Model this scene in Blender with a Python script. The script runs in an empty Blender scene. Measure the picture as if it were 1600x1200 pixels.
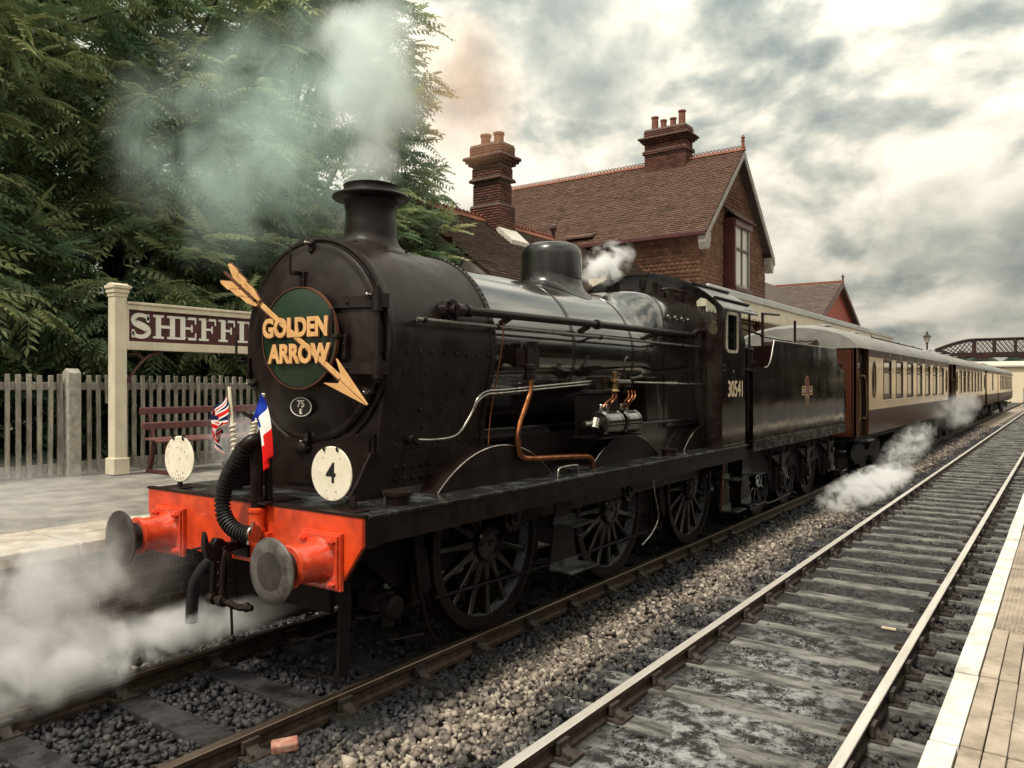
import bpy, math, random
import numpy as np
from mathutils import Vector, Matrix
R = math.radians
pi = math.pi
random.seed(7)
rng = np.random.default_rng(11)
sc = bpy.context.scene
COL = sc.collection

# ------------------------------------------------------------------ camera
cam_d = bpy.data.cameras.new('camera')
cam = bpy.data.objects.new('camera', cam_d)
COL.objects.link(cam)
CX, CY, CZ = 4.785, -3.45, 2.12
cam.location = (CX, CY, CZ)
YAW = math.atan(865 / 1220)
cam.rotation_euler = (R(90), 0, YAW)
cam_d.sensor_width = 36
cam_d.lens = 36 * 1220 / 1600
cam_d.clip_start = .05
cam_d.clip_end = 3000
sc.camera = cam

# ------------------------------------------------------------------ sky and sun
SUN_EL, SUN_AZ = 60, 176          # azimuth measured from +y (the far end of the line) towards -x
w = bpy.data.worlds.new('World')
sc.world = w
w.use_nodes = True
nt = w.node_tree
nt.nodes.clear()
def wn(t, **k):
    n = nt.nodes.new(t)
    for a, b in k.items():
        setattr(n, a, b)
    return n
def wl(a, b):
    nt.links.new(a, b)
def wmath(op, a, b=None, clamp=False):
    n = wn('ShaderNodeMath', operation=op, use_clamp=clamp)
    for i, q in enumerate((a, b)):
        if q is None:
            continue
        if isinstance(q, (int, float)):
            n.inputs[i].default_value = q
        else:
            wl(q, n.inputs[i])
    return n.outputs[0]
geo = wn('ShaderNodeTexCoord')
sep = wn('ShaderNodeSeparateXYZ')
wl(geo.outputs['Generated'], sep.inputs[0])
# puffs flatten towards the horizon
comb = wn('ShaderNodeCombineXYZ')
wl(sep.outputs[0], comb.inputs[0])
wl(sep.outputs[1], comb.inputs[1])
wl(wmath('MULTIPLY', wmath('POWER', wmath('ABSOLUTE', sep.outputs[2]), .85), 1.55), comb.inputs[2])
def cloud_noise(scale, detail, rough, off, dist=.0):
    mp = wn('ShaderNodeMapping')
    mp.inputs['Location'].default_value = off
    wl(comb.outputs[0], mp.inputs[0])
    n = wn('ShaderNodeTexNoise')
    n.inputs['Scale'].default_value = scale
    n.inputs['Detail'].default_value = detail
    n.inputs['Roughness'].default_value = rough
    n.inputs['Distortion'].default_value = dist
    wl(mp.outputs[0], n.inputs['Vector'])
    return n.outputs['Fac']
OFF = (1.8, 3.0, 9.3)
big = cloud_noise(2.0, 10, .52, OFF, .15)
big2 = cloud_noise(2.0, 10, .52, (OFF[0], OFF[1] + .01, OFF[2] + .055), .15)      # the same field nudged upwards: lit tops, shaded bases
mid_ = cloud_noise(4.6, 9, .52, (4.7, 2.2, 5), .2)
mid2 = cloud_noise(4.6, 9, .52, (4.70, 2.2, 5.035), .2)
relief = wmath('ADD', wmath('MULTIPLY', wmath('SUBTRACT', big, big2), 4.2), wmath('MULTIPLY', wmath('SUBTRACT', mid_, mid2), 2.4))
# ridged noise gives the cauliflower edges of cumulus
rg1 = wmath('ABSOLUTE', wmath('SUBTRACT', mid_, .5))
val = wmath('ADD', wmath('ADD', wmath('MULTIPLY', wmath('SUBTRACT', .5, big), 3.3), relief),
            wmath('MULTIPLY', wmath('SUBTRACT', .09, rg1), 2.2))
# paler towards the horizon, where one looks through more air
hz = wmath('MULTIPLY', wmath('POWER', wmath('SUBTRACT', 1.0, wmath('ABSOLUTE', sep.outputs[2])), 9.0), .22)
val = wmath('ADD', wmath('ADD', val, hz), .53, True)
ramp = wn('ShaderNodeValToRGB')
cr = ramp.color_ramp
cr.elements[0].position = 0.08
cr.elements[0].color = (.25, .285, .275, 1)
cr.elements[1].position = .95
cr.elements[1].color = (1.08, 1.0, .84, 1)
for p_, c_ in ((.30, (.37, .40, .365, 1)), (.50, (.53, .545, .475, 1)), (.70, (.80, .76, .635, 1))):
    e_ = cr.elements.new(p_)
    e_.color = c_
wl(val, ramp.inputs[0])
sky = wn('ShaderNodeTexSky', sky_type='NISHITA', sun_disc=False, sun_elevation=R(SUN_EL), sun_rotation=R(-SUN_AZ))
skyb = wn('ShaderNodeBackground')
skyb.inputs[1].default_value = .1
wl(sky.outputs[0], skyb.inputs[0])
clb = wn('ShaderNodeBackground')
clb.inputs[1].default_value = 1.0
wl(ramp.outputs[0], clb.inputs[0])
# thin cloud in front of the sun glows: brightest around the sun, falling off across the sky
_e, _a = R(SUN_EL), R(SUN_AZ)
dotn = wn('ShaderNodeVectorMath', operation='DOT_PRODUCT')
wl(geo.outputs['Generated'], dotn.inputs[0])
dotn.inputs[1].default_value = (-math.sin(_a) * math.cos(_e), math.cos(_a) * math.cos(_e), math.sin(_e))
glow = wmath('POWER', wmath('MAXIMUM', dotn.outputs['Value'], 0.0), 7.0)
# an overcast sky is about three times as bright overhead as at the horizon
zen = wmath('ADD', wmath('MULTIPLY', wmath('MAXIMUM', sep.outputs[2], 0.0), 1.9), .56)
wl(wmath('ADD', wmath('MULTIPLY', glow, .9), zen), clb.inputs[1])
cover = wn('ShaderNodeMapRange')
cover.inputs[1].default_value, cover.inputs[2].default_value = .34, .46
cover.inputs[3].default_value, cover.inputs[4].default_value = .88, 1.0
wl(big, cover.inputs[0])
mixw = wn('ShaderNodeMixShader')
wl(cover.outputs[0], mixw.inputs[0])
wl(skyb.outputs[0], mixw.inputs[1])
wl(clb.outputs[0], mixw.inputs[2])
wo = wn('ShaderNodeOutputWorld')
wl(mixw.outputs[0], wo.inputs[0])

sun_d = bpy.data.lights.new('sun', 'SUN')
sun = bpy.data.objects.new('sun', sun_d)
COL.objects.link(sun)
sun_d.energy = 3.4
sun_d.angle = R(7)
sun_d.color = (1, .95, .86)
_el, _az = R(SUN_EL), R(SUN_AZ)
sdir = Vector((-math.sin(_az) * math.cos(_el), math.cos(_az) * math.cos(_el), math.sin(_el)))
sun.rotation_euler = sdir.to_track_quat('Z', 'Y').to_euler()
sun.location = (0, 0, 30)

vs = sc.view_settings
vs.view_transform = 'Standard'
vs.look = 'None'
vs.exposure = 0.08
vs.gamma = 1
vs.use_curve_mapping = False
sc.render.engine = 'CYCLES'
cy = sc.cycles
cy.use_denoising = True
cy.max_bounces = 8
cy.diffuse_bounces = 3
cy.glossy_bounces = 3
cy.transmission_bounces = 4
cy.transparent_max_bounces = 12
cy.volume_bounces = 5
cy.use_adaptive_sampling = True
cy.adaptive_threshold = .03
cy.volume_step_rate = 1.0
cy.volume_max_steps = 96
cy.sample_clamp_indirect = 6

# ------------------------------------------------------------------ materials
MATS = {}
def mat(name, col, rough=.5, metal=0., spec=.5, bump=0., bscale=40., var=0., vscale=6., col2=None, coat=0., vdet=5.,
        detail=None, rvar=0., stretch=(1, 1, 1), attr=None, lo=.38, hi=.62, cior=1.5, grime=None):
    """procedural paint/stone/metal: noise colour variation, roughness variation and fine relief"""
    m = bpy.data.materials.new(name)
    MATS[name] = m
    m.use_nodes = True
    t = m.node_tree
    b = t.nodes['Principled BSDF']
    b.inputs['Roughness'].default_value = rough
    b.inputs['Metallic'].default_value = metal
    b.inputs['Specular IOR Level'].default_value = spec
    b.inputs['Coat Weight'].default_value = coat
    b.inputs['Coat Roughness'].default_value = .09
    b.inputs['Coat IOR'].default_value = cior
    b.inputs['Base Color'].default_value = (*col, 1)
    tc = t.nodes.new('ShaderNodeTexCoord')
    mp = t.nodes.new('ShaderNodeMapping')
    mp.inputs['Scale'].default_value = stretch
    g = t.nodes.new('ShaderNodeNewGeometry')
    t.links.new(g.outputs['Position'], mp.inputs[0])
    if col2 is not None:
        n = t.nodes.new('ShaderNodeTexNoise')
        n.inputs['Scale'].default_value = vscale
        n.inputs['Detail'].default_value = vdet
        n.inputs['Roughness'].default_value = .62
        t.links.new(mp.outputs[0], n.inputs['Vector'])
        mr = t.nodes.new('ShaderNodeMapRange')
        mr.inputs[1].default_value, mr.inputs[2].default_value = lo, hi
        t.links.new(n.outputs['Fac'], mr.inputs[0])
        src = mr.outputs[0]
        if attr:
            a = t.nodes.new('ShaderNodeAttribute')
            a.attribute_name = attr
            ad = t.nodes.new('ShaderNodeMath')
            ad.operation = 'MULTIPLY_ADD'
            ad.inputs[1].default_value = .35
            t.links.new(src, ad.inputs[0])
            ml = t.nodes.new('ShaderNodeMath')
            ml.operation = 'MULTIPLY'
            ml.inputs[1].default_value = .65
            t.links.new(a.outputs['Fac'], ml.inputs[0])
            t.links.new(ml.outputs[0], ad.inputs[2])
            src = ad.outputs[0]
        mx = t.nodes.new('ShaderNodeMix')
        mx.data_type = 'RGBA'
        mx.inputs[6].default_value = (*col, 1)
        mx.inputs[7].default_value = (*col2, 1)
        t.links.new(src, mx.inputs[0])
        t.links.new(mx.outputs[2], b.inputs['Base Color'])
        if rvar:
            rr = t.nodes.new('ShaderNodeMapRange')
            rr.inputs[3].default_value, rr.inputs[4].default_value = max(.02, rough - rvar), min(1, rough + rvar)
            t.links.new(mr.outputs[0], rr.inputs[0])
            t.links.new(rr.outputs[0], b.inputs['Roughness'])
    if grime:
        # (colour, amount, scale, stretch): dirt with a shape of its own
        gc, ga, gs, gst = grime
        gm = t.nodes.new('ShaderNodeMapping')
        gm.inputs['Scale'].default_value = gst
        gm.inputs['Location'].default_value = (3.3, 1.7, 5.1)
        t.links.new(g.outputs['Position'], gm.inputs[0])
        gn = t.nodes.new('ShaderNodeTexNoise')
        gn.inputs['Scale'].default_value = gs
        gn.inputs['Detail'].default_value = 9
        gn.inputs['Roughness'].default_value = .72
        t.links.new(gm.outputs[0], gn.inputs['Vector'])
        gr_ = t.nodes.new('ShaderNodeMapRange')
        gr_.inputs[1].default_value, gr_.inputs[2].default_value = .52, .68
        gr_.inputs[4].default_value = ga
        t.links.new(gn.outputs['Fac'], gr_.inputs[0])
        gx = t.nodes.new('ShaderNodeMix')
        gx.data_type = 'RGBA'
        gx.inputs[6].default_value = (*col, 1)
        gx.inputs[7].default_value = (*gc, 1)
        if b.inputs['Base Color'].links:
            t.links.new(b.inputs['Base Color'].links[0].from_socket, gx.inputs[6])
        t.links.new(gr_.outputs[0], gx.inputs[0])
        t.links.new(gx.outputs[2], b.inputs['Base Color'])
    if bump:
        n2 = t.nodes.new('ShaderNodeTexNoise')
        n2.inputs['Scale'].default_value = bscale
        n2.inputs['Detail'].default_value = 4 if detail is None else detail
        t.links.new(mp.outputs[0], n2.inputs['Vector'])
        bp = t.nodes.new('ShaderNodeBump')
        bp.inputs['Strength'].default_value = 1
        bp.inputs['Distance'].default_value = bump
        t.links.new(n2.outputs['Fac'], bp.inputs['Height'])
        t.links.new(bp.outputs[0], b.inputs['Normal'])
    return m
BLK = (.010, .0044, .0038)
mat('paint_black', (.0085, .0038, .0032), .16, spec=.32, coat=.2, col2=(.022, .017, .014), vscale=3, rvar=.06, bump=.0016, bscale=2.6, detail=1, grime=((.040, .032, .028), .45, 4, (1, 1, .15)))
mat('boiler_black', BLK, .17, spec=.5, coat=1, cior=1.85, col2=(.016, .013, .011), vscale=2.2, rvar=.05, bump=.0022, bscale=1.7, detail=2, grime=((.030, .025, .022), .35, 4, (.4, 1, .4)))
mat('dome_black', (.008, .006, .0055), .30, spec=.5, coat=.25, col2=(.013, .010, .009), vscale=3, rvar=.06, bump=.001, bscale=3)
mat('matt_black', (.0085, .0038, .0032), .42, spec=.20, col2=(.0155, .0085, .0074), vscale=5, rvar=.08, bump=.002, bscale=9)
mat('smokebox_black', (.0095, .0050, .0044), .40, spec=.26, col2=(.019, .0115, .0102), vscale=4, rvar=.09, bump=.003, bscale=7, grime=((.040, .032, .028), .45, 5, (1, 1, .4)))
mat('frame_black', (.0085, .0040, .0032), .6, spec=.18, col2=(.013, .009, .008), vscale=7, bump=.003, bscale=25)
mat('deck_black', (.016, .015, .014), .3, spec=.5, col2=(.075, .08, .078), vscale=5, rvar=.14, bump=.002, bscale=14, lo=.45, hi=.72)
mat('tender_black', BLK, .1, spec=.4, coat=.3, col2=(.02, .014, .012), vscale=1.6, rvar=.05, bump=.006, bscale=2.2, detail=1, stretch=(1, 1, .6), grime=((.050, .040, .034), .5, 3.2, (1, 1, .12)))
mat('beam_red', (.72, .070, .013), .38, spec=.45, coat=.1, col2=(.50, .042, .010), vscale=6, rvar=.09, bump=.001, bscale=20, grime=((.03, .010, .006), .55, 5, (1, 1, .45)))
mat('buffer_red', (.72, .075, .025), .22, spec=.5, coat=.4, col2=(.55, .05, .018), vscale=9, rvar=.08, grime=((.035, .012, .008), .5, 9, (1, 1, 1)))
mat('buffer_steel', (.10, .088, .08), .42, metal=.5, col2=(.19, .17, .155), vscale=9, rvar=.1, bump=.001, bscale=60, grime=((.02, .015, .013), .7, 14, (1, 1, 1)))
mat('buffer_grease', (.030, .024, .023), .45, spec=.4, col2=(.052, .042, .04), vscale=14)
mat('steel', (.42, .39, .35), .28, metal=1, col2=(.26, .24, .21), vscale=14, rvar=.1)
mat('rim_steel_lit', (.50, .55, .56), .26, metal=.7, col2=(.28, .31, .32), vscale=9, rvar=.1)  # rim steel with the bluish sky light on it put into the colour
mat('rod_steel', (.028, .019, .013), .34, metal=.5, col2=(.05, .035, .022), vscale=6, rvar=.08)
mat('copper', (.44, .165, .065), .34, metal=1, col2=(.22, .08, .035), vscale=11, rvar=.1)
mat('brass', (.42, .29, .14), .36, metal=1, col2=(.26, .17, .08), vscale=14)
mat('rubber', (.013, .011, .010), .55, spec=.35, bump=.001, bscale=80)
mat('white_enamel', (.82, .76, .60), .4, spec=.4, col2=(.74, .66, .50), vscale=8, grime=((.25, .16, .09), .35, 16, (1, 1, 1)))
mat('print_black', (.01, .008, .008), .5)
mat('board_green', (.010, .024, .012), .3, spec=.4, col2=(.014, .032, .016), vscale=6)
mat('gold', (.74, .42, .17), .45, spec=.4, col2=(.62, .33, .125), vscale=10)
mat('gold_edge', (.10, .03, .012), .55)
mat('cream_letter', (.80, .62, .40), .5)
mat('cream_paint', (.74, .65, .50), .45, spec=.35, col2=(.65, .56, .42), vscale=3, bump=.0015, bscale=16, grime=((.28, .22, .16), .35, 5, (1, 1, .3)))
mat('maroon', (.085, .018, .017), .45, col2=(.065, .014, .013), vscale=5)
mat('white_letter', (.85, .80, .70), .5)
mat('bench_paint', (.13, .048, .046), .36, spec=.45, col2=(.19, .078, .072), vscale=4, stretch=(1, .15, 1))
mat('bench_iron', (.075, .02, .018), .45)
mat('weathered_wood', (.21, .185, .155), .85, spec=.15, col2=(.42, .385, .32), vscale=11, bump=.006, bscale=22, stretch=(1, 1, .25), grime=((.06, .055, .045), .6, 8, (1, 1, .3)))
mat('concrete_post', (.30, .275, .235), .85, spec=.15, col2=(.45, .42, .36), vscale=12, bump=.006, bscale=30)
mat('tarmac', (.15, .135, .117), .85, spec=.25, col2=(.28, .255, .22), vscale=3.0, vdet=10, bump=.006, bscale=120, detail=3, grime=((.07, .062, .055), .7, 2.1, (1, 1, 1)))
mat('asphalt', (.05, .047, .045), .85, spec=.2, col2=(.085, .08, .075), vscale=2, bump=.004, bscale=90)
mat('coping', (.30, .25, .195), .75, spec=.3, col2=(.50, .43, .335), vscale=5, bump=.004, bscale=45, grime=((.10, .08, .065), .6, 3, (1, 1, 1)))
mat('platform_brick', (.075, .05, .042), .75, spec=.3, col2=(.13, .085, .068), vscale=6, bump=.004, bscale=60)
mat('mortar', (.16, .135, .115), .9, spec=.1, col2=(.24, .2, .17), vscale=14, bump=.003, bscale=90)
mat('paving', (.235, .185, .14), .75, spec=.25, col2=(.38, .305, .235), vscale=5, bump=.003, bscale=50, vdet=9, grime=((.09, .07, .055), .6, 6, (1, 1, 1)))
mat('paving_pale', (.26, .205, .155), .75, spec=.25, col2=(.41, .335, .26), vscale=6, bump=.003, bscale=50, vdet=9, grime=((.09, .07, .055), .6, 6, (1, 1, 1)))
mat('white_edge', (.68, .64, .56), .6, spec=.3, col2=(.46, .42, .35), vscale=7, bump=.003, bscale=40, vdet=9, lo=.42, hi=.72, grime=((.20, .16, .12), .6, 5, (1, 1, 1)))
mat('joint_dark', (.075, .055, .042), .9, spec=.1, col2=(.12, .09, .07), vscale=20)
mat('rail_rust', (.030, .019, .0145), .6, spec=.3, col2=(.066, .042, .030), vscale=14, bump=.002, bscale=60)
mat('chair_iron', (.026, .020, .017), .6, spec=.3, col2=(.055, .042, .034), vscale=14, bump=.002, bscale=60)
mat('rail_head', (.80, .74, .66), .36, metal=.5, col2=(.62, .56, .48), vscale=3, rvar=.06, stretch=(3, .3, 3))
mat('rail_head_dull', (.115, .082, .058), .36, metal=.8, col2=(.20, .155, .115), vscale=3, rvar=.08, stretch=(3, .3, 3))
mat('sleeper', (.050, .047, .043), .85, spec=.2, col2=(.22, .21, .19), vscale=9, bump=.014, bscale=26, stretch=(.3, 1, 1), lo=.38, hi=.64, vdet=10, grime=((.02, .018, .017), .8, 7, (1, 1, 1)))
mat('sleeper_dark', (.014, .0125, .012), .85, spec=.2, col2=(.042, .040, .040), vscale=6, bump=.006, bscale=22, grime=((.008, .007, .007), .6, 7, (1, 1, 1)))
mat('roof_tile', (.085, .046, .033), .8, spec=.2, col2=(.20, .115, .082), vscale=5, attr='rnd', bump=.006, bscale=30, grime=((.035, .030, .022), .6, 1.3, (1, 1, 1)))
mat('roof_tile_dark', (.055, .038, .03), .85, spec=.2, col2=(.15, .10, .075), vscale=3, attr='rnd', bump=.006, bscale=30)
mat('hung_tile', (.080, .038, .026), .8, spec=.2, col2=(.31, .165, .105), vscale=14, attr='rnd', bump=.005, bscale=30, grime=((.035, .024, .018), .5, 1.1, (1, 1, 1)))
mat('ridge_tile', (.17, .062, .04), .75, spec=.2, col2=(.25, .10, .062), vscale=5)
mat('house_brick', (.050, .025, .020), .82, spec=.2, col2=(.15, .062, .042), vscale=4, attr='rnd', bump=.004, bscale=50)
mat('brick_mortar', (.17, .14, .12), .9, spec=.1)
mat('terracotta', (.15, .060, .042), .7, spec=.2, col2=(.22, .09, .06), vscale=7)
mat('flashing', (.62, .56, .47), .5, spec=.3, col2=(.5, .45, .38), vscale=6)
mat('barge_white', (.33, .295, .25), .5, spec=.3, col2=(.24, .21, .18), vscale=4)
mat('house_maroon', (.055, .013, .012), .4, col2=(.08, .02, .018), vscale=4)
mat('slate', (.075, .054, .043), .75, spec=.2, col2=(.15, .112, .090), vscale=3, attr='rnd')
mat('red_render', (.30, .062, .036), .75, col2=(.37, .085, .05), vscale=5, bump=.003, bscale=30)
mat('canopy_roof', (.42, .43, .41), .5, spec=.35, col2=(.55, .55, .51), vscale=2, stretch=(1, .3, 1))
mat('coach_cream', (.74, .50, .28), .2, spec=.5, coat=.5, col2=(.66, .43, .23), vscale=1.5, bump=.002, bscale=1.5, detail=1, grime=((.35, .22, .12), .35, 2.5, (1, 1, .3)))
mat('coach_umber', (.058, .019, .010), .34, spec=.18, coat=.05, col2=(.040, .013, .007), vscale=1.5, bump=.004, bscale=1.8, detail=1)
mat('coach_roof', (.25, .235, .21), .5, spec=.3, col2=(.18, .17, .15), vscale=2.5, stretch=(1, .25, 1))
mat('coach_under', (.012, .009, .008), .7, spec=.2)
mat('coach_frame', (.03, .01, .008), .35)
mat('curtain', (.20, .15, .11), .8)
mat('bridge_iron', (.020, .008, .007), .5, spec=.35, col2=(.032, .012, .010), vscale=4)
mat('shed_wall', (.70, .59, .42), .7, col2=(.63, .53, .37), vscale=.6)
mat('shed_roof', (.52, .46, .37), .6, col2=(.46, .41, .33), vscale=.8)
mat('blue_box', (.07, .14, .22), .5)
mat('coal', (.010, .009, .0085), .35, spec=.5, col2=(.022, .02, .019), vscale=20)
mat('bark', (.055, .042, .032), .9, spec=.15, col2=(.10, .078, .06), vscale=9, bump=.02, bscale=18, stretch=(1, 1, .3))
mat('twig_brown', (.06, .04, .03), .85, spec=.15)
mat('earth', (.075, .06, .045), .95, spec=.1, col2=(.13, .105, .08), vscale=.9, bump=.03, bscale=5)
mat('brick_chip', (.28, .11, .075), .85, spec=.2, col2=(.42, .24, .18), vscale=22, bump=.004, bscale=60)
mat('flag_red', (.70, .012, .010), .75, spec=.15)
mat('flag_white', (.85, .80, .74), .75, spec=.15)
mat('flag_navy', (.012, .012, .055), .75, spec=.15)
mat('flag_blue', (.006, .030, .30), .75, spec=.15)
mat('rope', (.72, .64, .52), .8, spec=.15, bump=.004, bscale=90)
mat('emblem_red', (.28, .012, .035), .4)
mat('emblem_grey', (.24, .25, .22), .4)
mat('wood_chip', (.52, .40, .27), .8)

def glass(name, col, rough=.03):
    m = mat(name, col, rough, spec=.45)
    return m
glass('coach_glass', (.020, .015, .013))
glass('house_glass', (.46, .44, .37), .08)
def clear_glass(name):
    m = bpy.data.materials.new(name)
    MATS[name] = m
    m.use_nodes = True
    t = m.node_tree
    t.nodes.clear()
    tr = t.nodes.new('ShaderNodeBsdfTransparent')
    tr.inputs[0].default_value = (.86, .90, .88, 1)
    gl = t.nodes.new('ShaderNodeBsdfGlossy')
    gl.inputs['Roughness'].default_value = .03
    fr = t.nodes.new('ShaderNodeFresnel')
    fr.inputs[0].default_value = 1.5
    mx = t.nodes.new('ShaderNodeMixShader')
    o = t.nodes.new('ShaderNodeOutputMaterial')
    t.links.new(fr.outputs[0], mx.inputs[0])
    t.links.new(tr.outputs[0], mx.inputs[1])
    t.links.new(gl.outputs[0], mx.inputs[2])
    t.links.new(mx.outputs[0], o.inputs[0])
clear_glass('cab_glass')

def leaf_mat(name, c1, c2, c3):
    m = bpy.data.materials.new(name)
    MATS[name] = m
    m.use_nodes = True
    t = m.node_tree
    b = t.nodes['Principled BSDF']
    a = t.nodes.new('ShaderNodeAttribute')
    a.attribute_name = 'rnd'
    rp = t.nodes.new('ShaderNodeValToRGB')
    rp.color_ramp.elements[0].color = (*c1, 1)
    rp.color_ramp.elements[1].color = (*c3, 1)
    e = rp.color_ramp.elements.new(.55)
    e.color = (*c2, 1)
    t.links.new(a.outputs['Fac'], rp.inputs[0])
    t.links.new(rp.outputs[0], b.inputs['Base Color'])
    b.inputs['Roughness'].default_value = .42
    b.inputs['Specular IOR Level'].default_value = .4
    tl = t.nodes.new('ShaderNodeBsdfTranslucent')
    t.links.new(rp.outputs[0], tl.inputs[0])
    mx = t.nodes.new('ShaderNodeMixShader')
    mx.inputs[0].default_value = .42
    o = t.nodes['Material Output']
    t.links.new(b.outputs[0], mx.inputs[1])
    t.links.new(tl.outputs[0], mx.inputs[2])
    t.links.new(mx.outputs[0], o.inputs[0])
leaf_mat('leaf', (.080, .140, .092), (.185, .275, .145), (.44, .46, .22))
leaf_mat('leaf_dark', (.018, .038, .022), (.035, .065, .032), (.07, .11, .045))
leaf_mat('leaf_deep', (.010, .014, .010), (.018, .022, .014), (.035, .038, .022))  # kept very dark so the added unseen trees reflect dark in the paintwork

def stone_mat(name, dark, pale, clean):
    """ballast: stones of differing tone; a clean pale strip between the lines, soot and oil on the stones near the loco's rails"""
    m = bpy.data.materials.new(name)
    MATS[name] = m
    m.use_nodes = True
    t = m.node_tree
    L = t.links.new
    b = t.nodes['Principled BSDF']
    b.inputs['Roughness'].default_value = .72
    b.inputs['Specular IOR Level'].default_value = .35
    a = t.nodes.new('ShaderNodeAttribute')
    a.attribute_name = 'rnd'
    cl = t.nodes.new('ShaderNodeAttribute')
    cl.attribute_name = 'clean'
    r1 = t.nodes.new('ShaderNodeMix')
    r1.data_type = 'RGBA'
    r1.inputs[6].default_value = (*dark[0], 1)
    r1.inputs[7].default_value = (*dark[1], 1)
    L(a.outputs['Fac'], r1.inputs[0])
    r2 = t.nodes.new('ShaderNodeValToRGB')
    r2.color_ramp.elements[0].color = (*pale[0], 1)
    r2.color_ramp.elements[1].color = (*pale[2], 1)
    e = r2.color_ramp.elements.new(.5)
    e.color = (*pale[1], 1)
    L(a.outputs['Fac'], r2.inputs[0])
    mx = t.nodes.new('ShaderNodeMix')
    mx.data_type = 'RGBA'
    L(cl.outputs['Fac'], mx.inputs[0])
    L(r1.outputs[2], mx.inputs[6])
    L(r2.outputs[0], mx.inputs[7])
    L(mx.outputs[2], b.inputs['Base Color'])
stone_mat('stone', ((.010, .0095, .0098), (.050, .048, .049)), ((.060, .050, .043), (.20, .16, .125), (.46, .385, .305)), 0)

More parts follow.
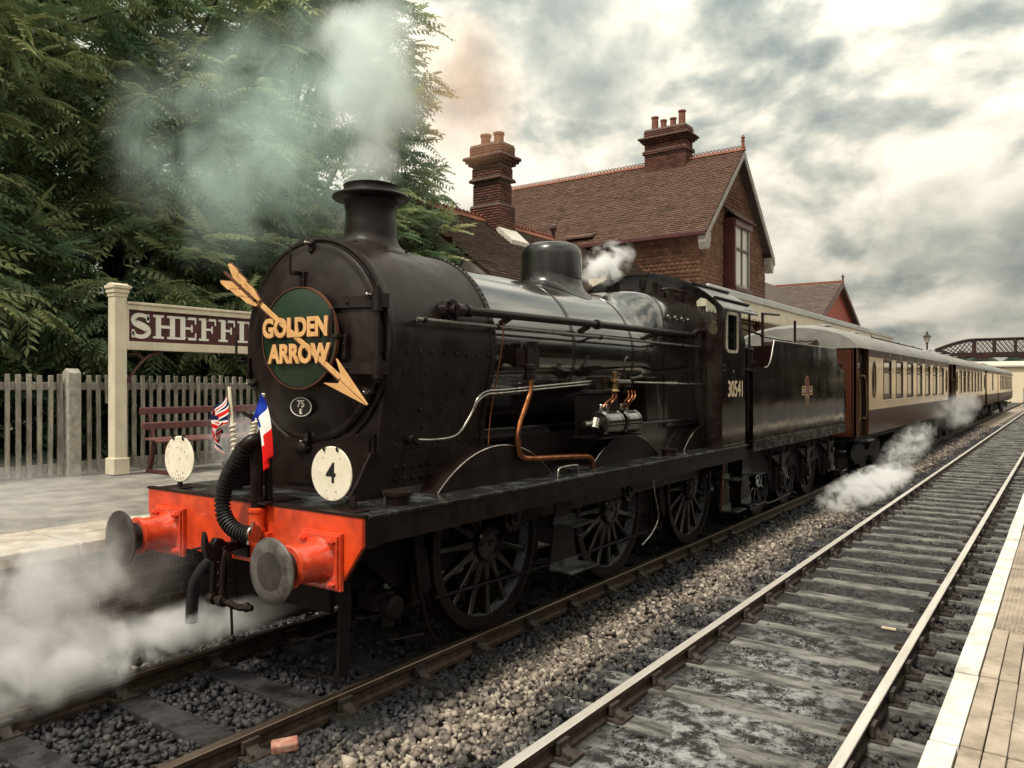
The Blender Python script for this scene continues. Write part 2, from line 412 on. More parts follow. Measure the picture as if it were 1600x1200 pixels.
# ------------------------------------------------------------------ mesh helpers
class MB:
    """collects shapes; build() links them as ONE mesh object"""
    def __init__(s):
        s.v, s.f, s.m = [], [], []
    def add(s, vs_, fs_, mi=0):
        o = len(s.v)
        s.v += [tuple(q) for q in vs_]
        s.f += [tuple(i + o for i in q) for q in fs_]
        s.m += [mi] * len(fs_)
        return s
    def box(s, x0, x1, y0, y1, z0, z1, mi=0):
        x0, x1 = min(x0, x1), max(x0, x1)
        y0, y1 = min(y0, y1), max(y0, y1)
        z0, z1 = min(z0, z1), max(z0, z1)
        v = [(x, y, z) for z in (z0, z1) for y in (y0, y1) for x in (x0, x1)]
        return s.add(v, [(0, 2, 3, 1), (4, 5, 7, 6), (0, 1, 5, 4), (2, 6, 7, 3), (0, 4, 6, 2), (1, 3, 7, 5)], mi)
    def cyl(s, p0, p1, r0, r1=None, n=14, cap=True, mi=0):
        return s.tube([p0, p1], [r0, r0 if r1 is None else r1], n, cap, mi)
    def tube(s, pts, r, n=8, cap=True, mi=0):
        pts = [Vector(p) for p in pts]
        k = len(pts)
        rs = r if isinstance(r, (list, tuple)) else [r] * k
        o = len(s.v)
        up = None
        for i in range(k):
            d = (pts[min(i + 1, k - 1)] - pts[max(i - 1, 0)])
            if d.length < 1e-9:
                d = Vector((0, 0, 1))
            d.normalize()
            if up is None:
                a = Vector((0, 0, 1)) if abs(d.z) < .9 else Vector((1, 0, 0))
                up = (a - d * a.dot(d)).normalized()
            else:
                up = (up - d * up.dot(d)).normalized()
            sd = d.cross(up)
            for j in range(n):
                t = 2 * pi * j / n
                s.v.append(tuple(pts[i] + (sd * math.cos(t) + up * math.sin(t)) * rs[i]))
        for i in range(k - 1):
            for j in range(n):
                j2 = (j + 1) % n
                s.f.append((o + i * n + j, o + i * n + j2, o + (i + 1) * n + j2, o + (i + 1) * n + j))
                s.m.append(mi)
        if cap:
            s.f.append(tuple(o + j for j in range(n))[::-1])
            s.f.append(tuple(o + (k - 1) * n + j for j in range(n)))
            s.m += [mi, mi]
        return s
    def lathe(s, prof, o=(0, 0, 0), axis='z', n=32, mi=0, cap=True):
        """prof: (radius, height) pairs along the axis"""
        b = len(s.v)
        for r, h in prof:
            for j in range(n):
                t = 2 * pi * j / n
                c_, d_ = r * math.cos(t), r * math.sin(t)
                p = {'z': (c_, d_, h), 'y': (c_, h, d_), 'x': (h, c_, d_)}[axis]
                s.v.append((p[0] + o[0], p[1] + o[1], p[2] + o[2]))
        for i in range(len(prof) - 1):
            for j in range(n):
                j2 = (j + 1) % n
                s.f.append((b + i * n + j, b + i * n + j2, b + (i + 1) * n + j2, b + (i + 1) * n + j))
                s.m.append(mi)
        if cap:
            for i in (0, len(prof) - 1):
                if prof[i][0] > 1e-4:
                    s.f.append(tuple(b + i * n + j for j in range(n)))
                    s.m.append(mi)
        return s
    def prism(s, pts, axis, a0, a1, mi=0):
        """polygon extruded along an axis; pts are the two other coordinates in xyz order"""
        def P(p, a):
            return {'x': (a, p[0], p[1]), 'y': (p[0], a, p[1]), 'z': (p[0], p[1], a)}[axis]
        n = len(pts)
        v = [P(p, a0) for p in pts] + [P(p, a1) for p in pts]
        f = [tuple(range(n)), tuple(range(2 * n - 1, n - 1, -1))]
        f += [(i, (i + 1) % n, (i + 1) % n + n, i + n) for i in range(n)]
        return s.add(v, f, mi)
    def ball(s, c, r, n=8, m=5, sc_=(1, 1, 1), mi=0):
        b = len(s.v)
        for i in range(m + 1):
            t = pi * i / m
            for j in range(n):
                q = 2 * pi * j / n
                s.v.append((c[0] + r * sc_[0] * math.sin(t) * math.cos(q), c[1] + r * sc_[1] * math.sin(t) * math.sin(q),
                            c[2] + r * sc_[2] * math.cos(t)))
        for i in range(m):
            for j in range(n):
                s.f.append((b + i * n + j, b + (i + 1) * n + j, b + (i + 1) * n + (j + 1) % n, b + i * n + (j + 1) % n))
                s.m.append(mi)
        return s
    def bar(s, p0, p1, wx, wz, mi=0):
        """square-section bar between two points"""
        p0, p1 = Vector(p0), Vector(p1)
        d = (p1 - p0).normalized()
        a = Vector((0, 0, 1)) if abs(d.z) < .95 else Vector((0, 1, 0))
        sd = d.cross(a).normalized()
        up = sd.cross(d)
        v = []
        for p in (p0, p1):
            for q, t in ((-1, -1), (1, -1), (1, 1), (-1, 1)):
                v.append(p + sd * q * wx / 2 + up * t * wz / 2)
        return s.add(v, [(0, 1, 2, 3), (7, 6, 5, 4), (0, 4, 5, 1), (1, 5, 6, 2), (2, 6, 7, 3), (3, 7, 4, 0)], mi)
    def build(s, name, mats, parent=None, smooth=35, bev=0., segs=2):
        me = bpy.data.meshes.new(name)
        me.from_pydata(s.v, [], s.f)
        if isinstance(mats, str):
            mats = [mats]
        for q in mats:
            me.materials.append(MATS[q])
        if len(mats) > 1:
            me.polygons.foreach_set('material_index', s.m)
        import bmesh
        bm = bmesh.new()
        bm.from_mesh(me)
        bmesh.ops.remove_doubles(bm, verts=bm.verts, dist=1e-5)
        bmesh.ops.recalc_face_normals(bm, faces=bm.faces)
        bm.to_mesh(me)
        bm.free()
        if smooth:
            me.polygons.foreach_set('use_smooth', [True] * len(me.polygons))
            me.set_sharp_from_angle(angle=R(smooth))
        o = bpy.data.objects.new(name, me)
        COL.objects.link(o)
        if parent is not None:
            put(o, parent)
        if bev:
            md = o.modifiers.new('bevel', 'BEVEL')
            md.width = bev
            md.segments = segs
            md.limit_method = 'ANGLE'
            md.angle_limit = R(40)
        return o
def put(o, parent):
    """child built in world coordinates keeps its place"""
    o.parent = parent
    if parent.type == 'EMPTY':
        o.matrix_parent_inverse = Matrix.Translation(-Vector(parent.location))
def tag(o, label=None, cat=None, group=None, kind=None):
    if label: o['label'] = label
    if cat: o['category'] = cat
    if group: o['group'] = group
    if kind: o['kind'] = kind
    return o
def thing(name, loc, label, cat, group=None):
    o = bpy.data.objects.new(name, None)
    o.empty_display_size = .2
    COL.objects.link(o)
    o.location = loc
    return tag(o, label, cat, group)
def np_obj(name, verts, faces, matn, parent=None, attrs=None, smooth=False, per=None):
    """mass mesh from arrays; faces is an (n,3) or (n,4) array"""
    me = bpy.data.meshes.new(name)
    k = faces.shape[1]
    me.vertices.add(len(verts))
    me.vertices.foreach_set('co', np.ascontiguousarray(verts, np.float32).ravel())
    me.loops.add(faces.size)
    me.loops.foreach_set('vertex_index', np.ascontiguousarray(faces, np.int32).ravel())
    me.polygons.add(len(faces))
    me.polygons.foreach_set('loop_start', np.arange(0, faces.size, k, dtype=np.int32))
    me.update(calc_edges=True)
    me.validate()
    for an, av in (attrs or {}).items():
        at = me.attributes.new(an, 'FLOAT', 'POINT')
        at.data.foreach_set('value', np.ascontiguousarray(av, np.float32))
    me.materials.append(MATS[matn])
    if smooth:
        me.polygons.foreach_set('use_smooth', [True] * len(me.polygons))
    o = bpy.data.objects.new(name, me)
    COL.objects.link(o)
    if parent is not None:
        put(o, parent)
    return o
def copy_part(o, parent, loc=None):
    c_ = o.copy()
    COL.objects.link(c_)
    c_.parent = parent
    if loc is not None:
        c_.location = loc
    return c_
def text_mesh(name, body, size, matn, parent, M, extr=.004, fat=0., xs=1., align='CENTER', sp=1.):
    cu = bpy.data.curves.new('t', 'FONT')
    cu.body = body
    cu.size = size
    cu.extrude = extr
    cu.offset = fat
    cu.align_x = align
    cu.align_y = 'CENTER'
    cu.space_character = sp
    cu.resolution_u = 4
    to = bpy.data.objects.new('t', cu)
    COL.objects.link(to)
    bpy.context.view_layer.update()
    dg = bpy.context.evaluated_depsgraph_get()
    me = bpy.data.meshes.new_from_object(to.evaluated_get(dg))
    bpy.data.objects.remove(to)
    me.name = name
    me.materials.clear()
    me.materials.append(MATS[matn])
    me.transform(M @ Matrix.Diagonal((xs, 1, 1, 1)))
    o = bpy.data.objects.new(name, me)
    COL.objects.link(o)
    put(o, parent)
    return o
# text planes: facing -y (towards the buffers' side) and facing +x (towards the camera's platform)
def face_my(x, y, z):
    return Matrix.Translation((x, y, z)) @ Matrix.Rotation(R(90), 4, 'X')
def face_px(x, y, z):
    return Matrix.Translation((x, y, z)) @ Matrix.Rotation(R(90), 4, 'Z') @ Matrix.Rotation(R(90), 4, 'X')
def arc(cx, cy_, r, a0, a1, n):
    return [(cx + r * math.cos(R(a0 + (a1 - a0) * i / n)), cy_ + r * math.sin(R(a0 + (a1 - a0) * i / n))) for i in range(n + 1)]
def spline(pts, n=8):
    """Catmull-Rom through the points"""
    P = [Vector(p) for p in pts]
    P = [P[0] * 2 - P[1]] + P + [P[-1] * 2 - P[-2]]
    out = []
    for i in range(1, len(P) - 2):
        for k in range(n):
            t = k / n
            a, b, c_, d = P[i - 1], P[i], P[i + 1], P[i + 2]
            out.append(.5 * ((2 * b) + (c_ - a) * t + (2 * a - 5 * b + 4 * c_ - d) * t * t + (3 * b - a - 3 * c_ + d) * t ** 3))
    out.append(P[-2])
    return out

# ------------------------------------------------------------------ the setting
def sheet(name, x0, x1, y0, y1, z, matn, kind='structure'):
    b = MB().add([(x0, y0, z), (x1, y0, z), (x1, y1, z), (x0, y1, z)], [(0, 1, 2, 3)])
    return tag(b.build(name, matn, smooth=0), kind=kind)
sheet('ground', -900, 900, -300, 1500, -.6, 'earth')
PL = -1.38                                  # edge of the left platform
def bed_mat(name, dark, pale, lo, hi, sc_):
    return mat(name, dark, .85, spec=.25, col2=pale, vscale=sc_, bump=.012, bscale=45, vdet=9, lo=lo, hi=hi, detail=9)
bed_mat('bed_dark', (.028, .024, .022), (.10, .09, .082), .4, .7, 14)
bed_mat('bed_pale', (.10, .08, .062), (.40, .32, .245), .36, .62, 26)
bed_mat('bed_silt', (.018, .016, .0155), (.27, .275, .265), .45, .58, 6.5)
MATS['bed_silt'].node_tree.nodes['Noise Texture'].inputs['Roughness'].default_value = .78
MATS['bed_silt'].node_tree.nodes['Noise Texture'].inputs['Detail'].default_value = 12
TB = MB()
TB.box(PL - .02, 4.45, -14, 130, -.6, -.20)
track_bed = tag(TB.build('track_bed', 'bed_dark', smooth=0), kind='structure')
sheet('six_foot_ballast', .86, 2.02, 18, 130, -.15, 'bed_pale')
SF = MB()
nx_, ny_ = 24, 110
for j in range(ny_ + 1):
    for i in range(nx_ + 1):
        x, y = 2.28 + 1.42 * i / nx_, -4 + 24 * j / ny_
        z = -.138 + .012 * math.sin(x * 5.1 + y * 1.7) * math.cos(y * 2.3) + .010 * math.sin(y * 6.1 + x * 9)
        z -= .022 / (1 + math.exp(-(y - 4.0) / .6)) + .0006 * max(0, y - 5)
        SF.v.append((x, y, z))
for j in range(ny_):
    for i in range(nx_):
        a = j * (nx_ + 1) + i
        SF.f.append((a, a + 1, a + nx_ + 2, a + nx_ + 1))
        SF.m.append(0)
so = tag(SF.build('silt_between_rails', 'bed_silt'), kind='structure')
at = so.data.attributes.new('pale', 'FLOAT', 'POINT')
def pale_at(x, y):
    e_ = 1 - abs((x - 2.99) / .70) ** 3                      # dark oily strips beside the rails
    l_ = 1 / (1 + math.exp((y - 3.6 + .5 * math.sin(x * 4)) / .55))   # the ash thins out farther on
    return max(0, e_) * (.12 + .88 * l_)
at.data.foreach_set('value', [pale_at(v_.co.x, v_.co.y) for v_ in so.data.vertices])
_t = MATS['bed_silt'].node_tree
_a = _t.nodes.new('ShaderNodeAttribute')
_a.attribute_name = 'pale'
_m = _t.nodes.new('ShaderNodeMath')
_m.operation = 'MULTIPLY'
_mx = _t.nodes['Mix']
_src = _mx.inputs[0].links[0].from_socket
_t.links.new(_src, _m.inputs[0])
_t.links.new(_a.outputs['Fac'], _m.inputs[1])
_t.links.new(_m.outputs[0], _mx.inputs[0])

# two tracks: rails, sleepers and rail chairs are parts of the track they belong to
def rail_profile(x):
    p = [(-.035, .150), (-.031, .155), (.031, .155), (.035, .150), (.034, .118), (.010, .104), (.010, .048), (.033, .034), (.033, .004),
         (-.033, .004), (-.033, .034), (-.010, .048), (-.010, .104), (-.034, .118)]
    return [(x + a, b - .155) for a, b in p]
def make_track(name, xc, half, headm, y_end, sleepm, slx, y0s, step, n, chair_n):
    root = bpy.data.objects.new(name, None)
    COL.objects.link(root)
    tag(root, kind='structure')
    for sx in (-1, 1):
        b = MB()
        pr = rail_profile(xc + sx * half)
        b.prism(pr, 'y', -14, y_end)
        # the worn running surface on top of the head
        o = b.build('rail', ['rail_rust', headm], root, smooth=30)
        for p in o.data.polygons:
            if p.normal.z > .3 and p.center.z > -.02 and len(p.vertices) == 4:
                p.material_index = 1
    s0 = None
    for k in range(n):
        y = y0s + k * step + random.uniform(-.03, .03)
        if s0 is None:
            b = MB()
            b.box(-slx, slx, -.108, .108, -.27, -.128)
            s0 = b.build('sleeper', sleepm, root, smooth=0, bev=.012)
            q = s0
        else:
            q = copy_part(s0, root)
        q.location = (xc + random.uniform(-.03, .03), y, random.uniform(-.012, .008))
        q.rotation_euler = (0, random.uniform(-.006, .006), random.uniform(-.012, .012))
    c0 = None
    for k in range(chair_n):
        for sx in (-1, 1):
            y = y0s + k * step
            if c0 is None:
                b = MB()
                b.box(-.15, .15, -.085, .085, -.135, -.112)
                b.prism([(-.12, -.112), (-.045, -.112), (-.036, -.060), (-.048, -.045), (-.07, -.075)], 'y', -.04, .04)
                b.prism([(.12, -.112), (.045, -.112), (.036, -.060), (.048, -.045), (.07, -.075)], 'y', -.04, .04)
                b.box(-.062, -.036, -.06, .06, -.10, -.03)
                for dx in (-.125, .125):
                    b.cyl((dx, .05, -.11), (dx, .05, -.085), .016, n=8)
                c0 = b.build('rail_chair', 'chair_iron', root, smooth=0)
                q = c0
            else:
                q = copy_part(c0, root)
            q.location = (xc + sx * half, y, 0)
            if sx < 0:
                q.rotation_euler = (0, 0, pi)
    return root
make_track('loco_track', -.04, .752, 'rail_head_dull', 130, 'sleeper_dark', 1.2, -3.55, .76, 34, 16)
make_track('near_track', 3.0, .745, 'rail_head', 130, 'sleeper', 1.24, -2.1, .67, 115, 28)

# ballast: every stone is real geometry; nobody could count it
def ico():
    t = (1 + 5 ** .5) / 2
    v = np.array([(-1, t, 0), (1, t, 0), (-1, -t, 0), (1, -t, 0), (0, -1, t), (0, 1, t), (0, -1, -t), (0, 1, -t), (t, 0, -1), (t, 0, 1), (-t, 0, -1), (-t, 0, 1)], float)
    v /= np.linalg.norm(v[0])
    f = np.array([(0, 11, 5), (0, 5, 1), (0, 1, 7), (0, 7, 10), (0, 10, 11), (1, 5, 9), (5, 11, 4), (11, 10, 2), (10, 7, 6), (7, 1, 8), (3, 9, 4), (3, 4, 2),
                  (3, 2, 6), (3, 6, 8), (3, 8, 9), (4, 9, 5), (2, 4, 11), (6, 2, 10), (8, 6, 7), (9, 8, 1)])
    return v, f
def rand_rot(n):
    q = rng.normal(size=(n, 4))
    q /= np.linalg.norm(q, axis=1)[:, None]
    w_, x, y, z = q.T
    return np.stack([np.stack([1 - 2 * (y * y + z * z), 2 * (x * y - z * w_), 2 * (x * z + y * w_)], -1),
                     np.stack([2 * (x * y + z * w_), 1 - 2 * (x * x + z * z), 2 * (y * z - x * w_)], -1),
                     np.stack([2 * (x * z - y * w_), 2 * (y * z + x * w_), 1 - 2 * (x * x + y * y)], -1)], 1)
def stones(name, pos, rad, clean, label):
    n = len(pos)
    sh_ = rng.permutation(n)
    pos, rad, clean = pos[sh_], rad[sh_], clean[sh_]
    v0, f0 = ico()
    v = v0[None] * (1 + rng.uniform(-.38, .28, (n, 12, 1))) * rng.uniform(.5, 1.35, (n, 1, 3))
    v = np.einsum('nij,nkj->nki', rand_rot(n), v)
    v[:, :, 2] *= .8
    v = v * rad[:, None, None] + pos[:, None, :]
    f = f0[None] + (np.arange(n) * 12)[:, None, None]
    tone = np.clip(rng.beta(1.3, 1.5, n), 0, 1)
    h = n // 3                                           # a third stay rounded, the rest are broken blocks
    c8 = np.array([(x, y, z) for z in (-1, 1) for y in (-1, 1) for x in (-1, 1)], float) * .62
    f8 = np.array([(0, 2, 3), (0, 3, 1), (4, 5, 7), (4, 7, 6), (0, 1, 5), (0, 5, 4), (2, 6, 7), (2, 7, 3), (0, 4, 6), (0, 6, 2), (1, 3, 7), (1, 7, 5)])
    m_ = n - h
    w8 = (c8[None] + rng.uniform(-.34, .34, (m_, 8, 3))) * rng.uniform(.6, 1.35, (m_, 1, 3))
    w8 = np.einsum('nij,nkj->nki', rand_rot(m_), w8)
    w8 = w8 * rad[h:, None, None] * 1.05 + pos[h:, None, :]
    V = np.concatenate([v[:h].reshape(-1, 3), w8.reshape(-1, 3)])
    F = np.concatenate([f[:h].reshape(-1, 3), (f8[None] + (np.arange(m_) * 8)[:, None, None] + h * 12).reshape(-1, 3)])
    rnd = np.concatenate([np.repeat(tone[:h], 12), np.repeat(tone[h:], 8)])
    cln = np.concatenate([np.repeat(clean[:h], 12), np.repeat(clean[h:], 8)])
    o = np_obj(name, V, F, 'stone', attrs={'rnd': rnd, 'clean': cln})
    return tag(o, label, 'ballast', kind='stuff')
def scatter(x0, x1, y0, y1, dens):
    n = int((x1 - x0) * (y1 - y0) * dens)
    return np.stack([rng.uniform(x0, x1, n), rng.uniform(y0, y1, n)], 1)
def wave(x, y):
    return .09 * np.sin(y * 1.3 + 1) + .06 * np.sin(y * 3.1) + .04 * np.sin(y * 7.3 + x * 5)
P = np.concatenate([scatter(.80, 2.24, -3, 3, 1100), scatter(.80, 2.24, 3, 9, 640), scatter(.80, 2.24, 9, 20, 360), scatter(.82, 2.2, 20, 44, 120)])
far = np.clip((P[:, 1] - 4) / 22, 0, 1)
rad = rng.uniform(.014, .030, len(P)) * (1 + .9 * far) * np.where(rng.random(len(P)) < .06, 1.6, 1)
mid = .5 - np.abs(P[:, 0] - 1.50 - wave(P[:, 0], P[:, 1]) * .8) / .62
clean = np.clip(.30 + mid * 1.7 + rng.normal(0, .20, len(P)), 0, 1)
hump = .055 * np.clip(1 - ((P[:, 0] - 1.45) / .75) ** 2, 0, 1)
z = -.175 + hump + rng.uniform(-.01, .022, len(P))
stones('ballast_between_tracks', np.column_stack([P, z]), rad, clean, 'pale tan ballast stones in the strip between the two tracks')
P = np.concatenate([scatter(-.74, .66, -5, .6, 520), scatter(-.74, .66, .6, 14, 130)])
rad = rng.uniform(.018, .034, len(P))
stones('ballast_under_locomotive', np.column_stack([P, -.165 + rng.uniform(-.02, .022, len(P))]), rad, np.clip(rng.normal(-.02, .05, len(P)), 0, 1),
       'sooty black ballast stones between the rails in front of the locomotive')
P = scatter(PL + .02, -.86, -4, 6, 420)
stones('ballast_beside_platform', np.column_stack([P, -.165 + rng.uniform(-.02, .02, len(P))]), rng.uniform(.018, .033, len(P)),
       np.clip(rng.normal(.18, .12, len(P)), 0, 1), 'brown ballast stones between the far rail and the brick platform face')
P = np.concatenate([scatter(3.80, 4.40, -2, 14, 300), scatter(3.80, 4.40, 14, 40, 110)])
stones('ballast_beside_near_platform', np.column_stack([P, -.185 + rng.uniform(-.02, .02, len(P))]), rng.uniform(.014, .032, len(P)),
       np.clip(rng.normal(.05, .06, len(P)), 0, 1), 'dark muddy ballast stones under the white platform edge')
P = np.concatenate([scatter(2.3, 3.66, -2, 5, 900), scatter(2.3, 3.66, 4, 12, 420), scatter(2.3, 3.66, 12, 26, 220), scatter(2.30, 2.58, -2, 16, 320), scatter(3.42, 3.68, -2, 16, 320)])
stones('ballast_in_near_track', np.column_stack([P, -.142 - .022 / (1 + np.exp(-(P[:, 1] - 4.0) / .6)) + rng.uniform(-.012, .006, len(P))]), rng.uniform(.003, .011, len(P)) * np.where(rng.random(len(P)) < .04, 2.2, 1) + np.clip(P[:, 1] - 3, 0, 6) / 6 * rng.uniform(0, .016, len(P)),
       np.clip(rng.normal(.06, .12, len(P)), 0, 1), 'loose dark stones lying between the shiny rails of the near track')

# platforms
LP = MB()
LP.box(-6.9, PL - .032, -16, 78, -.6, .896)
left_platform = tag(LP.build('left_platform', 'tarmac', smooth=0), kind='structure')
c0 = None
for k in range(60):
    ln = .92
    y = -6 + k * ln
    if c0 is None:
        b = MB()
        b.box(-.86, 0.0, 0, ln - .012, .80, .905)
        c0 = b.build('coping_stone', 'coping', left_platform, smooth=0, bev=.012)
        q = c0
    else:
        q = copy_part(c0, left_platform)
    q.location = (PL + random.uniform(-.004, .006), y, random.uniform(-.003, .003))
b0 = None
wm = MB()
wm.box(PL - .030, PL - .026, -16, 78, -.6, .80)
tag(wm.build('mortar_bed', 'mortar', left_platform, smooth=0), kind='stuff')
for r_ in range(13):
    zc = .80 - .0375 - r_ * .076
    for k in range(20):
        y = -1.95 + k * .232 + (r_ % 2) * .116
        if b0 is None:
            b = MB()
            b.box(-.10, .004, -.110, .110, -.0325, .0325)
            b0 = b.build('brick', 'platform_brick', left_platform, smooth=0, bev=.004, segs=1)
            q = b0
        else:
            q = copy_part(b0, left_platform)
        q.location = (PL - .025 + random.uniform(-.004, .004), y + random.uniform(-.003, .003), zc)
# the brickwork farther along, hidden behind the train for the most part
fb = MB()
for r_ in range(13):
    zc = .80 - .0375 - r_ * .076
    for k in range(60):
        y = 2.7 + k * .232 + (r_ % 2) * .116
        fb.box(PL - .09, PL - .021, y - .11, y + .11, zc - .0325, zc + .0325)
for r_ in range(13):
    zc = .80 - .0375 - r_ * .076
    for k in range(17):
        y = -2.2 - k * .232 + (r_ % 2) * .116
        fb.box(PL - .09, PL - .021, y - .11, y + .11, zc - .0325, zc + .0325)
tag(fb.build('far_brickwork', 'platform_brick', left_platform, smooth=0), kind='stuff')
sheet('left_bank', -300, -6.85, -200, 300, .86, 'earth')

RPX = 4.40
RP = MB()
RP.box(RPX + .03, 9.4, -16, 120, -.6, .86)
right_platform = tag(RP.build('right_platform', 'joint_dark', smooth=0), kind='structure')
sheet('right_bank', 9.38, 300, -200, 300, .85, 'earth')
def slab(x0, x1, ln, ribbed=False):
    b = MB()
    b.box(x0, x1, 0, ln, .80, .90)
    if ribbed:
        n = int((x1 - x0 - .02) / .021)
        for i in range(n):
            x = x0 + .012 + i * .021
            b.prism([(x, .9), (x + .013, .9), (x + .010, .9055), (x + .003, .9055)], 'y', .012, ln - .012)
    return b
step = .77
protos = {}
for k in range(-4, 96):
    y = -.42 + k * step
    cols = [('coping_stone', RPX, RPX + .088, 'white_edge', False)]
    if 2 <= k <= 4:
        cols += [('tactile_slab', RPX + .094, RPX + .50, 'paving', True)]
    elif k < 12:
        cols += [('paving_slab', RPX + .094, RPX + .158, 'paving_pale', False), ('paving_slab', RPX + .162, RPX + .226, 'paving', False),
                 ('paving_slab', RPX + .230, RPX + .62, 'paving_pale', False)]
    else:
        cols += [('paving_slab', RPX + .094, RPX + .62, 'paving', False)]
    for nm, x0, x1, mm, rib in cols:
        key = (round(x0, 3), round(x1, 3), mm)
        if key not in protos:
            protos[key] = slab(x0, x1, step - .014, rib).build(nm, mm, right_platform, smooth=0, bev=.006 if x1 - x0 > .2 else .003)
            q = protos[key]
        else:
            q = copy_part(protos[key], right_platform)
        q.location = (random.uniform(-.002, .002), y, random.uniform(-.0025, .0025))
b = MB()
b.box(RPX + .63, 9.3, -16, 90, .8, .896)
tag(b.build('platform_surface', 'asphalt', right_platform, smooth=0))

# ------------------------------------------------------------------ locomotive
from mathutils.geometry import tessellate_polygon
def holed(b, outer, holes, axis, a0, a1, mi=0):
    """plate with openings, extruded along an axis"""
    def P(p, a):
        return {'x': (a, p[0], p[1]), 'y': (p[0], a, p[1]), 'z': (p[0], p[1], a)}[axis]
    loops = [outer] + holes
    flat = [q for l in loops for q in l]
    tri = tessellate_polygon([[Vector((q[0], q[1], 0)) for q in l] for l in loops])
    n = len(flat)
    v = [P(q, a0) for q in flat] + [P(q, a1) for q in flat]
    f = [tuple(t) for t in tri] + [tuple(i + n for i in t[::-1]) for t in tri]
    o = 0
    for l in loops:
        k = len(l)
        f += [(o + i, o + (i + 1) % k, o + (i + 1) % k + n, o + i + n) for i in range(k)]
        o += k
    return b.add(v, f, mi)
def rrect(y0, y1, z0, z1, r, n=4):
    return (arc(y1 - r, z1 - r, r, 0, 90, n) + arc(y0 + r, z1 - r, r, 90, 180, n) +
            arc(y0 + r, z0 + r, r, 180, 270, n) + arc(y1 - r, z0 + r, r, 270, 360, n))
def rivet(b, p, r=.011, ax='x', h=.6):
    sc_ = {'x': (h, 1, 1), 'y': (1, h, 1), 'z': (1, 1, h)}[ax]
    b.ball(p, r, 6, 4, sc_)

loco = thing('steam_locomotive', (0, 3.5, 0), 'black six-coupled steam locomotive numbered 30541 with orange-red buffer beam', 'locomotive')
ZP = 1.29                    # running plate
HW = 1.215
# running plate with its edge angle
b = MB()
b.box(-HW, HW, 0.02, 7.16, ZP - .022, ZP)
o = b.build('running_plate', 'deck_black', loco, smooth=0, bev=.004)
for sx in (1, -1):
    b = MB()
    b.box(sx * (HW - .012), sx * (HW - .034), .02, 7.16, ZP - .195, ZP - .023)
    for z in (ZP - .05, ZP - .10, ZP - .15):
        rivet(b, (sx * (HW - .010), .055, z), .012)
    for k in range(10):
        rivet(b, (sx * (HW - .010), .75 + k * .62 + .1 * (k % 2), ZP - .075), .012)
    for y0 in (2.52, 6.25):
        for k in range(5):
            rivet(b, (sx * (HW - .010), y0 + k * .085, ZP - .085), .010)
    b.build('valance', 'matt_black', loco)
# main frames, ashpan and the dark gear between the wheels
b = MB()
for sx in (1, -1):
    b.prism([(.03, ZP - .03), (7.1, ZP - .03), (7.1, .55), (6.9, .42), (5.9, .42), (5.2, .55), (3.2, .50), (2.8, .62), (.9, .56), (.55, .85), (.03, .87)], 'x', sx * .56, sx * .60)
b.box(-.55, .55, 4.6, 6.0, .32, .9)
b.box(-.55, .55, .3, .34, .5, 1.26)
b.box(-.55, .55, 2.9, 2.96, .4, 1.26)
b.box(-.5, .5, .5, 1.8, .62, 1.2)
b.build('main_frame', 'frame_black', loco, smooth=0)
b = MB()
b.prism([(.28, ZP), (.33, 1.33), (.42, 1.44), (.49, 1.56), (.54, 1.625), (1.42, 1.625), (1.42, ZP)], 'x', .70, .722)
MB().prism([(.28, ZP), (.33, 1.33), (.42, 1.44), (.49, 1.56), (.54, 1.625), (1.42, 1.625), (1.42, ZP)], 'x', -.70, -.722).build('frame_extension', 'matt_black', loco)
for k in range(6):
    rivet(b, (.724, .62 + k * .085, 1.585), .011)
for r_ in range(2):
    for k in range(5):
        rivet(b, (.726, .78 + k * .095, 1.50 - r_ * .09), .021, 'x', .8)
b.build('frame_extension', 'matt_black', loco)

